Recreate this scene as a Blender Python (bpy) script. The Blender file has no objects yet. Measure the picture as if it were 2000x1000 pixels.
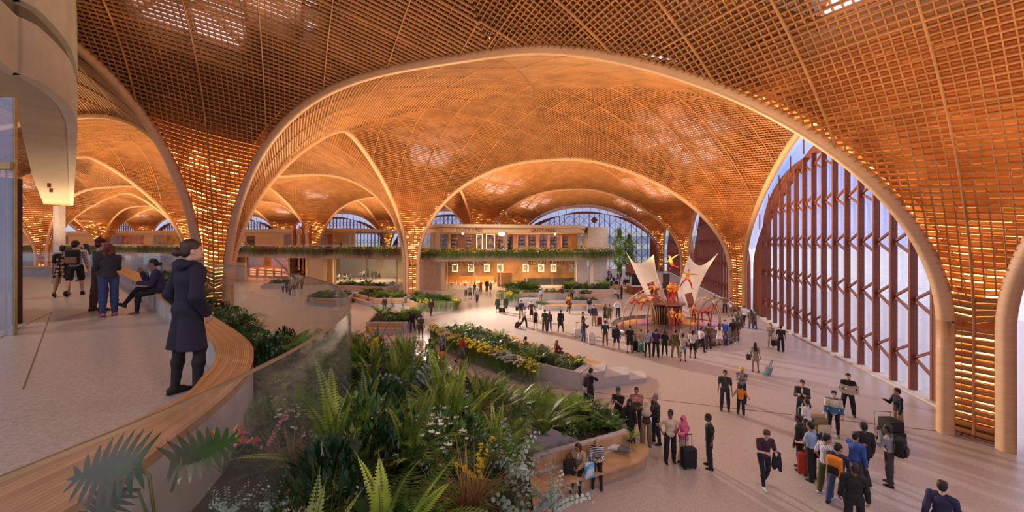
import bpy, bmesh, math, random
import numpy as np
from math import sin, cos, pi, radians, sqrt, atan2, hypot
from mathutils import Vector, Matrix, Euler
rnd = random.Random(7)
SC = bpy.context.scene
COL = SC.collection
F = 760.0; YH = 471.5; EYE = 7.2          # focal length in pixels of the 2000 px frame, eye height above the hall floor
TER = 5.5                                  # terrace level

# ---------------------------------------------------------------- camera
cam = bpy.data.cameras.new('camera'); camo = bpy.data.objects.new('camera', cam); COL.objects.link(camo)
cam.sensor_width = 36; cam.lens = F / 2000 * 36; cam.clip_start = .1; cam.clip_end = 2000
cam.shift_y = -(500 - YH) / 2000
camo.location = (0, 0, EYE); camo.rotation_euler = (pi / 2, 0, 0)
SC.camera = camo

def at(px, py, z=0.0):
    """Where the pixel's sight line meets the level z."""
    Y = F * (EYE - z) / (py - YH)
    return ((px - 1000) / F * Y, Y)
def atY(px, Y): return (px - 1000) / F * Y
def zY(py, Y): return EYE - (py - YH) / F * Y

# ---------------------------------------------------------------- materials
MATS = {}
def mat(name, col, rough=.6, var=.12, scale=8., metal=0., emit=None, es=1., spec=.5, bump=0., kind='noise', col2=None, stretch=None, alpha=None, sss=0, coat=0):
    if name in MATS: return MATS[name]
    m = bpy.data.materials.new(name); m.use_nodes = True
    nt = m.node_tree; N = nt.nodes; L = nt.links
    b = N['Principled BSDF']
    b.inputs['Roughness'].default_value = rough; b.inputs['Metallic'].default_value = metal
    b.inputs['Specular IOR Level'].default_value = spec
    b.inputs['Coat Weight'].default_value = coat
    tc = N.new('ShaderNodeTexCoord'); mp = N.new('ShaderNodeMapping'); L.new(tc.outputs['Object'], mp.inputs[0])
    if stretch: mp.inputs['Scale'].default_value = stretch
    if kind == 'wave':
        t = N.new('ShaderNodeTexWave'); t.inputs['Scale'].default_value = scale; t.inputs['Distortion'].default_value = 3; t.inputs['Detail'].default_value = 3; fac = t.outputs['Fac']
    elif kind == 'voronoi':
        t = N.new('ShaderNodeTexVoronoi'); t.inputs['Scale'].default_value = scale; fac = t.outputs['Color']
    elif kind == 'stripes':
        t = N.new('ShaderNodeTexWave'); t.inputs['Scale'].default_value = scale; t.bands_direction = 'Z' if stretch and stretch[0] < .1 else 'X'; fac = t.outputs['Fac']
    elif kind == 'checker':
        t = N.new('ShaderNodeTexChecker'); t.inputs['Scale'].default_value = scale; fac = t.outputs['Fac']
    elif kind == 'dots':
        t = N.new('ShaderNodeTexVoronoi'); t.inputs['Scale'].default_value = scale; t.inputs['Randomness'].default_value = .3
        fac = t.outputs['Distance']
    else:
        t = N.new('ShaderNodeTexNoise'); t.inputs['Scale'].default_value = scale; t.inputs['Detail'].default_value = 4; fac = t.outputs['Fac']
    L.new(mp.outputs[0], t.inputs['Vector'])
    r = N.new('ShaderNodeValToRGB')
    if col2 is None:
        a = [max(0, c * (1 - var)) for c in col[:3]]; c2 = [min(1, c * (1 + var)) for c in col[:3]]
        r.color_ramp.elements[0].position = .3; r.color_ramp.elements[1].position = .7
    else:
        a = col2[:3]; c2 = col[:3]
        if kind in ('stripes', 'dots', 'checker'):
            r.color_ramp.interpolation = 'CONSTANT'; r.color_ramp.elements[1].position = .38 if kind == 'dots' else .45
        else: r.color_ramp.elements[0].position = .4; r.color_ramp.elements[1].position = .6
    r.color_ramp.elements[0].color = (*a, 1); r.color_ramp.elements[1].color = (*c2, 1)
    L.new(fac, r.inputs[0]); L.new(r.outputs[0], b.inputs['Base Color'])
    if bump:
        bp = N.new('ShaderNodeBump'); bp.inputs['Strength'].default_value = bump; bp.inputs['Distance'].default_value = .02
        L.new(fac, bp.inputs['Height']); L.new(bp.outputs[0], b.inputs['Normal'])
    if emit: b.inputs['Emission Color'].default_value = (*emit, 1); b.inputs['Emission Strength'].default_value = es
    MATS[name] = m
    return m

def glass(name, tint=(.9, .95, .95), refl=.12, haze=0.0, hcol=(.8, .85, .9)):
    """Thin pane: mostly clear, mirror-like at grazing angles, with a little milky film."""
    if name in MATS: return MATS[name]
    m = bpy.data.materials.new(name); m.use_nodes = True; nt = m.node_tree; N = nt.nodes; L = nt.links
    N.remove(N['Principled BSDF']); out = N['Material Output']
    tr = N.new('ShaderNodeBsdfTransparent'); tr.inputs[0].default_value = (*tint, 1)
    gl = N.new('ShaderNodeBsdfGlossy'); gl.inputs['Roughness'].default_value = .03
    fr = N.new('ShaderNodeLayerWeight'); fr.inputs[0].default_value = .5; pw = N.new('ShaderNodeMath'); pw.operation = 'POWER'; pw.inputs[1].default_value = 5
    mx = N.new('ShaderNodeMixShader'); ml = N.new('ShaderNodeMath'); ml.operation = 'MULTIPLY_ADD'; ml.inputs[1].default_value = .6; ml.inputs[2].default_value = refl
    ml.use_clamp = True; L.new(fr.outputs['Facing'], pw.inputs[0])
    L.new(pw.outputs[0], ml.inputs[0]); L.new(ml.outputs[0], mx.inputs[0]); L.new(tr.outputs[0], mx.inputs[1]); L.new(gl.outputs[0], mx.inputs[2])
    last = mx.outputs[0]
    if haze:
        df = N.new('ShaderNodeBsdfDiffuse'); df.inputs[0].default_value = (*hcol, 1); m2 = N.new('ShaderNodeMixShader')
        ns = N.new('ShaderNodeTexNoise'); ns.inputs['Scale'].default_value = 1.5
        m3 = N.new('ShaderNodeMath'); m3.operation = 'MULTIPLY'; m3.inputs[1].default_value = haze * 2; L.new(ns.outputs[0], m3.inputs[0]); L.new(m3.outputs[0], m2.inputs[0])
        L.new(last, m2.inputs[1]); L.new(df.outputs[0], m2.inputs[2]); last = m2.outputs[0]
    L.new(last, out.inputs[0]); MATS[name] = m
    return m

def leafmat(name, col, col2=None, rough=.45, trans=.3, scale=3.):
    if name in MATS: return MATS[name]
    m = mat(name, col, rough=rough, var=.35, scale=scale, col2=col2)
    nt = m.node_tree; N = nt.nodes; L = nt.links; b = N['Principled BSDF']
    # every plant a slightly different green
    oi = N.new('ShaderNodeObjectInfo'); hs = N.new('ShaderNodeHueSaturation')
    r = [n for n in N if n.type == 'VALTORGB'][0]
    mr = N.new('ShaderNodeMapRange'); mr.inputs[3].default_value = .6; mr.inputs[4].default_value = 1.35
    L.new(oi.outputs['Random'], mr.inputs[0]); L.new(mr.outputs[0], hs.inputs['Value']); L.new(r.outputs[0], hs.inputs['Color']); L.new(hs.outputs[0], b.inputs['Base Color'])
    tl = N.new('ShaderNodeBsdfTranslucent'); L.new(hs.outputs[0], tl.inputs[0])
    mx = N.new('ShaderNodeMixShader'); mx.inputs[0].default_value = trans
    L.new(b.outputs[0], mx.inputs[1]); L.new(tl.outputs[0], mx.inputs[2]); L.new(mx.outputs[0], N['Material Output'].inputs[0])
    return m

# ---------------------------------------------------------------- objects
def prop(o, label=None, cat=None, group=None, kind=None):
    if label: o['label'] = label
    if cat: o['category'] = cat
    if group: o['group'] = group
    if kind: o['kind'] = kind
    return o
def empty(name, loc=(0, 0, 0), rz=0, label=None, cat=None, group=None):
    o = bpy.data.objects.new(name, None); COL.objects.link(o); o.location = loc; o.rotation_euler = (0, 0, rz)
    o.empty_display_size = .1
    return prop(o, label, cat, group)
def link(name, me, mats=None, parent=None, **kw):
    if mats is not None and not me.materials:
        for m in (mats if isinstance(mats, (list, tuple)) else [mats]): me.materials.append(m)
    o = bpy.data.objects.new(name, me); COL.objects.link(o)
    if parent is not None: o.parent = parent
    return prop(o, kw.get('label'), kw.get('cat'), kw.get('group'), kw.get('kind'))
def npmesh(name, V, Fq, smooth=False, mi=None):
    """V (n,3); Fq (m,4) quads or (m,3) tris -> mesh"""
    V = np.asarray(V, np.float32); Fq = np.asarray(Fq, np.int32)
    me = bpy.data.meshes.new(name); me.vertices.add(len(V)); me.vertices.foreach_set('co', V.ravel())
    k = Fq.shape[1]; me.loops.add(Fq.size); me.loops.foreach_set('vertex_index', Fq.ravel())
    me.polygons.add(len(Fq)); me.polygons.foreach_set('loop_start', np.arange(0, Fq.size, k, dtype=np.int32))
    me.polygons.foreach_set('loop_total', np.full(len(Fq), k, np.int32))
    if smooth: me.polygons.foreach_set('use_smooth', np.ones(len(Fq), bool))
    if mi is not None: me.polygons.foreach_set('material_index', np.asarray(mi, np.int32))
    me.update(calc_edges=True); me.validate()
    return me

class MB:
    """collects shapes; build() links them as ONE mesh object"""
    def __init__(s): s.v = []; s.f = []; s.m = []; s.sm = []; s.cur = 0; s.M = None
    def add(s, vs, fs, smooth=False):
        o = len(s.v)
        if s.M is not None: vs = [tuple(s.M @ Vector(v)) for v in vs]
        s.v += [tuple(v) for v in vs]
        for f in fs: s.f.append([i + o for i in f]); s.m.append(s.cur); s.sm.append(smooth)
        return s
    def box(s, x0, x1, y0, y1, z0, z1):
        v = [(x0, y0, z0), (x1, y0, z0), (x1, y1, z0), (x0, y1, z0), (x0, y0, z1), (x1, y0, z1), (x1, y1, z1), (x0, y1, z1)]
        return s.add(v, [(0, 3, 2, 1), (4, 5, 6, 7), (0, 1, 5, 4), (1, 2, 6, 5), (2, 3, 7, 6), (3, 0, 4, 7)])
    def obox(s, c, ux, uy, uz, hx, hy, hz):
        c = Vector(c); X = Vector(ux).normalized() * hx; Y = Vector(uy).normalized() * hy; Z = Vector(uz).normalized() * hz
        v = [c - X - Y - Z, c + X - Y - Z, c + X + Y - Z, c - X + Y - Z, c - X - Y + Z, c + X - Y + Z, c + X + Y + Z, c - X + Y + Z]
        return s.add(v, [(0, 3, 2, 1), (4, 5, 6, 7), (0, 1, 5, 4), (1, 2, 6, 5), (2, 3, 7, 6), (3, 0, 4, 7)])
    def bar(s, a, b, w, h=None, up=(0, 0, 1)):
        a = Vector(a); b = Vector(b); d = b - a; L_ = d.length
        if L_ < 1e-6: return s
        d /= L_; u = Vector(up)
        if abs(d.dot(u)) > .99: u = Vector((1, 0, 0))
        x = d.cross(u).normalized(); y = x.cross(d)
        return s.obox((a + b) / 2, x, y, d, w / 2, (h or w) / 2, L_ / 2)
    def tube(s, pts, r, n=8, cap=True, r2=None):
        pts = [Vector(p) for p in pts]; m = len(pts); vs = []; prev = None
        for i, p in enumerate(pts):
            d = (pts[min(i + 1, m - 1)] - pts[max(i - 1, 0)]).normalized()
            if prev is None:
                u = Vector((0, 0, 1)) if abs(d.z) < .95 else Vector((1, 0, 0))
                x = d.cross(u).normalized()
            else:
                x = (prev - d * prev.dot(d)); x = x.normalized() if x.length > 1e-6 else d.orthogonal().normalized()
            prev = x; y = d.cross(x)
            rr = r[i] if isinstance(r, (list, tuple)) else (r if r2 is None else r + (r2 - r) * i / (m - 1))
            for k in range(n): a = 2 * pi * k / n; vs.append(p + (x * cos(a) + y * sin(a)) * rr)
        fs = [(i * n + k, i * n + (k + 1) % n, (i + 1) * n + (k + 1) % n, (i + 1) * n + k) for i in range(m - 1) for k in range(n)]
        if cap: fs += [tuple(range(n))[::-1], tuple((m - 1) * n + k for k in range(n))]
        return s.add(vs, fs, True)
    def lathe(s, prof, c=(0, 0, 0), n=24, cap=True):
        vs = [(c[0] + r * cos(2 * pi * k / n), c[1] + r * sin(2 * pi * k / n), c[2] + z) for r, z in prof for k in range(n)]
        m = len(prof); fs = [(i * n + k, i * n + (k + 1) % n, (i + 1) * n + (k + 1) % n, (i + 1) * n + k) for i in range(m - 1) for k in range(n)]
        if cap: fs += [tuple(range(n))[::-1], tuple((m - 1) * n + k for k in range(n))]
        return s.add(vs, fs, True)
    def prism(s, poly, z0, z1):
        n = len(poly); vs = [(x, y, z0) for x, y in poly] + [(x, y, z1) for x, y in poly]
        return s.add(vs, [tuple(range(n))[::-1], tuple(range(n, 2 * n))] + [(i, (i + 1) % n, n + (i + 1) % n, n + i) for i in range(n)])
    def ball(s, c, r, n=8, sc=(1, 1, 1)):
        vs = []; fs = []; m = n // 2 + 1
        for i in range(m + 1):
            t = pi * i / m
            for k in range(n): a = 2 * pi * k / n; vs.append((c[0] + r * sc[0] * sin(t) * cos(a), c[1] + r * sc[1] * sin(t) * sin(a), c[2] + r * sc[2] * cos(t)))
        fs = [(i * n + k, (i + 1) * n + k, (i + 1) * n + (k + 1) % n, i * n + (k + 1) % n) for i in range(m) for k in range(n)]
        return s.add(vs, fs, True)
    def mesh(s, name):
        me = bpy.data.meshes.new(name); me.from_pydata(s.v, [], s.f)
        me.polygons.foreach_set('material_index', s.m); me.polygons.foreach_set('use_smooth', s.sm); me.update()
        return me
    def build(s, name, mats, parent=None, **kw): return link(name, s.mesh(name), mats, parent, **kw)

def copy_tree(o, loc=None, rz=None, scale=None, label=None, group=None, parent=None):
    c = o.copy(); COL.objects.link(c)
    if parent is not None: c.parent = parent
    if loc is not None: c.location = loc
    if rz is not None: c.rotation_euler = (0, 0, rz) if not isinstance(rz, tuple) else rz
    if scale is not None: c.scale = (scale,) * 3 if not isinstance(scale, tuple) else scale
    if label: c['label'] = label
    if group: c['group'] = group
    for ch in KIDS.get(o.name, []): copy_tree(ch, parent=c)
    return c
KIDS = {}
def kids(o, *ch): KIDS.setdefault(o.name, []).extend(ch)

# ---------------------------------------------------------------- colours of the place
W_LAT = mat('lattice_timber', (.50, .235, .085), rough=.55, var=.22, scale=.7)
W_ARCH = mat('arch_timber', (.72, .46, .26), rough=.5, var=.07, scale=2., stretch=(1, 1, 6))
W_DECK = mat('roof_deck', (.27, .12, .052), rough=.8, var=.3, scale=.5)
W_BOARD = mat('column_slats', (.62, .33, .14), rough=.5, var=.15, scale=2.)
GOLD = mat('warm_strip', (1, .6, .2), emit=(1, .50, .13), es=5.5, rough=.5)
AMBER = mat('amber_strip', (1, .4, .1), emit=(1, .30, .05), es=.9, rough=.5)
SKYL = mat('skylight_film', (.75, .72, .74), rough=.4, var=.05, scale=1.)
def skyl():
    nt = SKYL.node_tree; N = nt.nodes; L = nt.links; t = N.new('ShaderNodeBsdfTranslucent'); t.inputs[0].default_value = (.95, .92, .9, 1)
    m = N.new('ShaderNodeMixShader'); m.inputs[0].default_value = .75; L.new(N['Principled BSDF'].outputs[0], m.inputs[1]); L.new(t.outputs[0], m.inputs[2]); L.new(m.outputs[0], N['Material Output'].inputs[0])
skyl()
CONC = mat('pale_concrete', (.56, .52, .49), rough=.75, var=.1, scale=3., bump=.1)
CONCW = mat('warm_concrete', (.52, .40, .28), rough=.75, var=.1, scale=2.5, bump=.1)
REDW = mat('red_timber', (.21, .058, .030), rough=.5, var=.15, scale=1.5, stretch=(1, 1, 8))
GL = glass('window_glass', (.86, .92, .98), refl=.10, haze=.16, hcol=(.75, .80, .95))
GLC = glass('clear_glass', (.95, .97, .97), refl=.05)
DARK = mat('dark_metal', (.05, .045, .045), rough=.4)
# ---------------------------------------------------------------- column grid of the hall
TU = .2948; TV = .2388
UX = np.array([cos(TU), -sin(TU)]); VX = np.array([sin(TV), cos(TV)])
A0 = np.array([-19.435, 25.519])
GU = {0: 38.35, -1: 39.857, -2: 39.726, -3: 35.615, -4: 30.8, -5: 34.}     # bay widths, bay i lies between columns i and i+1
GV = {-1: 26.26, 0: 26.262, 1: 27.0, 2: 29.89}
UO = {0: 0., 1: GU[0]}
for i in (-1, -2, -3, -4, -5): UO[i] = UO[i + 1] - GU[i]
VO = {0: 0., -1: -GV[-1], 1: GV[0], 2: GV[0] + GV[1], 3: GV[0] + GV[1] + GV[2]}
def G(a, b):
    a = np.asarray(a, float); b = np.asarray(b, float)
    return np.stack([A0[0] + a * UX[0] + b * VX[0], A0[1] + a * UX[1] + b * VX[1]], -1)
HU, HV, HC, EX, RR, HALF = 16.94, 18.18, 19.9, 2.14, 15.9, .85
HUJ = {3: 16.2}                      # arch heights of single lines of the grid
HVI = {1: 15.2}

Z0C = 4.0                              # columns rise straight up to here
def MU(ci, cj, sa):
    # how steeply the arches spring from a column, by side
    if ci <= -1: return 2.0
    if ci == 0: return 2.6 if cj <= 0 else (1.6 if sa > 0 else 2.0)
    return 1.15
def MVF(ci, cj, sb): return 2.6 if (ci <= 0 and cj == 0 and sb < 0) else 1.25
def rise(P, m=1.15):
    g = np.maximum((np.sqrt(P * P + .0144) - .12) / .887174, 0) ** m
    return np.sqrt(np.clip(1 - g, 0, 1))
def vault_z(a, b, ha, hb, hu=HU, hv=HV, mu=1.15, mv=1.25):
    """height of the vault at plan distances a, b from a column, in a bay of half sizes ha, hb"""
    p = np.clip(1 - a / ha, 0, 1) ** (ha / RR); q = np.clip(1 - b / hb, 0, 1) ** (hb / RR)
    c = HALF / RR
    P = np.clip(p * q / (1 - c), 0, 1)
    w1 = (1 - p * p) * (1 - q * q); w2 = q * q * (1 - p * p); w3 = p * p * (1 - q * q)
    H = (HC * w1 + hu * w2 + hv * w3 + 1e-6 * hu) / (w1 + w2 + w3 + 1e-6)
    w = np.clip(b / (a + b + 1e-6), 0, 1)
    return Z0C + (H - Z0C) * rise(P, mu * (1 - w) + mv * w)

def fins(A, B, nA, nB, w, d, off=0.):
    """thin blades along segments A-B hanging d below the surface, w thick"""
    t = B - A; t /= np.linalg.norm(t, axis=1, keepdims=True) + 1e-9
    hA = np.cross(t, nA); hA /= np.linalg.norm(hA, axis=1, keepdims=True) + 1e-9
    hB = np.cross(t, nB); hB /= np.linalg.norm(hB, axis=1, keepdims=True) + 1e-9
    w = np.broadcast_to(np.asarray(w, float).reshape(-1, 1), (len(A), 1)) / 2; d = np.broadcast_to(np.asarray(d, float).reshape(-1, 1), (len(A), 1))
    A1 = A + nA * off; B1 = B + nB * off
    v = np.stack([A1 - hA * w, A1 + hA * w, A1 - hA * w - nA * d, A1 + hA * w - nA * d,
                  B1 - hB * w, B1 + hB * w, B1 - hB * w - nB * d, B1 + hB * w - nB * d], 1)
    n = len(A); base = (np.arange(n) * 8)[:, None, None]
    f = np.array([[0, 4, 6, 2], [1, 3, 7, 5], [2, 6, 7, 3], [0, 1, 5, 4]])[None] + base
    return v.reshape(-1, 3), f.reshape(-1, 4)

def join(parts):
    V = []; Q = []; o = 0
    for v, f in parts:
        if len(v) == 0: continue
        V.append(v); Q.append(f + o); o += len(v)
    return np.concatenate(V), np.concatenate(Q)

def quadrant(ci, cj, sa, sb, ha, hb, pitch, rs):
    """lattice, deck, skylight and glowing strips of a quarter bay round column ci,cj"""
    ua, vb = UO[ci], VO[cj]; hu, hv = HUJ.get(cj, HU), HVI.get(ci, HV); mu = MU(ci, cj, sa); mv = MVF(ci, cj, sb)
    s_ = np.linspace(.3, 4, 4000); s_low = s_[np.argmax(vault_z(s_ / 2, s_ / 2, ha, hb, hu, hv, mu, mv) > Z0C + .05)]
    def P3(s, t):
        s = np.asarray(s, float); t = np.asarray(t, float); low = s < s_low; se = np.maximum(s, s_low)
        a = (se + t) / 2; b = (se - t) / 2
        z = np.where(low, Z0C - (s_low - s) * 10, vault_z(a, b, ha, hb, hu, hv, mu, mv))
        xy = G(ua + sa * a, vb + sb * b)
        return np.concatenate([xy, z[..., None]], -1)
    def N3(s, t):
        e = .03
        a = np.clip((s + t) / 2, e, ha - e); b = np.clip((s - t) / 2, e, hb - e)
        f = lambda a, b: vault_z(a, b, ha, hb, hu, hv, mu, mv)
        za = (f(a + e, b) - f(a - e, b)) / (2 * e) * sa; zb = (f(a, b + e) - f(a, b - e)) / (2 * e) * sb
        low = np.asarray(s) < s_low + .02
        za = np.where(low, 60. * sa, za); zb = np.where(low, 60. * sb, zb)
        n = np.stack([-(za * UX[0] + zb * VX[0]), -(za * UX[1] + zb * VX[1]), np.ones_like(za)], -1)
        return n / np.linalg.norm(n, axis=-1, keepdims=True)
    D = pitch * sqrt(2)
    smax = ha + hb
    ss = np.concatenate([np.linspace(s_low - .4, s_low, 400, endpoint=False), s_low + (smax - s_low) * np.linspace(0, 1, 6000) ** 2]); zz = np.where(ss < s_low, Z0C - (s_low - ss) * 10, vault_z(ss / 2, ss / 2, ha, hb, hu, hv, mu, mv))
    # ring lines evenly spaced along the slope of the funnel
    arc = np.concatenate([[0], np.cumsum(np.hypot(np.diff(ss) / sqrt(2), np.diff(zz)))])
    K = int(arc[-1] / pitch); sk = np.interp(np.arange(1, K + 1) * pitch, arc, ss); zk = np.interp(sk, ss, zz)
    rng = np.random.RandomState(rs)
    tlo = lambda s: np.maximum(-np.maximum(s, s_low), s - 2 * hb); thi = lambda s: np.minimum(np.maximum(s, s_low), 2 * ha - s)
    parts = []
    LOW = 5.2
    # ring (horizontal) members
    SA, TA, SB, TB, W, DP = [], [], [], [], [], []
    strips = []; dim = []
    for k, s in enumerate(sk):
        lo, hi = tlo(s), thi(s)
        if hi - lo < .05: continue
        if zk[k] < LOW:
            ts = np.linspace(lo, hi, 3); w, d = pitch * .62, .05
        else:
            g = np.arange(math.ceil(lo / D), math.floor(hi / D) + 1) * D; g = g[(g > lo + .05) & (g < hi - .05)]
            ts = np.concatenate([[lo], g, [hi]]); w, d = .03, .19
            if k % 12 == 0: w, d = .05, .22
        SA.append(np.full(len(ts) - 1, s)); SB.append(np.full(len(ts) - 1, s)); TA.append(ts[:-1]); TB.append(ts[1:]); W.append(np.full(len(ts) - 1, w)); DP.append(np.full(len(ts) - 1, d))
        # glowing strips put behind the slats for the golden glow in the gaps
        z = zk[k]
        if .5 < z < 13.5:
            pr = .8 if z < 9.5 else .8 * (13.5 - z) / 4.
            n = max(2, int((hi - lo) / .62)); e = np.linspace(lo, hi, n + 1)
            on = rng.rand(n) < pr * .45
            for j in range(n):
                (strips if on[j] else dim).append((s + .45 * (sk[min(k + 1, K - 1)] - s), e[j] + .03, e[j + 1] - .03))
    # members that climb from the column
    tm = max(ha, hb) * 2
    for j in range(-int(tm / D), int(tm / D) + 1):
        t = j * D
        s0 = max(abs(t), s_low) if abs(t) > 1e-6 else s_low - .4; s1 = min(2 * ha - t, 2 * hb + t)
        if s1 - s0 < .2: continue
        zs0 = LOW if j != 0 else 0
        g = sk[(sk > s0 + .02) & (sk < s1 - .02) & (zk > zs0)]
        if len(g) == 0: continue
        s_ = np.concatenate([[s0] if (abs(t) > s_low and zk[np.searchsorted(sk, s0, 'left').clip(0, K - 1)] > zs0) else [], g, [s1]])
        w, d = (.028, .12) if j % 12 else (.055, .21)
        SA.append(s_[:-1]); SB.append(s_[1:]); TA.append(np.full(len(s_) - 1, t)); TB.append(np.full(len(s_) - 1, t)); W.append(np.full(len(s_) - 1, w)); DP.append(np.full(len(s_) - 1, d))
    SA, TA, SB, TB, W, DP = map(np.concatenate, (SA, TA, SB, TB, W, DP))
    lat = fins(P3(SA, TA), P3(SB, TB), N3(SA, TA), N3(SB, TB), W, DP)
    # deck and skylights
    ds = np.concatenate([[s_low - .4], sk[1::2], [smax - .01]]); nj = 14
    SS = np.repeat(ds[:, None], nj + 1, 1); TT = tlo(SS) + (thi(SS) - tlo(SS)) * np.linspace(0, 1, nj + 1)[None]
    Pp = P3(SS, TT); Nn = N3(SS, TT)
    off = np.where(Pp[..., 2:3] < 6, .30, .30 + .25 * np.clip((Pp[..., 2:3] - 6) / 4, 0, 1))
    DV = (Pp + Nn * off).reshape(-1, 3)
    i, j = np.meshgrid(np.arange(len(ds) - 1), np.arange(nj), indexing='ij')
    q = np.stack([i * (nj + 1) + j, i * (nj + 1) + j + 1, (i + 1) * (nj + 1) + j + 1, (i + 1) * (nj + 1) + j], -1).reshape(-1, 4)
    cs = (SS[:-1, :-1] + SS[1:, 1:] + SS[:-1, 1:] + SS[1:, :-1]).ravel() / 4 / sqrt(2); ct = (TT[:-1, :-1] + TT[1:, 1:] + TT[:-1, 1:] + TT[1:, :-1]).ravel() / 4 / sqrt(2)
    cell = 2.45; SS0 = 6.8
    a_ = np.floor((cs - SS0) / cell); b_ = np.abs(np.floor(ct / cell) + .5)
    sky = ((a_ == 0) & (b_ < 1)) | ((a_ == 1) & (b_ < 2)) | ((a_ == 2) & (b_ < 1))
    deck = (DV, q[~sky])
    # skylight panels: neat panes on their own grid
    SV, SF, FA, FB = [], [], [], []
    for r in range(3):
        for c in range(-2, 2):
            s0, s1 = (SS0 + r * cell) * sqrt(2), (SS0 + (r + 1) * cell) * sqrt(2); t0, t1 = c * cell * sqrt(2), (c + 1) * cell * sqrt(2)
            if (r != 1 and c in (-2, 1)): tri = True
            else: tri = False
            S4 = np.array([s0, s0, s1, s1]); T4 = np.array([t0, t1, t1, t0])
            if tri: # corner panes are halves
                keep = {(-2, 0): [1, 2, 3], (1, 0): [0, 2, 3], (-2, 2): [0, 1, 2], (1, 2): [0, 1, 3]}[(c, r)]
                S4, T4 = S4[keep], T4[keep]
            if np.any((S4 + T4) / 2 > ha - .2) or np.any((S4 - T4) / 2 > hb - .2): continue
            # subdivide
            n = 6; g = np.linspace(0, 1, n + 1)
            if len(S4) == 4:
                u_, v_ = np.meshgrid(g, g, indexing='ij')
                Sg = s0 + (s1 - s0) * u_; Tg = t0 + (t1 - t0) * v_
                pts = P3(Sg, Tg) + N3(Sg, Tg) * .42
                o = sum(len(x) for x in SV); SV.append(pts.reshape(-1, 3))
                i, j = np.meshgrid(np.arange(n), np.arange(n), indexing='ij')
                SF.append(np.stack([i * (n + 1) + j, i * (n + 1) + j + 1, (i + 1) * (n + 1) + j + 1, (i + 1) * (n + 1) + j], -1).reshape(-1, 4) + o)
                m_ = (r + c) % 2
                dg = [((s0, t0), (s1, t1))] if m_ else [((s0, t1), (s1, t0))]
            else:
                tri3 = np.stack([S4, T4], 1); o = sum(len(x) for x in SV)
                pts = P3(S4, T4) + N3(S4, T4) * .42; SV.append(np.concatenate([pts, pts[2:]])); SF.append(np.array([[0, 1, 2, 3]]) + o)
                dg = [(tuple(tri3[0]), tuple(tri3[1])), (tuple(tri3[1]), tuple(tri3[2])), (tuple(tri3[2]), tuple(tri3[0]))]
            eds = dg + [((s0, t0), (s1, t0)), ((s0, t1), (s1, t1)), ((s0, t0), (s0, t1)), ((s1, t0), (s1, t1))]
            for (p0, p1) in eds:
                g = np.linspace(0, 1, 5)
                S_ = p0[0] + (p1[0] - p0[0]) * g; T_ = p0[1] + (p1[1] - p0[1]) * g
                FA.append(np.stack([S_[:-1], T_[:-1]], 1)); FB.append(np.stack([S_[1:], T_[1:]], 1))
    pan = (np.concatenate(SV), np.concatenate(SF)) if SV else (np.zeros((0, 3)), np.zeros((0, 4), int))
    if FA:
        FA = np.concatenate(FA); FB = np.concatenate(FB)
        frm = fins(P3(FA[:, 0], FA[:, 1]), P3(FB[:, 0], FB[:, 1]), N3(FA[:, 0], FA[:, 1]), N3(FB[:, 0], FB[:, 1]), .13, .3, off=.38)
    else: frm = (np.zeros((0, 3)), np.zeros((0, 4), int))
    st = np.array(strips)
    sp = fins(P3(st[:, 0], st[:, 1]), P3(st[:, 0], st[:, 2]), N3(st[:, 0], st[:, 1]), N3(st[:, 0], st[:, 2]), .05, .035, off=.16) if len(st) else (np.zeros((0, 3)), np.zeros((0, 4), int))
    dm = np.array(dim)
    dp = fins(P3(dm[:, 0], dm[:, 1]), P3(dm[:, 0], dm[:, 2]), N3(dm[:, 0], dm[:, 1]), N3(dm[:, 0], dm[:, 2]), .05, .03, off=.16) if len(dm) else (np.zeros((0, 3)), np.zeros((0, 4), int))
    return lat, deck, pan, frm, sp, dp

def arch_curve(i0, j0, i1, j1, n=48):
    """centre line of an arch over a side of a bay"""
    along_u = j0 == j1
    L_ = abs(UO[i1] - UO[i0]) if along_u else abs(VO[j1] - VO[j0])
    h = L_ / 2; tt = np.concatenate([np.linspace(0, 1, n) ** 3.6 * .5, 1 - (np.linspace(0, 1, n)[::-1] ** 3.6 * .5)[1:]])
    pts = []
    for t in tt:
        d = HALF + t * (L_ - 2 * HALF); e = min(d, L_ - d)
        k = h / RR; c = HALF / RR
        P = min(1., max(0., (max(0, 1 - e / h)) ** k / (1 - c)))
        P0 = ((1 - HALF / h) ** k) / (1 - c); P = min(1., P / P0)
        z = Z0C + ((HUJ.get(j0, HU) if along_u else HVI.get(i0, HV)) - Z0C) * float(rise(np.array(P), MU(i0 if d < h else i1, j0, 1 if d < h else -1) if along_u else MVF(i0, j0 if d < h else j1, 1 if d < h else -1)))
        xy = G(UO[i0] + d, VO[j0]) if along_u else G(UO[i0], VO[j0] + d)
        pts.append((xy[0], xy[1], z))
    p0, p1 = pts[0], pts[-1]
    return [(p0[0], p0[1], z) for z in (0, 1, 2, 3)] + pts + [(p1[0], p1[1], z) for z in (3, 2, 1, 0)]

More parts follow.
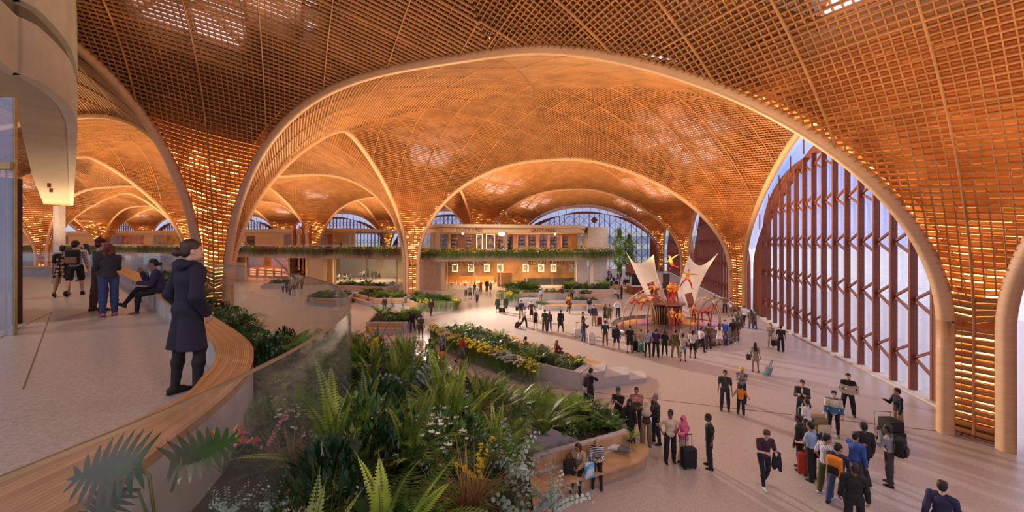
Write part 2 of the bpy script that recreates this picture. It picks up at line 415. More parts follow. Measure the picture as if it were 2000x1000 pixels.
def arch_mesh(pts, w=.21, d=.235, drop=.12):
    P = np.array(pts); T = np.gradient(P, axis=0); T /= np.linalg.norm(T, axis=1, keepdims=True)
    side = P[-1] - P[0]; side[2] = 0; side /= np.linalg.norm(side); X = np.array([-side[1], side[0], 0])
    Yv = np.cross(X, T)                 # in the arch's plane, across the rib
    Yv *= np.sign(Yv[len(P) // 2, 2])
    n = 14; V = []
    for p, y in zip(P, Yv):
        for k in range(n):
            a = 2 * pi * k / n; ca, sa = cos(a), sin(a)
            r = (abs(ca) ** 3.2 + abs(sa) ** 3.2) ** (-1 / 3.2)
            V.append(p - y * drop + X * w * ca * r + y * d * sa * r)
    m = len(P); i, k = np.meshgrid(np.arange(m - 1), np.arange(n), indexing='ij')
    q = np.stack([i * n + k, i * n + (k + 1) % n, (i + 1) * n + (k + 1) % n, (i + 1) * n + k], -1).reshape(-1, 4)
    return npmesh('arch_rib', np.array(V), q, smooth=True)

def build_roof():
    kc = 0
    for i in range(-5, 1):
        for j in range(-1, 3):
            if j == -1 and i < -1: continue
            pitch = .255 if j <= 0 and i >= -1 else (.34 if j <= 1 and i >= -1 else .42)
            ha, hb = GU[i] / 2, GV[j] / 2
            Q = [quadrant(ci, cj, sa, sb, ha, hb, pitch, kc * 4 + n) for n, (ci, cj, sa, sb) in enumerate([(i, j, 1, 1), (i + 1, j, -1, 1), (i, j + 1, 1, -1), (i + 1, j + 1, -1, -1)])]
            kc += 1
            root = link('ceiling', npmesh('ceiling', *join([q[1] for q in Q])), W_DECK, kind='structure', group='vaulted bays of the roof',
                        label='shallow timber lattice vault of the roof, one of many bays between columns')
            link('lattice', npmesh('lattice', *join([q[0] for q in Q])), W_LAT, root)
            link('skylight', npmesh('skylight', *join([q[2] for q in Q])), SKYL, root)
            link('skylight_frame', npmesh('skylight_frame', *join([q[3] for q in Q])), W_LAT, root)
            link('glow_strip', npmesh('glow_strip', *join([q[4] for q in Q])), GOLD, root)
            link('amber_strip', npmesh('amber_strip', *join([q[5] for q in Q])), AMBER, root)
    for j in range(-1, 4):
        for i in range(-5, 1):
            if j == -1: continue
            link('ceiling_arch', arch_mesh(arch_curve(i, j, i + 1, j)), W_ARCH, kind='structure', group='roof arches', label='smooth pale timber arch between two columns')
    for i in range(-5, 2):
        for j in range(-1, 3):
            if j == -1 and i < -1: continue
            link('ceiling_arch', arch_mesh(arch_curve(i, j, i, j + 1)), W_ARCH, kind='structure', group='roof arches', label='smooth pale timber arch between two columns')
build_roof()
# ---------------------------------------------------------------- sky and added lamps
wd = bpy.data.worlds.new('sky'); SC.world = wd; wd.use_nodes = True
N = wd.node_tree.nodes; L = wd.node_tree.links; bg = N['Background']
tc = N.new('ShaderNodeTexCoord'); sx = N.new('ShaderNodeSeparateXYZ'); L.new(tc.outputs['Generated'], sx.inputs[0])
rp = N.new('ShaderNodeValToRGB'); L.new(sx.outputs['Z'], rp.inputs[0])
e = rp.color_ramp.elements; e[0].position = 0; e[0].color = (.42, .44, .62, 1); e[1].position = .6; e[1].color = (1.5, 1.38, 1.38, 1)
x = e.new(.15); x.color = (.22, .32, .62, 1)
# dusk: the sky is much brighter and pinker towards the right-hand facade
r2 = N.new('ShaderNodeValToRGB'); L.new(sx.outputs['X'], r2.inputs[0])
e = r2.color_ramp.elements; e[0].position = .25; e[0].color = (1, 1, 1, 1); e[1].position = .75; e[1].color = (1.5, 1.35, 1.6, 1)
mx = N.new('ShaderNodeMix'); mx.data_type = 'RGBA'; mx.blend_type = 'MULTIPLY'; mx.inputs[0].default_value = 1
L.new(rp.outputs[0], mx.inputs[6]); L.new(r2.outputs[0], mx.inputs[7]); L.new(mx.outputs[2], bg.inputs[0]); bg.inputs[1].default_value = 1.0

def spot(name, loc, target, power, col, angle=120, blend=.8, radius=.3):
    l = bpy.data.lights.new(name, 'SPOT'); l.energy = power; l.color = col; l.spot_size = radians(angle); l.spot_blend = blend; l.shadow_soft_size = radius
    o = bpy.data.objects.new(name, l); COL.objects.link(o); o.location = loc
    o.rotation_euler = (Vector(target) - Vector(loc)).to_track_quat('-Z', 'Y').to_euler()
    return o
WARM = (1, .66, .34); DOWN = (1, .80, .66)
# added lamps without fixtures: uplights wash the vaults, downlights fill the floor
for i in range(-5, 1) if "UO" in globals() else ():
    for j in range(-1, 3):
        a = UO[i] + GU[i] / 2; b = VO[j] + GV[j] / 2
        p = G(a, b)
        if j >= 0 or i >= -1:
            for fa in (-.28, .28):
                q = G(a + fa * GU[i], b)
                spot('added_uplight', (q[0], q[1], 10.6 if (j >= 2 or (j == 1 and i == 0)) else (7.0 if (j == 1 and i < 0) else 4.5)), (q[0], q[1], 30), (7500 if j >= 0 else 4300), WARM, 160, .5, .4)
            for fa, fb in ((-.25, -.22), (.25, -.22), (-.25, .22), (.25, .22)):
                if j <= 1:
                    q = G(a + fa * GU[i], b + fb * GV[j]); spot('fill_downlight', (q[0], q[1], 15.0), (q[0], q[1], 0), [1000, 1300, 1900][j + 1] * (.7 if i == 0 else 1), DOWN, 125, .7, .25)
# added floods at column heads: long soft shadows, fill for the shop block
if 'UO' in globals():
    for (ci, cj, tx, ty, pw) in ((0, 1, 16, 20, 42000), (-1, 1, -8, 9, 7000), (0, 0, 2, 56, 9000), (1, 0, 8, 56, 6000)):
        q = G(UO[ci], VO[cj]); d = Vector((tx - q[0], ty - q[1])).normalized()
        spot('added_flood', (q[0] + d.x * 2.6, q[1] + d.y * 2.6, 9.5), (tx, ty, 0), pw, (1, .84, .70), 64, .8, .8)
# floor
FLOOR = mat('terrazzo', (.60, .48, .44), rough=.32, kind='voronoi', scale=48., var=.1, spec=.3)
def floor_mat():
    m = FLOOR; nt = m.node_tree; N = nt.nodes; L = nt.links; b = N['Principled BSDF']
    r = [n for n in N if n.type == 'VALTORGB'][0]; r.color_ramp.elements[0].position = 0; r.color_ramp.elements[1].position = 1
    r.color_ramp.elements[0].color = (.36, .305, .285, 1); r.color_ramp.elements[1].color = (.56, .50, .48, 1)
floor_mat()
mb = MB(); mb.box(-260, 46, -12, 140, -.3, 0); mb.build('floor', FLOOR, kind='structure')
# ---------------------------------------------------------------- window walls under the arches
def prof(e, L_, H):
    h = L_ / 2; e = min(e, L_ - e)
    if e <= 0: return 0.
    k = h / RR; P = max(0., 1 - e / h) ** k
    z = 4 + (H - 4) * float(rise(np.array(P))); return z * min(1, (e / .15)) if e < .15 else z
WN = [0]
def window_wall(c0, c1, H, outward, pitch=1.31, diamonds=False, inset=3.3, split=False, accents=()):
    """c0, c1 plan points of the two columns; the wall stands .9 m outside that line"""
    c0 = Vector((*c0, 0)); c1 = Vector((*c1, 0)); d = (c1 - c0); L_ = d.length; d.normalize(); n = Vector((-d.y, d.x, 0))
    if n.dot(Vector((*outward, 0))) < 0: n = -n
    WN[0] += 1; root_name = 'window_%d' % WN[0]
    P = lambda e, z, o=0: c0 + d * e + n * (.9 + o) + Vector((0, 0, z))
    oi, oo = inset, 1.0
    inn = lambda e: prof(e - oi, L_ - 2 * oi, H - 1.75) * 1.0
    # the opening rises from the floor on vertical jambs
    def inn(e):
        x = (e - L_ / 2) / (L_ / 2 - oi); return (H - 1.75) * (.56 + .44 * sqrt(max(0, 1 - abs(x) ** 2.2))) if abs(x) <= 1 else 0
    out = lambda e: prof(e - oo, L_ - 2 * oo, H - 1.15)
    # frame: a solid plate with an arched opening
    mb = MB(); K = 40
    es = [oo + (L_ - 2 * oo) * (.5 - .5 * cos(pi * k / K)) for k in range(K + 1)]
    for o0, o1, fl in ((-.15, .35, 0),):
        for k in range(K):
            a, b = es[k], es[k + 1]
            za0, zb0 = (inn(a) if a > oi and a < L_ - oi else 0), (inn(b) if b > oi and b < L_ - oi else 0)
            za1, zb1 = out(a), out(b)
            if (a < oi) != (b < oi) or (a > L_ - oi) != (b > L_ - oi):
                continue
            mb.add([P(a, za0, o0), P(b, zb0, o0), P(b, zb1, o0), P(a, za1, o0), P(a, za0, o1), P(b, zb0, o1), P(b, zb1, o1), P(a, za1, o1)],
                   [(0, 1, 2, 3), (7, 6, 5, 4), (0, 4, 5, 1), (3, 2, 6, 7)])
        for e0, e1 in ((max(x for x in es if x < oi), oi), (oi + 1e-3, min(x for x in es if x > oi)), (max(x for x in es if x < L_ - oi), L_ - oi - 1e-3), (L_ - oi, min(x for x in es if x > L_ - oi))):
            za0 = inn(e0) if oi < e0 < L_ - oi else 0; zb0 = inn(e1) if oi < e1 < L_ - oi else 0
            if e0 < oi - 1e-6 or e1 > L_ - oi + 1e-6: za0 = zb0 = 0
            mb.add([P(e0, za0, o0), P(e1, zb0, o0), P(e1, out(e1), o0), P(e0, out(e0), o0), P(e0, za0, o1), P(e1, zb0, o1), P(e1, out(e1), o1), P(e0, out(e0), o1)],
                   [(0, 1, 2, 3), (7, 6, 5, 4), (0, 4, 5, 1), (3, 2, 6, 7)])
        for e0, z1 in ((oi, inn(oi + 1e-3)), (L_ - oi, inn(L_ - oi - 1e-3))):   # jamb reveals
            mb.add([P(e0, 0, o0), P(e0, z1, o0), P(e0, z1, o1), P(e0, 0, o1)], [(0, 1, 2, 3)])
    root = mb.build(root_name, REDW, kind='structure', label='tall arched window wall with red timber fins and diagonal braces')
    # fins
    cnt = int((L_ - 2 * oi) / pitch); e0 = (L_ - cnt * pitch) / 2
    fins_e = [e0 + k * pitch for k in range(cnt + 1)]
    fm = None if split else MB()
    for e in fins_e:
        z = inn(e)
        if z <= 0: z = inn(min(max(e, oi + .02), L_ - oi - .02))
        m_ = MB() if split else fm
        m_.obox(P(e, z / 2, -.02), d, n, (0, 0, 1), .07, .15, z / 2)
        if split: m_.build('fin', REDW, root)
    if fm: fm.build('fin', REDW, root)
    br = MB(); s = -1 if not diamonds else 1
    for k in range(cnt):
        a, b = fins_e[k], fins_e[k + 1]
        zz = 1.64
        while zz < H:
            fl = (k % 2 == 0) if diamonds else False
            x0, x1 = (a, b) if fl else (b, a)
            h = .68 if not diamonds else 1.38
            for sg in (-1, 1):
                if zz + max(0, sg * h) < min(inn(a), inn(b)) and zz + sg * h > 0:
                    p0, p1 = P(x0, zz, .05), P(x1, zz + sg * h, .05)
                    br.bar(p0, p1, .10, .12, up=n)
            zz += 2.77
    br.build('brace', REDW, root)
    for (k, z) in accents:
        m = MB(); e = fins_e[k]
        m.add([P(e - .9, z, -.1), P(e, z + 1.0, -.1), P(e + .9, z, -.1), P(e, z - 1.0, -.1), P(e - .9, z, .0), P(e, z + 1.0, .0), P(e + .9, z, .0), P(e, z - 1.0, .0)],
              [(0, 1, 2, 3), (7, 6, 5, 4), (0, 4, 5, 1), (1, 5, 6, 2), (2, 6, 7, 3), (3, 7, 4, 0)])
        m.build('diamond_panel', REDW, root)
    g = MB(); K = 30
    ge = [oi + (L_ - 2 * oi) * k / K for k in range(K + 1)]
    for k in range(K):
        za, zb = inn(min(max(ge[k], oi + .01), L_ - oi - .01)), inn(min(max(ge[k + 1], oi + .01), L_ - oi - .01))
        g.add([P(ge[k], 0, .3), P(ge[k + 1], 0, .3), P(ge[k + 1], zb, .3), P(ge[k], za, .3)], [(0, 1, 2, 3)])
    g.build('glass', GL, root)
    # clear band between the frame and the roof arch, with thin posts
    g = MB(); bars = MB(); K = 48
    ge = [.7 + (L_ - 1.4) * (.5 - .5 * cos(pi * k / K)) for k in range(K + 1)]
    for k in range(K):
        a, b = ge[k], ge[k + 1]; f2 = lambda e: prof(e, L_, H) ; lo = lambda e: out(e) if oo < e < L_ - oo else 0
        g.add([P(a, lo(a), -.3), P(b, lo(b), -.3), P(b, f2(b), -.3), P(a, f2(a), -.3)], [(0, 1, 2, 3)])
    e = 2.0
    while e < L_ - 2:
        bars.bar(P(e, out(e), -.3), P(e, prof(e, L_, H), -.3), .07); e += 2.1
    g.build('glass', GLC, root); bars.build('post', REDW, root)
    # sill
    s_ = MB(); s_.obox(P(L_ / 2, .05, 0), d, n, (0, 0, 1), L_ / 2 - 1, .4, .05); s_.build('sill', CONC, root)
    # head strip closing the gap to the roof
    return root
for j in (-1, 0, 1, 2):
    window_wall(G(UO[1], VO[j]), G(UO[1], VO[j + 1]), HVI[1], UX, split=(j == 0))
for i in range(-5, 1):
    window_wall(G(UO[i], VO[3]), G(UO[i + 1], VO[3]), HUJ[3], VX, pitch=1.3, diamonds=(i >= -1), inset=3.0,
                accents=[(12, 9.96), (16, 7.2), (19, 4.4), (8, 7.2), (14, 12.7)] if i == 0 else ())

# ---------------------------------------------------------------- outside
APR = mat('apron', (.55, .56, .62), rough=.8, scale=.3)
mb = MB(); mb.box(-400, 400, -60, 400, -.6, -.35); mb.build('outside_ground', APR, kind='structure')
BLD = mat('far_building', (.50, .60, .52), rough=.7, scale=.2); BLG = mat('far_glazing', (.20, .30, .42), rough=.3, scale=.1)
def outer(name, c, ux, hx, hy, z1, band):
    r = MB(); u = Vector((*ux, 0)); v = Vector((-ux[1], ux[0], 0)); c = Vector((*c, 0))
    r.obox(c + Vector((0, 0, z1 / 2)), u, v, (0, 0, 1), hx, hy, z1 / 2)
    o = r.build(name, BLD, label='pale building seen outside through the far glazing', cat='building')
    b = MB()
    for z in np.arange(2.5, z1 - 1, 4.4):
        b.obox(c + Vector((0, 0, z + .8)), u, v, (0, 0, 1), hx * .98, hy + .08, 1.3)
    b.build('window_band', BLG, o); return o
p = G(20, 128); outer('terminal_building', p, UX, 45, 6, 11.0, 1)['label'] = 'pale green building beyond the far glass wall behind the tree'
p = G(-120, 150); outer('terminal_building', p, UX, 70, 6, 7.0, 1)['label'] = 'low pale building beyond the far glass walls on the left'

# ---------------------------------------------------------------- upper level on the left
def a_of(px, b):
    """local a where the line at local b crosses the sight plane of pixel column px"""
    k = (px - 1000) / F
    bx = A0[0] + b * VX[0]; by = A0[1] + b * VX[1]
    return (k * by - bx) / (UX[0] - k * UX[1])
def lbox(mb, a0, a1, b0, b1, z0, z1):
    q = [G(a0, b0), G(a1, b0), G(a1, b1), G(a0, b1)]
    return mb.prism([tuple(x) for x in q], z0, z1)
B0 = 34.1; BW = 57.5
CRM = mat('cream_plaster', (.70, .52, .30), rough=.7, var=.06, scale=.6)
CRM2 = mat('cream_fascia', (.80, .62, .38), rough=.6, var=.05, scale=.6)
BRN = mat('brown_wood', (.25, .10, .035), rough=.5, var=.2, scale=1.)
SHOPW = mat('shop_wood', (.45, .20, .07), rough=.5, var=.25, scale=.8)
SHOPL = mat('shop_glow', (1, .8, .5), emit=(1, .72, .38), es=1.3)  # glow put into the shelf openings, poster and picture frames
AR = a_of(783, B0)
mb = MB(); lbox(mb, -185, AR, B0, 82.5, 4.35, 5.5); lbox(mb, -185, AR, B0, B0 + .35, 5.5, 6.0)
mb.build('floor_slab', CONCW, kind='structure')
aw = a_of(693, BW)
mb = MB(); lbox(mb, -185, aw, BW, BW + .3, 5.5, 9.4); lbox(mb, -185, aw, BW - 1.2, 82, 9.55, 10.25); lbox(mb, -185, aw, BW - .6, BW + .6, 9.3, 9.6)
mb.build('wall_upper', CRM2, kind='structure')
def panel(name, px0, px1, b, z0, z1, m, t=.1, parent=None, **kw):
    a0, a1 = a_of(px0, b), a_of(px1, b); mb = MB(); lbox(mb, a0, a1, b - t, b, z0, z1)
    return mb.build(name, m, parent, **kw)
for n, (x0, x1) in enumerate([(57, 69), (72, 80), (197, 205), (206, 215), (482, 497), (352, 359)]):
    panel('door_%d' % (n + 1), x0, x1, BW, 5.5, 8.6, [BRN, DARK][n % 2], kind='structure')
    panel('door_%d' % (n + 20), x0 + 1, x1 - 1, BW - .1, 5.6, 7.6, DARK, t=.05, kind='structure')
SH = [mat('poster_teal', (.10, .45, .45), scale=.8, col2=(.7, .35, .15)), mat('poster_yellow', (.75, .50, .08), scale=.6, col2=(.35, .22, .1)), mat('poster_red', (.5, .10, .06), scale=.8, col2=(.55, .4, .3)), mat('poster_grey', (.45, .38, .33), scale=.5, var=.3)]
DG = mat('display_glass', (.30, .22, .17), rough=.15, var=.3, scale=.4)
for n, (x0, x1, m) in enumerate([(121, 133, DG), (215, 238, DG), (238, 262, SH[2]), (262, 280, SH[2]), (300, 322, SH[0]), (322, 352, SH[1]), (359, 372, SH[3]), (612, 636, DG), (555, 600, DG)]):
    panel('shop_window', x0, x1, BW, 6.3, 8.9, m, label=['dark recessed shopfront opening', 'dim shop window at far left', 'red-lit shop window', 'second red-lit shop window', 'teal and orange shop display', 'yellow shop display', 'narrow grey shop display', 'glass screen by the slatted column', 'grey opening left of the slatted column'][n] + ' on the upper level wall', cat='shop window')
panel('information_screen', 640, 650, BW - 3, 5.6, 8.9, BRN, label='brown and black sign board standing on the far upper level', cat='sign')
panel('glass_wall', 652, 690, BW - 1, 5.6, 9.0, GLC, kind='structure')
# glass guard on the slab edge
gm = MB(); lbox(gm, -185, AR, B0 + .4, B0 + .42, 5.9, 6.7); gm.build('glass_guard', GLC, kind='structure')
# lower level under the slab
lw = B0 + 2.5
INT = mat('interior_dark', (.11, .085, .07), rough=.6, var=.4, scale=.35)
INTW = mat('interior_warm', (.50, .24, .08), rough=.6, var=.45, scale=.5)
CURT = mat('curtain', (.42, .36, .25), rough=.8, kind='stripes', scale=1.5, col2=(.26, .23, .17))
def back(x0, x1, b, m, z0=0, z1=4.35):
    panel('wall_back', x0, x1, b, z0, z1, m, t=.2, kind='structure')
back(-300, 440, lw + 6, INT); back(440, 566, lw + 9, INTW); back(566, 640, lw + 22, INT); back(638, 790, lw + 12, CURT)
panel('wall_lower', 445, 480, lw, 0, 3.2, CONCW, t=.3, kind='structure')
panel('wall_lower', 610, 639, lw - 1, 0, 4.35, CRM, t=1., kind='structure')
panel('wall_lower', 640, 653, lw + 1, 0, 4.35, CRM, t=.4, kind='structure')
for x in (481, 564, 655, 715, 775): panel('window_post', x, x + 2, lw, 0, 4.35, CRM2, t=.25, kind='structure')
panel('window_40', 483, 564, lw, 0, 4.35, glass('bronze_glass', (.85, .62, .42), refl=.16), t=.03, kind='structure')
panel('window_41', 657, 775, lw, 0, 4.35, GLC, t=.03, kind='structure')
panel('window_42', -200, 440, lw, 0, 4.35, GL, t=.03, kind='structure')
# shop units behind the bronze glass
for n, x in enumerate((488, 505, 521, 537, 551)):
    a = a_of(x, lw + 4); mb = MB(); lbox(mb, a, a + 1.6, lw + 4, lw + 4.5, 0, 2.0)
    r = mb.build('display_cabinet', SHOPW, label='wooden display cabinet in the bronze-glazed shop, number %s from its left end' % ['one', 'two', 'three', 'four', 'five'][n], cat='cabinet')
    m2 = MB()
    for z in (.5, 1.0, 1.5): lbox(m2, a + .1, a + 1.5, lw + 3.95, lw + 4, z, z + .3)
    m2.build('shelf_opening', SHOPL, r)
# timber posts in front of the stair
for n, (x, zt) in enumerate([(572, 10.6), (575.5, 10.6), (584, 10.6), (592, 10.8), (599, 10.6), (606, 10.6)]):
    q = G(a_of(x, B0 + 14), B0 + 14); mb = MB(); mb.obox((q[0], q[1], zt / 2), (1, 0, 0), (0, 1, 0), (0, 0, 1), .22, .12, zt / 2)
    mb.build('timber_post', REDW if n % 2 else W_BOARD, kind='structure')
# stair
st = MB(); a1 = a_of(585, lw + 3)
for k in range(22):
    lbox(st, a1 - k * .26 - .3, a1 - k * .26, lw + 2.0, lw + 4.4, k * .2, k * .2 + .05)
sr = st.build('staircase', REDW, label='red timber staircase rising behind the glazing to the upper level', cat='staircase')
for bb in (lw + 2, lw + 4.4):
    s2 = MB(); p0 = G(a1, bb); p1 = G(a1 - 5.8, bb); s2.bar((*p0, .3), (*p1, 4.7), .08, .5); s2.build('stringer', REDW, sr)
    s2 = MB(); s2.bar((*p0, 1.2), (*p1, 5.6), .06); s2.build('handrail', REDW, sr)

# ---------------------------------------------------------------- shop block in the middle of the hall
PL = [(-15.2, 65), (-9.9, 57), (10.4, 61.5), (12.8, 68.5), (12.3, 72.5), (-15.2, 72.5)]
def off(poly, d):
    c = Vector((-1, 66)); r = []
    for x, y in poly:
        v = Vector((x, y)) - c; r.append(tuple(c + v * (1 + d / v.length)))
    return r
mb = MB(); mb.prism([(-16.8, 64.5), (-11.2, 55.4), (11.2, 59.6), (16.2, 62.4), (15.4, 72), (-16.5, 72)], 4.3, 5.5)
mb.build('floor_slab', CONCW, kind='structure')
mb = MB(); mb.prism(off(PL, .5), 9.25, 9.75); mb.prism(off(PL, .25), 8.55, 9.2); mb.build('ceiling_fascia', CRM2, kind='structure')
mb = MB(); mb.prism([(13.0, 66.2), (16.3, 66.2), (16.3, 70), (13, 70)], 5.5, 9.6); mb.build('wall_block', CONC, kind='structure')
def seg(name, p, q, z0, z1, m, t=.12, **kw):
    p = Vector((*p, 0)); q = Vector((*q, 0)); d = (q - p).normalized(); n = Vector((-d.y, d.x, 0)); mb = MB()
    mb.obox((p + q) / 2 + n * t / 2 + Vector((0, 0, (z0 + z1) / 2)), d, n, (0, 0, 1), (q - p).length / 2, t / 2, (z1 - z0) / 2)
    return mb.build(name, m, kw.pop('parent', None), **kw)
E0, E1, E2, E3 = PL[0], PL[1], PL[2], PL[3]
lerp2 = lambda p, q, t: (p[0] + (q[0] - p[0]) * t, p[1] + (q[1] - p[1]) * t)
seg('wall_back', (-15, 71), (12, 71), 5.5, 8.6, SHOPW, kind='structure')
seg('wall_back', lerp2(E1, E2, .02), lerp2(E1, E2, .02), 5.5, 8.6, CRM, kind='structure')
fd = Vector((E2[0] - E1[0], E2[1] - E1[1], 0)); fl_ = fd.length; fd.normalize(); fn = Vector((-fd.y, fd.x, 0))
def fpt(t, depth=0): v = Vector((*E1, 0)) + fd * (t * fl_) + fn * depth; return (v.x, v.y)
def xt(px):  # fraction along the front at pixel column px
    k = (px - 1000) / F; return (k * E1[1] - E1[0]) / ((E2[0] - E1[0]) - k * (E2[1] - E1[1]))
seg('wall_pier', fpt(xt(850)), fpt(xt(859)), 5.5, 8.6, CRM, t=.5, kind='structure')
for x in (876, 988): seg('wall_pier', fpt(xt(x), .6), fpt(xt(x + 5), .6), 5.5, 8.6, CRM2, t=.4, kind='structure')
seg('window_43', fpt(xt(860)), fpt(1), 5.6, 8.6, GLC, t=.03, kind='structure')
seg('window_44', E2, E3, 5.6, 8.6, GLC, t=.03, kind='structure')
seg('window_45', E0, lerp2(E0, E1, .9), 5.6, 8.6, GL, t=.03, kind='structure')
# interior ceiling lamps strip
for x in (905, 1088): 
    q = fpt(xt(x), 1.0); mb = MB(); mb.ball((q[0], q[1], 8.35), .14, 10); mb.build('ceiling_lamp', mat('lamp_glow', (1, .8, .5), emit=(1, .75, .4), es=14), label='small glowing lamp hanging inside the shop front, %s' % ('left of the posters' if x < 1000 else 'over the right-hand shelves'), cat='lamp')
# shelf units
shelf_x = [(860, 874, 0), (882, 897, 0), (911, 925, 1), (973, 987, 0), (994, 1008, 1), (1018, 1033, 1), (1039, 1054, 1), (1062, 1077, 1), (1082, 1097, 1), (1107, 1120, 1)]
GOODS = [mat('goods_mix', (.75, .55, .40), kind='voronoi', scale=3.5, var=.5, col2=(.12, .05, .05)), mat('goods_blue', (.25, .15, .5), kind='voronoi', scale=4, col2=(.6, .5, .45))]
BLKF = mat('shelf_recess', (.07, .05, .04), rough=.5)
for n, (x0, x1, kd) in enumerate(shelf_x):
    b = 2.2; r = seg('shelf_unit', fpt(xt(x0), b), fpt(xt(x1), b), 5.5, 8.2, BRN if kd == 0 else SHOPW, t=.4, label='%s shelf unit with small goods, %s from the left in the upper shop' % ('open' if kd == 0 else 'black-framed', ['first', 'second', 'third', 'fourth', 'fifth', 'sixth', 'seventh', 'eighth', 'ninth', 'tenth'][n]), cat='shelf')
    s = seg('shelf_back', fpt(xt(x0 + 1.5), b - .03), fpt(xt(x1 - 1.5), b - .03), 5.9, 7.9, BLKF, t=.03, parent=r)
    for z in (6.3, 6.9, 7.5):
        sb_ = seg('shelf_board', fpt(xt(x0 + 1.5), b - .25), fpt(xt(x1 - 1.5), b - .25), z, z + .05, SHOPW, t=.25, parent=r)
        seg('goods', fpt(xt(x0 + 2.2), b - .2), fpt(xt(x1 - 2.2), b - .2), z + .05, z + .33, GOODS[n % 2], t=.15, parent=sb_)
for n, (x0, x1) in enumerate([(933, 942), (952, 966)]):
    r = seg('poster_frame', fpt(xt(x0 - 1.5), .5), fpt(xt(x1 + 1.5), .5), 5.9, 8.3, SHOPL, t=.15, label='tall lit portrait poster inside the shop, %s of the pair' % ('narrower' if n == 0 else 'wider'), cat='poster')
    seg('poster_print', fpt(xt(x0), .46), fpt(xt(x1), .46), 6.0, 8.2, mat('poster_dark', (.10, .02, .02), scale=1.2, col2=(.75, .45, .33)), t=.03, parent=r)
    q = fpt(xt((x0 + x1) / 2), .42); mb = MB(); mb.ball((q[0], q[1], 7.2), .34, 12, (1, .12, 1.35)); mb.build('portrait', mat('skin_print', (.72, .42, .30)), r)
    mb = MB(); mb.ball((q[0] - .1, q[1] + .02, 7.5), .36, 12, (1, .1, .8)); mb.build('portrait_hair', mat('hair_print', (.25, .04, .02)), r)
seg('counter', fpt(xt(1020), .9), fpt(xt(1050), .9), 5.5, 6.4, CRM, t=.5, label='pale sales counter at the front of the upper shop', cat='counter')
seg('counter', fpt(xt(932), 1.2), fpt(xt(968), 1.2), 5.5, 5.95, SHOPW, t=.6, label='low wooden plinth under the portrait posters', cat='plinth')
def text(name, s, loc, rz, size, m, label, cat='sign', ext=.04, rx=pi / 2):
    c = bpy.data.curves.new(name, 'FONT'); c.body = s; c.size = size; c.extrude = ext; c.align_x = 'CENTER'; c.align_y = 'CENTER'; c.materials.append(m)
    t = bpy.data.objects.new('tmp', c); COL.objects.link(t); bpy.context.view_layer.update()
    me = bpy.data.meshes.new_from_object(t.evaluated_get(bpy.context.evaluated_depsgraph_get())); bpy.data.objects.remove(t)
    o = bpy.data.objects.new(name, me); COL.objects.link(o); o.location = loc; o.rotation_euler = (rx, 0, rz); return prop(o, label, cat)
SIGN = mat('sign_copper', (.40, .16, .06), rough=.5); FRZ = atan2(fd.y, fd.x)
for x, lb in ((917, 'copper DUTY FREE lettering on the left half of the shop fascia'), (1060, 'copper DUTY FREE lettering on the right half of the shop fascia')):
    q = fpt(xt(x), -.34); text('fascia_lettering', 'DUTY FREE', (q[0], q[1], 8.9), FRZ, .78, SIGN, lb)
# restaurant below
seg('wall_lower', (-15.2, 58.9), (-10.0, 57.0), 0, 4.3, CONCW, t=.5, kind='structure')
R0, R1 = (-9.8, 58.5), (12.0, 61.5)
seg('wall_back', (-12, 68), (13, 69), 0, 4.3, INTW, kind='structure')
seg('window_46', R0, (10.2, 61.2), 0, 4.3, GLC, t=.03, kind='structure')
for t in (0, .2, .4, .6, .8, .98): q = lerp2(R0, (10.2, 61.2), t); seg('window_post', q, (q[0] + .14, q[1]), 0, 4.3, CRM2, t=.1, kind='structure')
seg('wall_pier', (10.2, 61.2), (11.9, 61.5), 0, 4.3, CONC, t=.6, kind='structure'); seg('wall_pier', (13.0, 62.3), (15.4, 62.9), 0, 4.3, CONC, t=1.2, kind='structure')
REST = mat('sign_dark', (.07, .05, .04))
q = atY(912, 58.2); text('restaurant_lettering', 'RESTAURANT', (q, 58.5, zY(516, 58.2)), .14, .95, REST, 'dark RESTAURANT lettering behind the trailing plants, left half of the glass front')
q = atY(1068, 60.2); text('restaurant_lettering', 'RESTAURANT', (q, 60.55, zY(514, 60.2)), .14, .95, REST, 'dark RESTAURANT lettering behind the trailing plants, right half of the glass front')
ORG = mat('orange_upholstery', (.75, .26, .03), rough=.6); WHT = mat('white_plastic', (.80, .77, .72), rough=.5)
mb = MB(); x0, x1 = atY(868, 65), atY(965, 66)
mb.box(x0, x1, 65, 65.7, 0, .5); mb.box(x0, x1, 65.7, 66, 0, 1.3); mb.build('banquette', ORG, label='long orange banquette along the back of the restaurant', cat='bench')
def chair_proto(name):
    mb = MB(); mb.box(-.22, .22, -.22, .22, .43, .47); r = mb.build(name, WHT)
    m2 = MB(); m2.box(-.22, .22, .18, .22, .47, .85); k = [m2.build('backrest', WHT, r)]
    for sx in (-1, 1):
        for sy in (-1, 1): m3 = MB(); m3.box(sx * .2 - .015, sx * .2 + .015, sy * .2 - .015, sy * .2 + .015, 0, .43); k.append(m3.build('leg', WHT, r))
    kids(r, *k); return r
ch = chair_proto('dining_chair'); prop(ch, 'white dining chair in the restaurant behind the glass', 'chair', 'white chairs in the restaurant')
tb = MB().box(-.35, .35, -.35, .35, .72, .76).build('dining_table', WHT); prop(tb, 'small white table in the restaurant behind the glass', 'table', 'white tables in the restaurant')
tl = MB().box(-.04, .04, -.04, .04, 0, .72).build('pedestal', DARK, tb); kids(tb, tl)
first = True
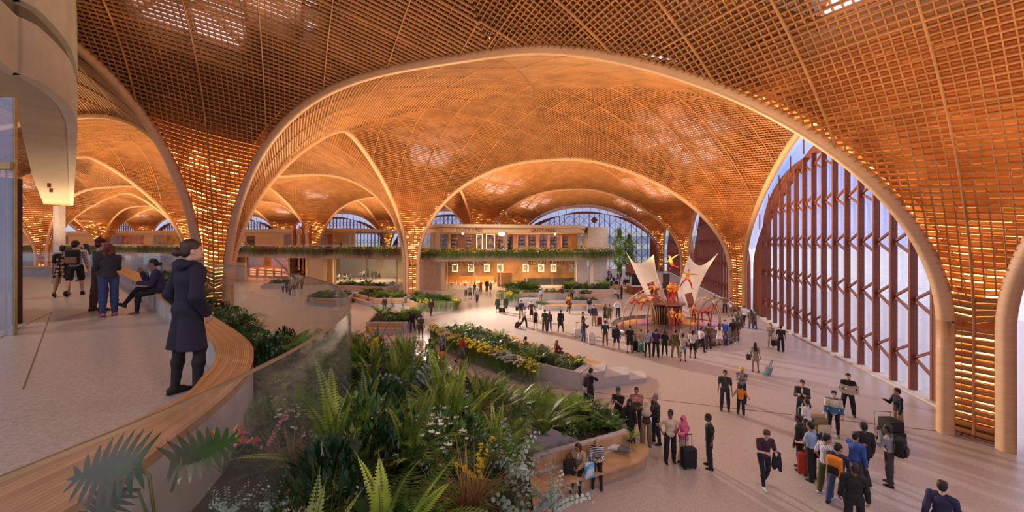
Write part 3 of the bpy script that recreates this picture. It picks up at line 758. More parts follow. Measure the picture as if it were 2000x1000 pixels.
for n, x in enumerate(range(882, 965, 26)):
    for Y in (61.2, 63.2):
        X = atY(x, Y)
        if first: tb.location = (X, Y, 0); ch.location = (X - .6, Y, 0); ch.rotation_euler = (0, 0, pi / 2)
        else:
            copy_tree(tb, (X, Y, 0), 0); copy_tree(ch, (X - .6, Y, 0), pi / 2)
        copy_tree(ch, (X + .6, Y, 0), -pi / 2); first = False
PIC = mat('framed_print', (.75, .65, .5), scale=2.5, col2=(.2, .12, .08))
for n, x in enumerate((889, 920, 951, 977, 1027, 1057, 1081, 1118)):
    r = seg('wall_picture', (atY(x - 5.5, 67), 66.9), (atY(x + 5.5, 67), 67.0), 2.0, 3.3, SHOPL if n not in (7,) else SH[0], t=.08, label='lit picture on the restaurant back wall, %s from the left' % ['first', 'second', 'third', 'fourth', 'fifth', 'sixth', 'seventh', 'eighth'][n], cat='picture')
    seg('print', (atY(x - 4, 67), 66.8), (atY(x + 4, 67), 66.9), 2.15, 3.15, PIC, t=.05, parent=r)
seg('bar_counter', (atY(1025, 64), 64), (atY(1125, 65), 65), 0, 1.1, DARK, t=.6, label='dark bar counter in the right half of the restaurant', cat='counter')
seg('bar_counter', (atY(972, 62), 62), (atY(1000, 62), 62.4), 0, 2.2, BRN, t=.6, label='brown service cabinet in the middle of the restaurant', cat='cabinet')
for p_, e_ in (((-4, 62, 4.1), 900), ((4, 63.5, 4.1), 900), ((-3, 64, 8.4), 700), ((5, 66, 8.4), 700)):
    l = bpy.data.lights.new('shop_lamp', 'AREA'); l.energy = e_ * .85; l.color = (1, .68, .38); l.size = 8; l.size_y = 2.5; l.shape = 'RECTANGLE'
    o = bpy.data.objects.new('shop_lamp', l); COL.objects.link(o); o.location = p_
for px, b, z, e_ in ((520, lw + 4, 4.2, 900), (710, lw + 5, 4.2, 900), (250, BW - 4, 9.3, 0), (200, lw + 3, 4.2, 500)):
    if e_:
        q = G(a_of(px, b), b); l = bpy.data.lights.new('shop_lamp', 'AREA'); l.energy = e_; l.color = (1, .70, .42); l.size = 10; l.size_y = 2.5; l.shape = 'RECTANGLE'
        o = bpy.data.objects.new('shop_lamp', l); COL.objects.link(o); o.location = (*q, z)
# ---------------------------------------------------------------- terrace, curved bench and glass guard
def smooth_curve(pts, n=6):
    """Catmull-Rom through the given plan points"""
    P = [Vector(p) for p in pts]; r = []
    for i in range(len(P) - 1):
        p0, p1, p2, p3 = P[max(i - 1, 0)], P[i], P[i + 1], P[min(i + 2, len(P) - 1)]
        for k in range(n):
            t = k / n; r.append(.5 * ((2 * p1) + (-p0 + p2) * t + (2 * p0 - 5 * p1 + 4 * p2 - p3) * t * t + (-p0 + 3 * p1 - 3 * p2 + p3) * t ** 3))
    return r + [P[-1]]
BI = [(-3.9, -1.5), (-3.1, .6), (-2.74, 2.05), (-2.65, 3.03), (-2.88, 3.62), (-3.19, 4.18), (-3.78, 4.91), (-4.9, 6.0), (-7.07, 8.0), (-12.6, 12.9), (-18.3, 17.7), (-19.6, 18.5), (-21.2, 18.9), (-24.5, 19.0), (-34, 19.0)]
BO = [(-3.1, -1.8), (-2.25, .3), (-2.08, 1.75), (-2.17, 2.54), (-2.40, 3.40), (-2.70, 4.05), (-3.28, 4.86), (-4.45, 6.0), (-6.62, 8.0), (-12.2, 13.25), (-18.0, 18.2), (-19.5, 19.1), (-21.2, 19.55), (-24.5, 19.65), (-34, 19.65)]
BIs, BOs = smooth_curve(BI), smooth_curve(BO)
def ribbon(name, inn, out, z0, z1, m, top_only=False, **kw):
    n = len(inn); vs = []
    for a, b in zip(inn, out): vs += [(a.x, a.y, z0), (b.x, b.y, z0), (b.x, b.y, z1), (a.x, a.y, z1)]
    fs = []
    for i in range(n - 1):
        for k in range(4): fs.append((i * 4 + k, i * 4 + (k + 1) % 4, (i + 1) * 4 + (k + 1) % 4, (i + 1) * 4 + k))
    fs += [(0, 1, 2, 3), tuple((n - 1) * 4 + k for k in (3, 2, 1, 0))]
    mb = MB(); mb.add(vs, fs); return mb.build(name, m, **kw)
def inset(inn, out, t0, t1):
    return [a + (b - a) * t0 for a, b in zip(inn, out)], [a + (b - a) * t1 for a, b in zip(inn, out)]
WOODB = mat('bench_oak', (.50, .26, .115), rough=.38, var=.14, scale=2.5)
TERC = mat('terrace_concrete', (.44, .40, .40), rough=.8, var=.18, scale=2.5, bump=.15)
# the wood grain follows the bench: strips as a pattern of the mesh itself
def bench_seat():
    mb = MB(); K = 19
    for k in range(K):
        i_, o_ = inset(BIs, BOs, k / K + (.0 if k == 0 else .001), (k + 1) / K - (.0 if k == K - 1 else .004)); n = len(i_); mb.cur = (k * 7 % 5) % 3
        vs = []
        for a, b in zip(i_, o_): vs += [(a.x, a.y, 5.89), (b.x, b.y, 5.89), (b.x, b.y, 5.95), (a.x, a.y, 5.95)]
        mb.add(vs, [(i * 4 + q, i * 4 + (q + 1) % 4, (i + 1) * 4 + (q + 1) % 4, (i + 1) * 4 + q) for i in range(n - 1) for q in range(4)])
    return mb.mesh('seat')
br_ = empty('curved_bench', (-3.0, 4.2, TER), label='long curved bench with oak seat on a concrete base, edging the terrace', cat='bench')
def adopt(o, par):
    o.parent = par; o.location = Vector(o.location) - par.location; return o
i_, o_ = inset(BIs, BOs, .08, .92); base = ribbon('base', i_, o_, 5.45, 5.9, TERC); adopt(base, br_)
seat = link('seat', bench_seat(), [WOODB, mat('bench_oak_b', (.43, .215, .095), rough=.38, var=.14, scale=3), mat('bench_oak_c', (.56, .30, .14), rough=.4, var=.14, scale=2)]); adopt(seat, br_)
# terrace floor
i_, o_ = inset(BIs, BOs, .5, .5)
poly = [(p.x, p.y) for p in i_] + [(-34, -6), (-6, -6)]
mb = MB(); mb.prism(poly, 4.9, TER); TF = mb.build('terrace_floor', FLOOR, kind='structure')
# balustrade
GC = smooth_curve([(-2.2, -1.2), (-1.45, .3), (-1.33, 1.01), (-1.27, 1.35), (-1.245, 1.70), (-1.24, 2.13), (-1.28, 2.58), (-1.37, 3.11), (-1.49, 3.55), (-1.72, 4.11), (-2.18, 4.93), (-2.72, 5.76), (-4.2, 7.4), (-7.1, 9.9), (-10.5, 13.0), (-16.4, 18.6), (-19, 20.6), (-22, 21.6), (-26, 22), (-34, 22)])
GCn = []
for i, p in enumerate(GC):
    t = (GC[min(i + 1, len(GC) - 1)] - GC[max(i - 1, 0)]).normalized(); GCn.append(Vector((t.y, -t.x)))
bal = empty('glass_balustrade', (-1.3, 1.4, 5.2), label='curved frameless glass balustrade with a thin timber rail round the planting', cat='balustrade')
gi = GC; go = [p + n * .012 for p, n in zip(GC, GCn)]
GLB = glass('guard_glass', (.93, .96, .95), refl=.05, haze=.045, hcol=(.75, .72, .72))
g = ribbon('glass_panel', gi, go, 4.9, 6.58, GLB); adopt(g, bal)
r_ = ribbon('handrail', [p - n * .001 for p, n in zip(GC, GCn)], [p + n * .013 for p, n in zip(GC, GCn)], 6.578, 6.592, mat('rail_timber', (.20, .145, .09), rough=.4)); adopt(r_, bal)
i_ = [p - n * .05 for p, n in zip(GC, GCn)]; o_ = [p + n * .25 for p, n in zip(GC, GCn)]
ribbon('terrace_edge', i_, o_, 3.7, 4.98, TERC, kind='structure')
# soil between the bench and the guard, and the deep wall behind the bench
SOIL = mat('soil', (.035, .025, .018), rough=.95, scale=6)
o2 = [a for a in BOs]
bot = MB()
def near_g(p): return min(GC, key=lambda q: (q - p).length)
vs = []; n = len(BOs)
for p in BOs: q = near_g(p); vs += [(p.x, p.y, 5.35), (q.x, q.y, 5.3)]
bot.add(vs, [(2 * i, 2 * i + 2, 2 * i + 3, 2 * i + 1) for i in range(n - 1)]); 
# solid: give it a body
bm_ = [(x, y, 4.9) for x, y, z in vs]; bot.add(bm_, [(2 * i, 2 * i + 1, 2 * i + 3, 2 * i + 2) for i in range(n - 1)])
bot.build('planting_soil', SOIL, kind='structure')
wall_o = ribbon('back_panel', [a + (b - a) * .93 for a, b in zip(BIs, BOs)], [a + (b - a) * .985 for a, b in zip(BIs, BOs)], 4.9, 5.9, TERC); adopt(wall_o, br_)

# joint lines in the floors
JT = mat('floor_joint', (.20, .13, .11), rough=.7)
def joint(p, q, z, w=.03, name='floor_joint'):
    p = Vector((*p, z)); q = Vector((*q, z)); mb = MB(); mb.bar(p, q, w, .006); mb.build(name, JT, kind='structure')
joint(at(780, 724), at(1845, 843.6), .003, .05)
joint(at(-60, 690, TER), at(100, 610, TER), TER + .003, .012); joint(at(45, 760, TER), at(100, 610, TER), TER + .003, .012)

# ---------------------------------------------------------------- the upper building overhead on the left
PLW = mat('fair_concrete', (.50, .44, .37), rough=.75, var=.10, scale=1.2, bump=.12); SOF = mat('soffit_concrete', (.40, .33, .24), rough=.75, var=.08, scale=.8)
c5 = 5.4
edge = [(-1200, 640), (-500, 700), (0, 136 + 471.5 - 136)]
def soff(px, py, z=12.6): Y = F * (z - EYE) / (YH - py); return (atY(px, Y), Y)
fr = [soff(-420, -40), soff(-150, 40), soff(0, 136), soff(40, 150), soff(80, 176), soff(108, 200), soff(122, 222), soff(129, 242), soff(131, 270)]
frs = smooth_curve(fr, 4)
far_ = soff(136.5, 402); inner = soff(85, 399)
polyS = [tuple(p) for p in frs] + [far_, inner, soff(62, 340), soff(30, 205), soff(-60, 150), soff(-420, 60)]
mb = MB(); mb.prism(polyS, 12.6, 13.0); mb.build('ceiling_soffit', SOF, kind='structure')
def vwall(name, pts, z0, z1, t, m, **kw):
    P = [Vector(p) for p in pts]; I = []
    for i, p in enumerate(P):
        d = (P[min(i + 1, len(P) - 1)] - P[max(i - 1, 0)]).normalized(); I.append(p + Vector((-d.y, d.x)) * t)
    return ribbon(name, P, I, z0, z1, m, **kw)
pts = [tuple(p) for p in frs] + [far_]
vwall('wall_fascia', pts, 12.58, 14.4, -.35, PLW, kind='structure')
vwall('wall_fascia', [tuple(Vector(p) * 1.0 + Vector((-.35, .2))) for p in pts], 14.4, 14.95, -.3, mat('shadow_gap', (.16, .13, .10), rough=.8), kind='structure')
vwall('wall_fascia', pts, 14.95, 26, -.35, PLW, kind='structure')
mb = MB(); q = Vector((atY(116, 60), 60)); mb.obox((q.x, q.y, 9.05), (1, 0, 0), (0, 1, 0), (0, 0, 1), .45, .45, 3.56); mb.build('wall_column', CONC, kind='structure')
for n, (x, y) in enumerate([(96, 358), (100, 368)]):
    p = soff(x, y); mb = MB(); mb.lathe([(.13, 12.2), (.13, 12.6)], (p[0], p[1], 0), 10); mb.build('ceiling_downlight', REDW, label='small red cylinder lamp under the overhead concrete soffit, %s of two' % ('nearer' if n == 0 else 'farther'), cat='lamp')

# ---------------------------------------------------------------- glazed shopfront at the left edge
gf = mat('brass_frame', (.50, .36, .12), rough=.35, metal=.7); drk = mat('dark_curtain', (.12, .035, .025), rough=.6, kind='stripes', scale=2, col2=(.06, .02, .015))
ZS = 7.05; XS = lambda px, Y=ZS: atY(px, Y)
mb = MB(); mb.box(XS(29), XS(31.5), ZS - .02, ZS + .02, TER, 9.8); mb.box(XS(13), XS(15), ZS - .02, ZS, TER, 8.6); mb.box(XS(-60), XS(30), ZS - .08, ZS + .02, 8.5, 8.62)
mb.build('window_47', gf, kind='structure')
mb = MB(); mb.box(XS(-60), XS(29), ZS - .03, ZS - .02, TER, 9.8); mb.build('window_48', GL, kind='structure')
mb = MB(); mb.box(-14, XS(20, 7.9), 7.9, 8.1, TER, 8.5); mb.build('shop_curtain', drk, label='dark red pleated curtain behind the brass-framed glass at the left edge', cat='curtain')
mb = MB(); mb.box(atY(-10, 7.4), atY(22, 7.6), 7.3, 7.6, TER, 6.2); mb.build('display_plinth', PLW, label='pale plinth behind the brass-framed glass at the left edge', cat='plinth')
# ---------------------------------------------------------------- bodies from distance fields
def surfnet(f, org, h):
    s = f < 0
    nx, ny, nz = f.shape
    sh = (nx - 1, ny - 1, nz - 1); acc = np.zeros(sh + (3,), np.float32); cnt = np.zeros(sh, np.float32)
    for ax in range(3):
        sl0 = [slice(None)] * 3; sl1 = [slice(None)] * 3; sl0[ax] = slice(0, -1); sl1[ax] = slice(1, None)
        f0, f1 = f[tuple(sl0)], f[tuple(sl1)]; cr = (f0 < 0) != (f1 < 0)
        t = np.where(cr, f0 / np.where(cr, f0 - f1, 1), 0)
        o1, o2 = [a for a in range(3) if a != ax]
        for d1 in (0, 1):
            for d2 in (0, 1):
                sl = [slice(None)] * 3
                sl[o1] = slice(d1, d1 + sh[o1]); sl[o2] = slice(d2, d2 + sh[o2])
                c = cr[tuple(sl)]; tt = t[tuple(sl)]
                acc[..., ax] += np.where(c, tt, 0); acc[..., o1] += np.where(c, d1, 0); acc[..., o2] += np.where(c, d2, 0); cnt += c
    has = cnt > 0; idx = -np.ones(sh, np.int64); idx[has] = np.arange(has.sum())
    ijk = np.argwhere(has); V = (ijk + acc[has] / cnt[has][:, None]) * h + org
    Q = []
    for ax in range(3):
        sl0 = [slice(None)] * 3; sl1 = [slice(None)] * 3; sl0[ax] = slice(0, -1); sl1[ax] = slice(1, None)
        a, b = s[tuple(sl0)], s[tuple(sl1)]; cr = a != b
        o1, o2 = (ax + 1) % 3, (ax + 2) % 3
        e = np.argwhere(cr); e = e[(e[:, o1] > 0) & (e[:, o2] > 0) & (e[:, o1] < sh[o1]) & (e[:, o2] < sh[o2])]
        if len(e) == 0: continue
        def g(d1, d2): q = e.copy(); q[:, o1] -= d1; q[:, o2] -= d2; return idx[q[:, 0], q[:, 1], q[:, 2]]
        q = np.stack([g(1, 1), g(0, 1), g(0, 0), g(1, 0)], 1); fl = a[e[:, 0], e[:, 1], e[:, 2]]
        q[~fl] = q[~fl][:, ::-1]; Q.append(q)
    Q = np.concatenate(Q); Q = Q[(Q >= 0).all(1)]
    return V, Q

class Field:
    """list of round cones and ellipsoids blended into one surface"""
    def __init__(s, k=.02): s.p = []; s.cut = []; s.k = k; s.sub = []
    def cone(s, a, b, r1, r2=None, fl=1.0, k=None): s.p.append(('c', np.array(a, float), np.array(b, float), r1, r1 if r2 is None else r2, k)); return s
    def ell(s, c, r, R=None, k=None): s.p.append(('e', np.array(c, float), np.array(r, float), R, None, k)); return s
    def plane(s, p, n): s.cut.append((np.array(p, float), np.array(n, float) / np.linalg.norm(n))); return s      # keeps the side opposite n
    def minus(s, c, r): s.sub.append((np.array(c, float), np.array(r, float))); return s
    def mesh(s, h):
        lo = np.full(3, 1e9); hi = -lo
        for t, a, b, r1, r2, k in s.p:
            if t == 'c': m = max(r1, r2); lo = np.minimum(lo, np.minimum(a, b) - m); hi = np.maximum(hi, np.maximum(a, b) + m)
            else: m = max(b); lo = np.minimum(lo, a - m); hi = np.maximum(hi, a + m)
        lo -= 2.5 * h + .01; hi += 2.5 * h + .01
        n = np.ceil((hi - lo) / h).astype(int) + 1
        X = (lo[0] + h * np.arange(n[0]))[:, None, None]; Y = (lo[1] + h * np.arange(n[1]))[None, :, None]; Z = (lo[2] + h * np.arange(n[2]))[None, None, :]
        f = np.full(n, 1., np.float32)
        for t, a, b, r1, r2, k in s.p:
            kk = s.k if k is None else k
            if t == 'c': l, u = np.minimum(a, b) - max(r1, r2), np.maximum(a, b) + max(r1, r2)
            else: l, u = a - max(b), a + max(b)
            i0 = np.maximum(((l - lo - .09) / h).astype(int), 0); i1 = np.minimum(((u - lo + .09) / h).astype(int) + 2, n)
            sl = tuple(slice(i0[q], i1[q]) for q in range(3))
            x, y, z = X[sl[0]], Y[:, sl[1]], Z[:, :, sl[2]]
            if t == 'c':
                ba = b - a; L2 = ba @ ba + 1e-9
                tt = np.clip(((x - a[0]) * ba[0] + (y - a[1]) * ba[1] + (z - a[2]) * ba[2]) / L2, 0, 1)
                d = np.sqrt((x - a[0] - tt * ba[0]) ** 2 + (y - a[1] - tt * ba[1]) ** 2 + (z - a[2] - tt * ba[2]) ** 2) - (r1 + (r2 - r1) * tt)
            else:
                px, py, pz = x - a[0], y - a[1], z - a[2]
                if r1 is not None:
                    R = r1; px, py, pz = R[0][0] * px + R[0][1] * py + R[0][2] * pz, R[1][0] * px + R[1][1] * py + R[1][2] * pz, R[2][0] * px + R[2][1] * py + R[2][2] * pz
                q = np.sqrt((px / b[0]) ** 2 + (py / b[1]) ** 2 + (pz / b[2]) ** 2); d = (q - 1) * min(b)
            c = f[sl]; hh = np.clip(.5 + .5 * (c - d) / kk, 0, 1)
            f[sl] = c * (1 - hh) + d * hh - kk * hh * (1 - hh)
        for p, nn in s.cut:
            d = (X - p[0]) * nn[0] + (Y - p[1]) * nn[1] + (Z - p[2]) * nn[2]; f = np.maximum(f, d)
        for c, r in s.sub:
            q = np.sqrt(((X - c[0]) / r[0]) ** 2 + ((Y - c[1]) / r[1]) ** 2 + ((Z - c[2]) / r[2]) ** 2); f = np.maximum(f, (1 - q) * min(r))
        return surfnet(f.astype(np.float32), lo, h)

SKIN = {'l': mat('skin_light', (.66, .40, .29), rough=.5, var=.06), 'm': mat('skin_tan', (.40, .215, .135), rough=.5, var=.06), 'd': mat('skin_dark', (.15, .075, .045), rough=.5, var=.06)}
HAIRC = {'black': (.012, .010, .010), 'brown': (.05, .022, .012), 'auburn': (.16, .035, .015), 'ginger': (.40, .14, .04), 'grey': (.2, .19, .18), 'blond': (.45, .28, .12)}
CLO = {'black': (.014, .013, .015), 'charcoal': (.045, .042, .045), 'grey': (.16, .155, .16), 'lgrey': (.36, .36, .38), 'white': (.72, .71, .70), 'cream': (.62, .52, .38), 'beige': (.45, .34, .22), 'khaki': (.25, .18, .10),
       'brown': (.11, .05, .028), 'tan': (.30, .17, .08), 'navy': (.018, .022, .07), 'indigo': (.035, .028, .085), 'blue': (.04, .10, .40), 'sky': (.30, .42, .62), 'jeans': (.045, .08, .20), 'djeans': (.02, .03, .06), 'teal': (.03, .20, .18),
       'green': (.025, .06, .045), 'olive': (.10, .10, .035), 'mint': (.30, .55, .42), 'red': (.45, .03, .02), 'maroon': (.12, .015, .022), 'pink': (.70, .16, .26), 'rose': (.42, .06, .11), 'orange': (.75, .24, .02), 'yellow': (.75, .50, .03),
       'scarlet': (.60, .025, .012), 'plum': (.055, .018, .04), 'night': (.014, .012, .030)}
PAT = {'polka': dict(col=(.015, .012, .012), col2=(.55, .30, .14), kind='dots', scale=9), 'checks': dict(col=(.62, .60, .56), col2=(.25, .25, .27), kind='checker', scale=22), 'gold_checks': dict(col=(.70, .40, .10), col2=(.75, .62, .42), kind='checker', scale=24),
       'bw_stripes': dict(col=(.7, .68, .66), col2=(.02, .02, .02), kind='stripes', scale=7, stretch=(0.01, .01, 1)), 'blue_stripes': dict(col=(.70, .72, .78), col2=(.28, .30, .42), kind='stripes', scale=7, stretch=(1, .01, .01)),
       'olive_stripes': dict(col=(.20, .19, .07), col2=(.05, .05, .025), kind='stripes', scale=5, stretch=(.01, .01, 1)), 'plaid': dict(col=(.09, .08, .08), col2=(.014, .013, .013), kind='checker', scale=16),
       'floral': dict(col=(.55, .60, .65), col2=(.05, .10, .15), kind='voronoi', scale=16), 'leopard': dict(col=(.40, .33, .26), col2=(.04, .035, .03), kind='dots', scale=14),
       'motley': dict(col=(.70, .06, .015), col2=(.85, .48, .02), kind='noise', scale=5.5), 'grey_print': dict(col=(.42, .42, .44), col2=(.06, .12, .14), kind='noise', scale=7), 'colour_block': dict(col=(.66, .60, .46), col2=(.05, .16, .34), kind='stripes', scale=.62, stretch=(.01, .01, 1))}
def cloth(c):
    if c in PAT: return mat('cloth_' + c, rough=.8, **PAT[c])
    return mat('cloth_' + c, CLO[c], rough=.8, var=.18, scale=14, bump=.25)
def hairm(c): return mat('hair_' + c, HAIRC[c], rough=.45, var=.3, scale=30)

def rot(v, axis, deg): return Matrix.Rotation(radians(deg), 3, axis) @ Vector(v)
ARMS = {'down': [(4, 9, 12), (4, 9, 12)], 'phone': [(28, 6, 88), (28, 6, 88)], 'phone1': [(28, 6, 92), (4, 9, 15)], 'camera': [(62, 14, 112), (62, 14, 112)], 'pocket': [(-12, 16, 48), (-12, 16, 48)], 'hip': [(-18, 34, 78), (-18, 34, 78)], 'hip1': [(-18, 34, 78), (4, 9, 10)],
        'raise': [(160, 8, 20), (10, 10, 30)], 'behind': [(-28, 6, 45), (-28, 6, 45)], 'swing': [(24, 7, 22), (-24, 7, 18)], 'chin': [(48, 2, 125), (30, -6, 78)], 'ear': [(60, 22, 132), (8, 10, 40)], 'lap': [(32, 2, 62), (32, 2, 62)], 'fold': [(36, -6, 96), (36, -6, 96)],
        'star': [(20, 100, 5), (20, 100, 5)], 'read': [(36, 16, 72), (36, 16, 72)], 'pull': [(-22, 8, 4), (6, 8, 14)], 'point': [(50, 10, 30), (20, 8, 60)], 'hug': [(44, 10, 70), (20, 12, 40)], 'photo1': [(120, 10, 10), (70, 10, 60)], 'lie': [(150, 10, 70), (150, 10, 70)]}
LEGS = {'stand': [(2, 4, 4), (-2, 4, 4)], 'walk': [(20, 14, 1), (-18, 16, 1)], 'relax': [(6, 12, 6), (-3, 2, 3)], 'wide': [(3, 4, 9), (-2, 4, 9)], 'sit': [(86, 84, 6), (82, 76, 6)], 'cross': [(96, 62, -10), (78, 74, 4)], 'close': [(1, 2, 1), (-1, 3, 1)],
        'split': [(70, 6, 12), (-50, 10, 14)], 'leap': [(12, 10, 42), (12, 14, 34)], 'squat': [(60, 90, 20), (60, 90, 20)], 'straight': [(0, 2, 5), (0, 2, 5)], 'cross_stand': [(10, 8, -3), (-6, 20, 6)], 'lielegs': [(-2, 70, 3), (-4, 85, 3)]}
SEATS = ('sit', 'cross')

def short_label(s):
    w = s.split(); return s
def person(loc, face, label, h=1.72, sex='m', skin='m', top=('tee', 'black'), bot=('trousers', 'black'), hair=('short', 'black'), shoe='black', arms='down', legs='stand', lean=2, head=(0, 0), vx=.022, seat=None, tilt=None, group=None, cat='person', hands=False, belt=None, name='person', girth=1.0):
    """loc: plan point and ground level; face: heading, 0 looks away, 90 to the left, 180 towards the camera"""
    S = h / 1.75; g = girth; fem = sex == 'f'
    face = face + math.degrees(atan2(-loc[0], loc[1]))      # given as seen along the sight line
    root = empty(name, loc, radians(face), label, cat, group)
    if tilt: root.rotation_euler = tilt
    L0 = LEGS[legs] if isinstance(legs, str) else legs; A_ = ARMS[arms] if isinstance(arms, str) else arms
    th, sh_ = .43, .42
    J = {}; zmin = 1e9
    for sgn, (hp, kb, out) in zip((1, -1), L0):
        hip = Vector((sgn * .092, 0, 0)); d = rot(rot((0, 0, -1), 'X', hp), 'Y', -sgn * out)
        knee = hip + d * th; d2 = rot(rot((0, 0, -1), 'X', hp - kb), 'Y', -sgn * out * .6); ank = knee + d2 * sh_
        J[sgn] = [hip, knee, ank, d2]; zmin = min(zmin, ank.z)
    hz = -zmin + .085 if seat is None else (seat / S + .09)
    for sgn in J: J[sgn] = [J[sgn][0] + Vector((0, 0, hz)), J[sgn][1] + Vector((0, 0, hz)), J[sgn][2] + Vector((0, 0, hz)), J[sgn][3]]
    Rl = Matrix.Rotation(radians(-lean), 3, 'X')
    pel = Vector((0, 0, hz)); T = lambda x, y, z: pel + Rl @ Vector((x, y, z))
    sw = .165 if fem else .188
    chest = T(0, .0, .36); waist = T(0, 0, .15); neck = T(0, -.005, .545); Rh = Rl @ Matrix.Rotation(radians(head[0]), 3, 'Z') @ Matrix.Rotation(radians(head[1] + lean * .6), 3, 'X')
    hc = T(0, .0, .60) + Rh @ Vector((0, .02, .085)); H = lambda x, y, z: hc + Rh @ Vector((x, y, z))
    Rm = [list(r) for r in Rh.transposed()]; RT = [list(r) for r in Rl.transposed()]
    arm = {}
    for sgn, (fw, out, eb) in zip((1, -1), A_):
        s_ = T(sgn * sw, 0, .462); d = Rl @ rot(rot((0, 0, -1), 'X', fw), 'Y', -sgn * out); el = s_ + d * .29
        inw = 22 if eb > 40 else 4
        if eb > 110: inw = 14
        d2 = Rl @ rot(rot(rot((0, 0, -1), 'X', fw + eb), 'Z', sgn * inw), 'Y', -sgn * out * (.3 if eb > 40 else 1)); wr = el + d2 * .25
        arm[sgn] = [s_, el, wr, d2]
    P3 = lambda v: np.array(v) * S
    M_ = []
    def emit_(nm, fld, m, hx=None):
        V, Q = fld.mesh((hx or vx)); 
        me = npmesh(nm, V, Q, smooth=True); o = link(nm, me, m, root); return o
    # ---- body
    f = Field(.022 * S)
    hr = .92 if fem else 1.0
    f.ell(P3(H(0, -.005, .03)), np.array((.077, .095, .10)) * S * hr, Rm); f.ell(P3(H(0, .022, -.045)), np.array((.056, .068, .075)) * S * hr, Rm)
    f.cone(P3(H(0, .086, .004)), P3(H(0, .100, -.026)), .008 * S, .012 * S, k=.012)
    for sg in (1, -1):
        f.ell(P3(H(sg * .078, -.005, -.01)), np.array((.012, .02, .03)) * S, Rm, k=.008)
        f.ell(P3(H(sg * .03, .088, .045)), np.array((.026, .012, .009)) * S, Rm, k=.012)
    f.ell(P3(H(0, .092, -.062)), np.array((.024, .012, .010)) * S, Rm, k=.01)
    f.cone(P3(neck + Vector((0, 0, -.04))), P3(H(0, -.018, -.05)), (.052 if fem else .060) * S, (.048 if fem else .056) * S)
    f.ell(P3(T(0, 0, .34)), np.array((.135, .085, .18)) * S * .95, RT); f.ell(P3(T(0, 0, .06)), np.array((.13, .09, .12)) * S * .95, RT)
    for sg in (1, -1):
        s_, el, wr, d2 = arm[sg]
        f.cone(P3(T(sg * sw * .5, 0, .47)), P3(s_), .05 * S, .046 * S); f.cone(P3(s_), P3(el), .044 * S, .034 * S); f.cone(P3(el), P3(wr), .035 * S, .024 * S)
        hip, kn, an, dl = J[sg]
        f.cone(P3(hip), P3(kn), .07 * S, .048 * S); f.cone(P3(kn), P3(kn + (an - kn) * .35 + Vector((0, 0, 0))), .046 * S, .051 * S); f.cone(P3(kn + (an - kn) * .35), P3(an), .05 * S, .032 * S)
        pn = Vector((-sg, 0, 0)) if abs(d2.x) < .8 else Vector((0, 0, -1))
        pn = (pn - d2 * pn.dot(d2)).normalized(); fd_ = d2.cross(pn).normalized()
        if fd_.y < 0: fd_ = -fd_
        if hands:
            arm[sg].append((pn, fd_))
        else:
            f.ell(P3(wr + d2 * .055), np.array((.022, .036, .05)) * S if abs(d2.z) > .7 else np.array((.03, .05, .028)) * S); f.cone(P3(wr + d2 * .08), P3(wr + d2 * .13 + pn * .03), .022 * S, .014 * S); f.cone(P3(wr + d2 * .03), P3(wr + d2 * .07 + fd_ * .045), .014 * S, .011 * S, k=.01)
    V, Q = f.mesh(vx)
    if hands:     # palm, four fingers of different length and a thumb on each hand
        for sg in (1, -1):
            s_, el, wr, d2, (pn, fd_) = arm[sg]; hf = Field(.006 * S)
            hf.cone(P3(wr - d2 * .03), P3(wr + d2 * .02), .025 * S, .024 * S, k=.015)
            for q in (-.026, -.009, .009, .026): hf.cone(P3(wr + d2 * .02 + fd_ * q * .7), P3(wr + d2 * .085 + fd_ * q), .015 * S, .011 * S, k=.014)
            for n_, (q, l) in enumerate(((.027, .068), (.009, .078), (-.009, .072), (-.026, .056))):
                b = wr + d2 * .085 + fd_ * q; c1 = (d2 * .85 + pn * .5).normalized(); c2 = (d2 * .35 + pn * .9).normalized()
                hf.cone(P3(b), P3(b + c1 * l * .5), .0092 * S, .0085 * S); hf.cone(P3(b + c1 * l * .5), P3(b + c1 * l * .5 + c2 * l * .5), .0085 * S, .0068 * S)
            b = wr + d2 * .025 + fd_ * .026; e_ = (d2 * .6 + fd_ * .75 + pn * .3).normalized(); e2 = (d2 * .85 + fd_ * .2 + pn * .5).normalized()
            hf.cone(P3(b), P3(b + e_ * .04), .013 * S, .0105 * S); hf.cone(P3(b + e_ * .04), P3(b + e_ * .04 + e2 * .035), .0105 * S, .008 * S)
            v2, q2 = hf.mesh(.0055 * S); Q = np.concatenate([Q, q2 + len(V)]); V = np.concatenate([V, v2])
    link('body', npmesh('body', V, Q, smooth=True), SKIN[skin], root)
    if vx <= .015:
        f = Field(.004)
        for sg in (1, -1): f.ell(P3(H(sg * .031, .089, .022)), np.array((.013, .009, .0075)) * S, Rm)
        emit_('eyes', f, mat('eye_dark', (.02, .015, .012), rough=.2), .005)
    # ---- lower clothes
    bt, bc = bot; ov = .016 + vx * .25
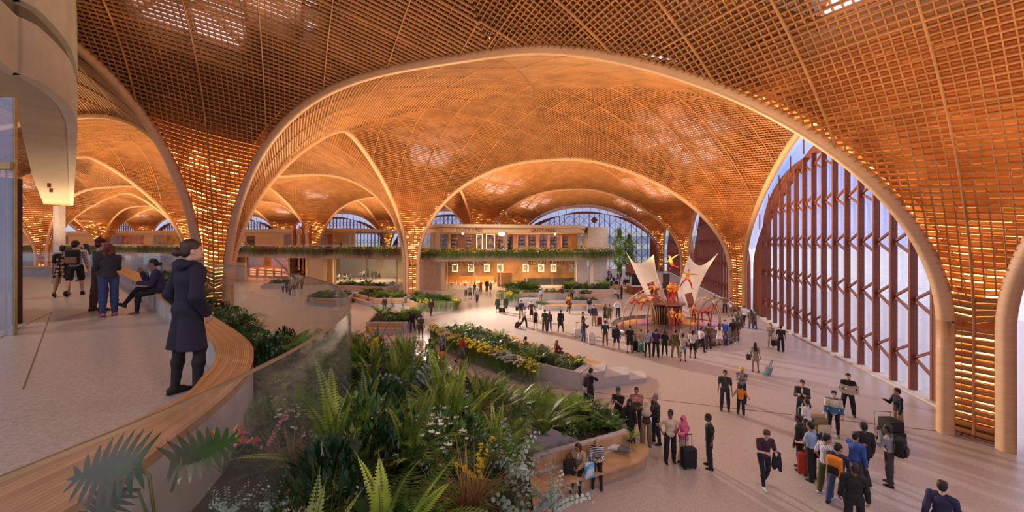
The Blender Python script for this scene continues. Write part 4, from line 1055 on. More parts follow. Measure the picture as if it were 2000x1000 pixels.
    if bt in ('trousers', 'jeans', 'leggings', 'shorts', 'loose'):
        f = Field(.03 * S); x_ = {'trousers': .018, 'jeans': .010, 'leggings': -.004, 'shorts': .026, 'loose': .036}[bt]
        f.ell(P3(T(0, -.012, .02)), np.array((.155, .115, .13)) * S * g, RT)
        for sg in (1, -1):
            hip, kn, an, dl = J[sg]
            end = kn + (hip - kn) * (.12) if bt == 'shorts' else None
            f.cone(P3(hip + Vector((sg * .005, 0, 0))), P3(kn if end is None else end), (.082 + ov * .4) * S * g, (.052 + ov * .6 + x_) * S)
            if bt != 'shorts':
                f.cone(P3(kn), P3(kn + (an - kn) * .35), (.052 + ov * .6 + x_) * S, (.053 + ov * .6 + x_ * .9) * S); f.cone(P3(kn + (an - kn) * .35), P3(an + dl * .0), (.053 + ov * .5 + x_ * .9) * S, (.034 + ov * .6 + x_) * S)
        emit_('trousers' if bt != 'shorts' else 'shorts', f, cloth(bc))
    elif bt in ('skirt', 'miniskirt', 'longskirt'):
        ln = {'skirt': .50, 'miniskirt': .34, 'longskirt': .84}[bt]; f = Field(.03)
        if seat is None:
            f.ell(P3(T(0, 0, .04)), np.array((.15, .115, .11)) * S, RT)
            for x in (-.055, .055): f.cone(P3(T(x, 0, .02)), P3(pel + Vector((x * 1.5, .01, -ln))), .10 * S, (.12 if bt != 'longskirt' else .15) * S)
            f.plane(P3(pel + Vector((0, 0, -ln))), (0, 0, -1))
        else:
            f.ell(P3(T(0, 0, .04)), np.array((.15, .115, .11)) * S, RT)
            for sg in (1, -1): f.cone(P3(J[sg][0]), P3(J[sg][1]), .10 * S, .085 * S)
        emit_('skirt', f, cloth(bc))
    # ---- upper clothes
    tt, tc_ = top
    if tt:
        long_ = tt in ('shirt', 'sweater', 'jacket', 'coat', 'suit', 'hoodie', 'longdress'); bulky = tt in ('jacket', 'coat', 'suit', 'sweater', 'hoodie'); x_ = .020 if bulky else .008
        hem = {'tee': -.06, 'shirt': -.05, 'sweater': -.09, 'jacket': -.10, 'coat': -.42, 'suit': -.16, 'hoodie': -.10, 'tank': -.02, 'dress': -.30, 'kurta': -.26, 'blouse': -.06, 'longdress': -.8, 'tunic': -.2, 'tucked': .06, 'tucked_long': .06}[tt]
        if tt == 'tucked_long': long_ = True
        f = Field(.035 * S); ch = .150 if not fem else .138
        f.ell(P3(T(0, -.002, .36)), np.array((ch + .018 + x_, .108 + x_, .17)) * S * np.array((g, g, 1)), RT); f.ell(P3(T(0, 0, .18)), np.array(((.138 if not fem else .122) + x_, .100 + x_, .17)) * S * np.array((g, g, 1)), RT)
        f.ell(P3(T(0, -.003, .03)), np.array((.155 + x_, .118 + x_, .12)) * S * np.array((g, g, 1)), RT)
        if fem:
            for sg in (1, -1): f.ell(P3(T(sg * .07, .085, .36)), np.array((.055, .05, .055)) * S, RT)
        if hem < -.12 and seat is None:
            w = .12 if tt in ('dress', 'coat', 'longdress') else .10
            for x in (-.06, .06): f.cone(P3(T(x, 0, .02)), P3(pel + Vector((x * (1.7 if fem else 1.2), -.01, hem))), .10 * S, (w + x_) * S)
        hemp = T(0, 0, hem) if seat is None else T(0, 0, max(hem, -.04)); hn = Rl @ Vector((0, 0, -1))
        f.plane(P3(hemp), hn)
        sv, sq = f.mesh(vx)
        parts_ = [(sv, sq)]
        f = Field(.03 * S)
        f.cone(P3(T(-sw * .5, 0, .478)), P3(T(sw * .5, 0, .478)), (.060 + x_ * .7) * S, (.060 + x_ * .7) * S)
        if tt != 'tank':
            for sg in (1, -1):
                s_, el, wr = arm[sg][:3]
                f.cone(P3(T(sg * sw * .5, 0, .47)), P3(s_), (.058 + x_ * .7) * S, (.053 + x_ * .8) * S)
                if long_: f.cone(P3(s_), P3(el), (.053 + x_) * S, (.044 + x_) * S); f.cone(P3(el), P3(wr - (wr - el) * .04), (.044 + x_) * S, (.034 + x_) * S)
                else: f.cone(P3(s_), P3(s_ + (el - s_) * .72), (.055 + x_) * S, (.053 + x_) * S)
        av, aq = f.mesh(vx)
        # one garment: torso and sleeves in one field
        f = Field(.035 * S)
        f2 = f
        f.ell(P3(T(0, -.002, .36)), np.array((ch + .018 + x_, .108 + x_, .17)) * S * np.array((g, g, 1)), RT); f.ell(P3(T(0, 0, .18)), np.array(((.138 if not fem else .122) + x_, .100 + x_, .17)) * S * np.array((g, g, 1)), RT)
        parts_.append((av, aq))
        V = np.concatenate([p[0] for p in parts_]); Q = np.concatenate([parts_[0][1], parts_[1][1] + len(parts_[0][0])])
        nm = {'tee': 'shirt', 'shirt': 'shirt', 'sweater': 'sweater', 'jacket': 'jacket', 'coat': 'coat', 'suit': 'suit_jacket', 'hoodie': 'jacket', 'tank': 'top', 'dress': 'dress', 'kurta': 'long_shirt', 'blouse': 'blouse', 'longdress': 'dress', 'tunic': 'tunic', 'tucked': 'shirt', 'tucked_long': 'shirt'}[tt]
        link(nm, npmesh(nm, V, Q, smooth=True), cloth(tc_), root)
        if tt in ('suit', 'jacket') and vx < .02:     # open front shows the shirt
            f = Field(.01); f.ell(P3(T(0, .085 + x_, .40)), np.array((.035, .035, .13)) * S, RT); emit_('shirt_front', f, cloth('white'))
        if tt in ('kurta',) or (tt in ('shirt',) and vx < .02):
            f = Field(.01); f.cone(P3(T(-.045, -.01, .545)), P3(T(.045, -.01, .545)), .035 * S); f.cone(P3(T(-.04, .05, .53)), P3(T(.04, .05, .53)), .03 * S); emit_('collar', f, cloth('white' if tt == 'kurta' else tc_))
        if tt == 'coat' or tt == 'hoodie':
            f = Field(.02); f.ell(P3(T(0, -.085, .53)), np.array((.12, .07, .07)) * S, RT); f.cone(P3(T(-.08, 0, .54)), P3(T(.08, 0, .54)), .045 * S); f.cone(P3(T(-.09, -.05, .55)), P3(T(-.05, .07, .52)), .035 * S); f.cone(P3(T(.09, -.05, .55)), P3(T(.05, .07, .52)), .035 * S); emit_('hood', f, cloth(tc_))
    if belt:
        f = Field(.01); f.ell(P3(T(0, 0, .03)), np.array((.165, .125, .04)) * S * g, RT); f.plane(P3(T(0, 0, .05)), (0, 0, 1)); f.plane(P3(T(0, 0, .015)), (0, 0, -1)); emit_('belt', f, cloth(belt))
    # ---- hair and headgear
    ht, hcol = hair
    f = Field(.018 * S); m = hairm(hcol) if hcol in HAIRC and ht not in ('hijab', 'beanie', 'cap') else cloth(hcol)
    if ht in ('short', 'long', 'bun', 'pony', 'bob', 'curly'):
        f.ell(P3(H(0, -.018, .052)), np.array((.088, .105, .102)) * S * hr, Rm); f.ell(P3(H(0, -.055, .0)), np.array((.078, .066, .085)) * S * hr, Rm)
        f.minus(P3(H(0, .128, -.004)), np.array((.094, .088, .100)) * S); f.minus(P3(H(.0, .05, -.075)), np.array((.12, .055, .05)) * S)
        if ht == 'short':
            for k in range(11): a = k * 2.4; f.ell(P3(H(.045 * cos(a), -.015 + .055 * sin(a), .112 - .008 * (k % 4))), np.array((.036, .040, .030)) * S, k=.012)
        if ht == 'long': 
            for x in (-.04, 0, .04): f.cone(P3(H(x, -.07, .02)), P3(T(x * 1.2, -.12, .34)), .05 * S, .035 * S)
            for sg in (1, -1): f.cone(P3(H(sg * .07, -.01, .02)), P3(H(sg * .075, .0, -.16)), .028 * S, .02 * S)
        if ht == 'curly':
            for k in range(14): f.ell(P3(H(.07 * cos(k * 2.4), -.05 - .03 * sin(k * 1.7), .02 - .016 * k)), np.array((.05, .045, .045)) * S, k=.006)
        if ht == 'bun': f.ell(P3(H(0, -.135, -.01)), np.array((.052, .05, .05)) * S, k=.006)
        if ht == 'pony': f.cone(P3(H(0, -.10, .04)), P3(H(0, -.15, -.10)), .03 * S, .035 * S); f.cone(P3(H(0, -.15, -.10)), P3(H(0, -.13, -.25)), .035 * S, .012 * S)
        if ht == 'bob':
            for k in range(7): a = pi * k / 6; f.cone(P3(H(.075 * cos(a), -.02 - .07 * sin(a), .02)), P3(H(.078 * cos(a), -.02 - .075 * sin(a), -.08)), .03 * S, .024 * S)
        emit_('hair', f, m)
    elif ht == 'hijab':
        f.ell(P3(H(0, -.012, .035)), np.array((.098, .112, .118)) * S, Rm); f.cone(P3(H(0, -.02, -.03)), P3(T(0, -.02, .42)), .098 * S, .165 * S); f.ell(P3(T(0, -.04, .36)), np.array((.19, .135, .15)) * S, RT)
        f.minus(P3(H(0, .125, -.005)), np.array((.062, .085, .082)) * S); emit_('headscarf', f, m)
    elif ht in ('beanie', 'cap'):
        g2 = Field(.02); g2.ell(P3(H(0, -.045, .0)), np.array((.078, .072, .09)) * S, Rm); emit_('hair', g2, hairm('brown' if ht == 'beanie' else 'black'))
        f.ell(P3(H(0, -.012, .085)), np.array((.094, .108, .085)) * S, Rm); f.plane(P3(H(0, 0, .035)), Rh @ Vector((0, 0, -1)))
        if ht == 'beanie': f.ell(P3(H(0, -.03, .17)), np.array((.03, .03, .03)) * S)
        else: f.ell(P3(H(0, .12, .055)), np.array((.065, .07, .014)) * S, Rm)
        emit_(ht, f, m)
    # ---- shoes
    for sg in (1, -1):
        an, dl = J[sg][2], J[sg][3]; up = -dl; fw = Vector((0, 1, 0)); fw = (fw - up * fw.dot(up) * .9).normalized()
        if up.y > .75: fw = Vector((0, .6, .8)) 
        f = Field(.02 * S); b = an - up * .045
        f.cone(P3(b - fw * .035), P3(b + fw * .07), .042 * S, .040 * S); f.cone(P3(b + fw * .07 - up * .005), P3(b + fw * .16 - up * .018), .040 * S, .026 * S); f.cone(P3(an + up * .015), P3(b), .040 * S, .042 * S)
        f.plane(P3(an - up * .085), -up)
        so = emit_('shoe', f, cloth(shoe))
        if hands:
            f = Field(.01 * S); f.cone(P3(an - up * .078 - fw * .035), P3(an - up * .078 + fw * .07), .041 * S, .040 * S); f.cone(P3(an - up * .078 + fw * .07), P3(an - up * .078 + fw * .158), .040 * S, .027 * S); f.plane(P3(an - up * .088), -up); f.plane(P3(an - up * .070), up)
            V_, Q2 = f.mesh(.008); link('sole', npmesh('sole', V_, Q2, smooth=True), cloth('lgrey' if shoe in ('white', 'charcoal', 'teal', 'lgrey') else 'black'), so)
    return root

# ---------------------------------------------------------------- luggage
WHEEL = mat('rubber', (.03, .03, .03), rough=.8)
def rbox(mb, x0, x1, y0, y1, z0, z1, r=.03):
    """box with rounded vertical and horizontal edges"""
    bm = bmesh.new(); bmesh.ops.create_cube(bm, size=1)
    for v in bm.verts: v.co = Vector(((v.co.x + .5) * (x1 - x0) + x0, (v.co.y + .5) * (y1 - y0) + y0, (v.co.z + .5) * (z1 - z0) + z0))
    bmesh.ops.bevel(bm, geom=list(bm.edges), offset=r, segments=2, affect='EDGES', profile=.6)
    bm.verts.index_update(); mb.add([v.co.copy() for v in bm.verts], [[v.index for v in f.verts] for f in bm.faces], True); bm.free()
def suitcase(loc, rz, col, label, w=.42, d=.24, hh=.62, handle=.4, tiltx=0):
    mb = MB(); rbox(mb, -w / 2, w / 2, -d / 2, d / 2, .05, .05 + hh, .04); m = cloth(col) if isinstance(col, str) else col
    o = mb.build('suitcase', m, label=label, cat='suitcase'); o.location = loc; o.rotation_euler = (radians(tiltx), 0, rz)
    k = MB()
    for sx in (-1, 1): k.bar((sx * w * .25, 0, .05 + hh), (sx * w * .25, 0, .05 + hh + handle), .018)
    k.bar((-w * .25, 0, .05 + hh + handle), (w * .25, 0, .05 + hh + handle), .03); k.build('handle', DARK, o)
    for sx in (-1, 1):
        for sy in (-1, 1): q = MB(); q.tube([(sx * (w / 2 - .05) - .015, sy * (d / 2 - .04), .03), (sx * (w / 2 - .05) + .015, sy * (d / 2 - .04), .03)], .03, 8); q.build('wheel', WHEEL, o)
    r = MB()
    for x in (-w * .3, -w * .1, w * .1, w * .3): r.box(x - .008, x + .008, -d / 2 - .008, -d / 2 + .01, .12, hh)
    r.build('rib', m, o); return o
def backpack(p, face, col, col2, label, z, s=1.0, off=-.20):
    """worn on the back of a person who stands at p"""
    a = radians(face) + atan2(-p[0], p[1]); mb = MB(); rbox(mb, -.16 * s, .16 * s, -.10 * s, .09 * s, 0, .46 * s, .06 * s)
    o = mb.build('backpack', cloth(col), label=label, cat='backpack'); o.location = (p[0] - sin(a) * off, p[1] + cos(a) * off, z); o.rotation_euler = (0, 0, a)
    k = MB(); rbox(k, -.12 * s, .12 * s, -.145 * s, -.09 * s, .04 * s, .24 * s, .03 * s); k.build('pocket', cloth(col2), o)
    for sx in (-1, 1):
        k = MB(); k.tube([(sx * .09 * s, .07 * s, .05), (sx * .11 * s, .16 * s, .02), (sx * .12 * s, .28 * s, .18 * s), (sx * .11 * s, .27 * s, .38 * s), (sx * .09 * s, .17, .47 * s), (sx * .08 * s, .06 * s, .44 * s)], .016, 6); k.build('strap', cloth(col2), o)
    return o
def bag(loc, col, label, w=.32, d=.14, hh=.28, rz=0, handle=.18, name='bag'):
    mb = MB(); rbox(mb, -w / 2, w / 2, -d / 2, d / 2, 0, hh, min(.04, d * .3)); o = mb.build(name, cloth(col) if isinstance(col, str) else col, label=label, cat='bag'); o.location = loc; o.rotation_euler = (0, 0, rz)
    k = MB(); k.tube([(-w * .28, 0, hh - .01), (-w * .2, 0, hh + handle * .8), (0, 0, hh + handle), (w * .2, 0, hh + handle * .8), (w * .28, 0, hh - .01)], .012, 6); k.build('handle', cloth(col) if isinstance(col, str) else col, o); return o
# ---------------------------------------------------------------- plants
LF = {'fern': leafmat('leaf_fern', (.14, .30, .04), col2=(.07, .17, .025)), 'lime': leafmat('leaf_palm', (.32, .52, .05), col2=(.15, .30, .03)), 'yellowgreen': leafmat('leaf_yellowgreen', (.36, .46, .05), col2=(.16, .26, .03)), 'fresh': leafmat('leaf_fresh', (.24, .36, .05), col2=(.12, .22, .03)), 'dark': leafmat('leaf_dark', (.035, .10, .03), col2=(.015, .05, .018), rough=.3),
      'mid': leafmat('leaf_mid', (.12, .27, .05), col2=(.055, .14, .03)), 'bronze': leafmat('leaf_bronze', (.28, .13, .045), col2=(.14, .06, .025)), 'grass': leafmat('leaf_grass', (.12, .22, .05), col2=(.05, .11, .03)),
      'euc': leafmat('leaf_eucalyptus', (.42, .52, .47), col2=(.22, .33, .28), rough=.5), 'pale': leafmat('leaf_striped', (.30, .42, .14), col2=(.06, .16, .04), scale=14), 'stem': leafmat('stem', (.10, .12, .04), trans=.05)}
PET = {'yellow': leafmat('petal_yellow', (.85, .62, .03), trans=.3), 'white': leafmat('petal_white', (.80, .74, .72), trans=.3), 'pink': leafmat('petal_pink', (.72, .25, .32), trans=.3), 'red': leafmat('petal_red', (.55, .05, .07), rough=.25, trans=.15), 'orange': leafmat('petal_orange', (.85, .30, .03), trans=.3)}
def leaf(mb, p, d, n, L_, w, curl=.3, seg=3, tip=1.0, fold=.15):
    """a pointed blade from p along d, bending towards -n"""
    d = Vector(d).normalized(); n = Vector(n); n = (n - d * n.dot(d)); n = n.normalized() if n.length > 1e-5 else d.orthogonal().normalized(); s = d.cross(n)
    vs = []; fs = []; c = Vector(p); a = 0
    for i in range(seg + 1):
        t = i / seg; ww = w * .5 * (sin(pi * (t ** (.75 * tip))) if 0 < t < 1 else (.12 if t == 0 else 0)) 
        dd = d * cos(a) - n * sin(a); nn = n * cos(a) + d * sin(a)
        vs += [c - s * ww + nn * ww * fold, c, c + s * ww + nn * ww * fold]
        c = c + dd * (L_ / seg); a += curl / seg
    for i in range(seg):
        b = i * 3; fs += [(b, b + 1, b + 4, b + 3), (b + 1, b + 2, b + 5, b + 4)]
    mb.add(vs, fs, True)
def qleaf(mb, p, d, n, L_, w):
    d = Vector(d).normalized(); n = Vector(n); s = d.cross(n); s = s.normalized() if s.length > 1e-5 else d.orthogonal().normalized()
    p = Vector(p); mb.add([p, p + d * L_ * .45 + s * w * .5, p + d * L_, p + d * L_ * .45 - s * w * .5], [(0, 1, 2, 3)], False)
def arc(p, az, el, L_, bend, n):
    pts = [Vector(p)]; a = el
    for i in range(n):
        d = Vector((cos(az) * cos(a), sin(az) * cos(a), sin(a))); pts.append(pts[-1] + d * (L_ / n)); a -= bend / n
    return pts
def frond(mb, pts, pl, pw, seg_mat, angle=70, droop=.15, r=.004, taper=.8, step=2, up=(0, 0, 1)):
    mb.cur = 1; mb.tube([pts[i] for i in range(0, len(pts), 2)] + [pts[-1]], r, 3, cap=False); mb.cur = seg_mat
    m = len(pts)
    for i in range(2, m - 1):
        t = i / (m - 1); d = (pts[i + 1] - pts[i]).normalized(); u = Vector(up); s = d.cross(u)
        if s.length < .1: s = d.orthogonal()
        s.normalize(); nn = s.cross(d)
        l = pl * (sin(pi * min(1, (t * .92 + .12))) ** taper)
        for sg in (-1, 1):
            v = d * cos(radians(angle)) + s * sg * sin(radians(angle)) - nn * droop
            qleaf(mb, pts[i], v, nn, l, pw)
def fern_mesh(R, seed, L_=.62, nf=15, pl=.10, m='fern', pairs=22, el0=.9, hang=0.):
    r = random.Random(seed); mb = MB()
    for k in range(nf):
        az = 2 * pi * k / nf + r.uniform(-.25, .25); el = r.uniform(el0 - .35, el0 + .45); l = L_ * r.uniform(.75, 1.15)
        frond(mb, arc((0, 0, .02), az, el, l, r.uniform(1.0, 1.7) + hang, pairs), pl * r.uniform(.85, 1.1), .022, 0, angle=72)
    return mb.mesh(R)
def palm_mesh(R, seed, L_=1.15, nf=12, m='lime'):
    r = random.Random(seed); mb = MB()
    for k in range(nf):
        az = 2 * pi * k / nf * 1.0 + r.uniform(-.3, .3); el = r.uniform(.75, 1.4); l = L_ * r.uniform(.7, 1.1)
        frond(mb, arc((0, 0, 0), az, el, l, r.uniform(.9, 1.5), 26), .27, .028, 0, angle=48, droop=.25, r=.007)
    return mb.mesh(R)
def grass_mesh(R, seed, n=90, L_=.55, w=.010, spread=.9):
    r = random.Random(seed); mb = MB()
    for k in range(n):
        az = r.uniform(0, 2 * pi); el = pi / 2 - r.uniform(.05, spread); p = (r.uniform(-.05, .05), r.uniform(-.05, .05), 0)
        pts = arc(p, az, el, L_ * r.uniform(.5, 1.1), r.uniform(.4, 1.5), 6); s = Vector((-sin(az), cos(az), 0)) * w / 2; vs = []
        for i, q in enumerate(pts): t = 1 - i / 6; vs += [q - s * t, q + s * t]
        mb.add(vs, [(2 * i, 2 * i + 1, 2 * i + 3, 2 * i + 2) for i in range(6)])
    return mb.mesh(R)
def disc(mb, c, n, r, k=7):
    n = Vector(n).normalized(); x = n.orthogonal().normalized(); y = n.cross(x)
    mb.add([Vector(c) + (x * cos(2 * pi * i / k) + y * sin(2 * pi * i / k) * .85) * r for i in range(k)], [tuple(range(k))])
def euc_mesh(R, seed, nb=8, L_=.75):
    r = random.Random(seed); mb = MB()
    for k in range(nb):
        az = 2 * pi * k / nb + r.uniform(-.4, .4); pts = arc((0, 0, 0), az, r.uniform(.8, 1.4), L_ * r.uniform(.6, 1.15), r.uniform(.3, 1.0), 16)
        mb.cur = 1; mb.tube(pts[::3] + [pts[-1]], .0035, 3, cap=False); mb.cur = 0
        for i in range(3, 17):
            d = (pts[min(i + 1, 16)] - pts[i - 1]).normalized(); s = d.orthogonal().normalized(); s = Matrix.Rotation(i * 1.57 + r.uniform(-.3, .3), 3, d) @ s
            for sg in (-1, 1):
                c = pts[i] + s * sg * .032; disc(mb, c, (d + s * sg * .5 + Vector((r.uniform(-.5, .5), r.uniform(-.5, .5), r.uniform(-.5, .5)))), r.uniform(.018, .032) * (1.15 - .4 * i / 16))
    return mb.mesh(R)
def broad_mesh(R, seed, n=12, L_=.26, w=.14, stem=.25, cu=.7):
    r = random.Random(seed); mb = MB()
    for k in range(n):
        az = 2 * pi * k * .382 + r.uniform(-.3, .3); pts = arc((0, 0, 0), az, r.uniform(.7, 1.45), stem * r.uniform(.5, 1.3), .4, 4)
        mb.cur = 1; mb.tube(pts, .005, 4, cap=False); mb.cur = 0
        d = pts[-1] - pts[-2]; d = Vector((cos(az), sin(az), r.uniform(-.2, .5))); leaf(mb, pts[-1], d, (0, 0, 1), L_ * r.uniform(.7, 1.2), w * r.uniform(.8, 1.15), cu, 5, fold=.25)
    return mb.mesh(R)
def shrub_mesh(R, seed, n=240, rad=.32, hh=.42, L_=.075, w=.032, petals=0, pm=2, pr=.018):
    r = random.Random(seed); mb = MB()
    for k in range(14):
        az = r.uniform(0, 2 * pi); mb.cur = 1; mb.tube(arc((0, 0, 0), az, r.uniform(.7, 1.5), hh * r.uniform(.7, 1.1), .3, 3), .005, 3, cap=False)
    for k in range(n):
        az = r.uniform(0, 2 * pi); e = r.uniform(.05, pi / 2); q = r.uniform(.45, 1) ** .5
        p = Vector((rad * q * cos(az) * cos(e), rad * q * sin(az) * cos(e), hh * (.15 + .85 * q * sin(e)))); d = p + Vector((r.uniform(-.3, .3), r.uniform(-.3, .3), r.uniform(-.2, .4))); mb.cur = 0
        if k < petals:
            mb.cur = pm
            for j in range(5): a = j * 1.2566; qleaf(mb, p * 1.06, (cos(a) + d.x * .6, sin(a) + d.y * .6, .5), (d.x, d.y, 1), pr * 2, pr * 1.3)
        else: qleaf(mb, p, d, (0, 0, 1), L_ * r.uniform(.7, 1.3), w)
    return mb.mesh(R)
def monstera_mesh(R, seed, n=1, size=.34, stem=.55, az0=None, el=1.2):
    r = random.Random(seed); mb = MB()
    for k in range(n):
        az = (az0 if az0 is not None else 0) + 2 * pi * k / max(n, 1) + r.uniform(-.3, .3) * (n > 1); pts = arc((0, 0, 0), az, el, stem * (1 if n == 1 else r.uniform(.7, 1.2)), .5, 8)
        mb.cur = 1; mb.tube(pts, .006, 5, cap=False); mb.cur = 0
        d = Vector((cos(az), sin(az), -.15)).normalized(); s = Vector((-sin(az), cos(az), 0)); u = s.cross(d); b = pts[-1] - d * size * .12
        if u.z < 0: u = -u
        M = lambda x, y: b + d * (x * size) + s * (y * size) + u * (-.25 * size * y * y - .12 * size * x * x)
        N_ = 8
        for sg in (-1, 1):
            for i in range(N_):
                t0 = i / N_; t1 = (i + .72) / N_; rt = 1.0; lx0 = t0 * 1.0; lx1 = t1 * 1.0
                wd = .56 * sin(pi * (.18 + .8 * (t0 + t1) / 2)) ** .8
                sweep = -.25 + .55 * t0
                # lobe: from the midrib outwards, narrow slits between
                inn = [M(lx0 - .02, 0), M(i / N_ + 1 / N_, 0)]
                vs = [inn[0], inn[1], M(lx1 + sweep * .30 + .04, sg * wd * .35), M(lx0 + sweep * .30 - .02, sg * wd * .35), M(lx1 + sweep * .75, sg * wd * .78), M(lx0 + sweep * .75, sg * wd * .80), M((lx0 + lx1) / 2 + sweep * .98, sg * wd)]
                mb.add(vs, [(0, 1, 2, 3), (3, 2, 4, 5), (5, 4, 6)])
        mb.add([M(.98, -.05), M(.98, .05), M(1.2, 0)], [(0, 1, 2)])
    return mb.mesh(R)
def heart_mesh(R, seed, n=7, size=.15, spadix=True, L_=.4):
    r = random.Random(seed); mb = MB()
    for k in range(n):
        az = r.uniform(0, 2 * pi); pts = arc((0, 0, 0), az, r.uniform(1.0, 1.5), L_ * r.uniform(.7, 1.1), .3, 5); mb.cur = 1; mb.tube(pts, .004, 4, cap=False); mb.cur = 0
        leaf(mb, pts[-1], (cos(az), sin(az), .25), (0, 0, 1), size * r.uniform(.8, 1.1), size * .85, .5, 5, tip=.7, fold=.2)
        if spadix: mb.cur = 2; mb.tube([pts[-1], pts[-1] + Vector((cos(az) * .04, sin(az) * .04, .05))], .006, 5); mb.cur = 0
    return mb.mesh(R)
def spray_mesh(R, seed, n=4, L_=.55, pr=.035, per=9):
    r = random.Random(seed); mb = MB()
    for k in range(n):
        az = r.uniform(0, 2 * pi); pts = arc((0, 0, 0), az, r.uniform(1.1, 1.5), L_ * r.uniform(.7, 1.1), r.uniform(.6, 1.4), 12); mb.cur = 1; mb.tube(pts[::2], .004, 3, cap=False); mb.cur = 0
        for i in range(12 - per, 13):
            c = pts[i] + Vector((r.uniform(-.02, .02), r.uniform(-.02, .02), .01)); nn = Vector((cos(az), sin(az), .4)) + Vector((r.uniform(-.6, .6), r.uniform(-.6, .6), r.uniform(-.3, .3))); x = nn.orthogonal().normalized(); y = nn.normalized().cross(x)
            for j in range(5): a = j * 1.2566; qleaf(mb, c, x * cos(a) + y * sin(a) + nn.normalized() * .25, nn, pr * (1.3 if j % 2 else 1), pr * .75)
    return mb.mesh(R)
def trail_mesh(R, seed, n=22, L_=.9, w=.9, fl=0):
    r = random.Random(seed); mb = MB()
    for k in range(n):   # strands falling towards -Y
        x = r.uniform(-w / 2, w / 2); pts = [Vector((x, .12, .02))]; out = r.uniform(.15, .38); l = L_ * r.uniform(.4, 1.1); m = 13
        for i in range(m):
            t = (i + 1) / m; pts.append(Vector((x + .12 * sin(k + t * 3) * t, .12 - out * min(1, t * 2.2) - .03 * t, .12 * sin(min(1, t * 2) * pi) + .02 - max(0, t - .25) * l)))
        frond(mb, pts, .085, .026, 0, angle=60, up=(0, -1, .3), r=.003, taper=.5)
    for k in range(26):
        az = r.uniform(0, 2 * pi); p = Vector((r.uniform(-w / 2, w / 2), r.uniform(-.12, .2), .03)); mb.cur = 0
        leaf(mb, p, (cos(az) * .8, sin(az) * .8 - .3, r.uniform(.2, 1)), (0, 0, 1), r.uniform(.14, .26), .05, .8, 3)
    for k in range(fl):
        p = Vector((r.uniform(-w / 2, w / 2), r.uniform(-.32, .1), 0)); p.z = .16 - max(0, -p.y - .1) * .8 + r.uniform(0, .1); mb.cur = 2
        for j in range(5): a = j * 1.2566 + k; qleaf(mb, p, (cos(a), sin(a) * .6 - .4, .5), (0, -.5, 1), .085, .065)
    return mb.mesh(R)
PL_ = {}; BLOS = {}
def proto(kind, meshes, mats):
    r = []
    for me in meshes:
        for m in mats: me.materials.append(m)
        # flowers of shrubs and trailing plants are parts of their own
        if len(mats) > 2:
            bm = bmesh.new(); bm.from_mesh(me); b2 = bm.copy()
            bmesh.ops.delete(bm, geom=[f for f in bm.faces if f.material_index == 2], context='FACES'); bmesh.ops.delete(b2, geom=[f for f in b2.faces if f.material_index != 2], context='FACES')
            bm.to_mesh(me); nm = 'spadix' if 'anthurium' in kind else 'blossoms'; m2 = bpy.data.meshes.new(nm); b2.to_mesh(m2); bm.free(); b2.free()
            for m in mats: m2.materials.append(m)
            BLOS[me.name] = m2
        r.append(me)
    PL_[kind] = r
S2 = LF['stem']
proto('sword_fern', [fern_mesh('sword_fern', k, L_=.62 + .06 * k) for k in range(3)], [LF['fern'], S2])
proto('dark_fern', [fern_mesh('dark_fern', 10 + k, L_=.5, nf=13, pl=.13, pairs=16) for k in range(2)], [LF['dark'], S2])
proto('tall_fern', [fern_mesh('tall_fern', 20 + k, L_=.95, nf=9, pl=.082, pairs=44, el0=1.42, hang=-.45) for k in range(2)], [LF['yellowgreen'], S2])
proto('areca_palm', [palm_mesh('areca_palm', k) for k in range(2)], [LF['lime'], S2])
proto('green_palm', [palm_mesh('green_palm', 5 + k, L_=.8, nf=14) for k in range(2)], [LF['mid'], S2])
proto('bronze_grass', [grass_mesh('bronze_grass', k, n=110, L_=.62) for k in range(2)], [LF['bronze']])
proto('green_grass', [grass_mesh('green_grass', 9 + k, n=80, L_=.5, w=.014) for k in range(2)], [LF['grass']])
proto('eucalyptus', [euc_mesh('eucalyptus', k) for k in range(3)], [LF['euc'], S2])
proto('broadleaf_plant', [broad_mesh('broadleaf_plant', k) for k in range(2)], [LF['dark'], S2])
proto('bright_leaf_plant', [broad_mesh('bright_leaf_plant', 4 + k, n=14, L_=.2, w=.12, stem=.2) for k in range(2)], [LF['lime'], S2])
proto('striped_leaf_plant', [broad_mesh('striped_leaf_plant', 8, n=9, L_=.32, w=.10, stem=.12, cu=.4)], [LF['pale'], S2])
proto('leafy_shrub', [shrub_mesh('leafy_shrub', k) for k in range(3)], [LF['mid'], S2])
proto('dark_shrub', [shrub_mesh('dark_shrub', 6 + k, L_=.12, w=.03, n=200) for k in range(2)], [LF['dark'], S2])
proto('white_blossom_shrub', [shrub_mesh('white_blossom_shrub', 12, petals=46)], [LF['mid'], S2, PET['white']])
proto('pink_blossom_shrub', [shrub_mesh('pink_blossom_shrub', 14, petals=26)], [LF['mid'], S2, PET['pink']])
proto('monstera', [monstera_mesh('monstera', 1, n=4, size=.3, stem=.5)], [LF['dark'], S2])
proto('monstera_leaf', [monstera_mesh('monstera_leaf', 2, n=1, az0=0)], [LF['dark'], S2])
proto('red_anthurium', [heart_mesh('red_anthurium', 1)], [PET['red'], S2, PET['yellow']])
proto('yellow_orchid', [spray_mesh('yellow_orchid', 1)], [PET['yellow'], S2])
proto('pink_orchid', [spray_mesh('pink_orchid', 3, pr=.028)], [PET['pink'], S2])
proto('trailing_fern', [trail_mesh('trailing_fern', 1), trail_mesh('trailing_fern', 2)], [LF['fresh'], S2])
proto('flowering_trailer', [trail_mesh('flowering_trailer', 3, fl=22), trail_mesh('flowering_trailer', 4, fl=9)], [LF['fresh'], S2, PET['yellow']])
proto('white_trailer', [trail_mesh('white_trailer', 5, fl=22)], [LF['mid'], S2, PET['white']])
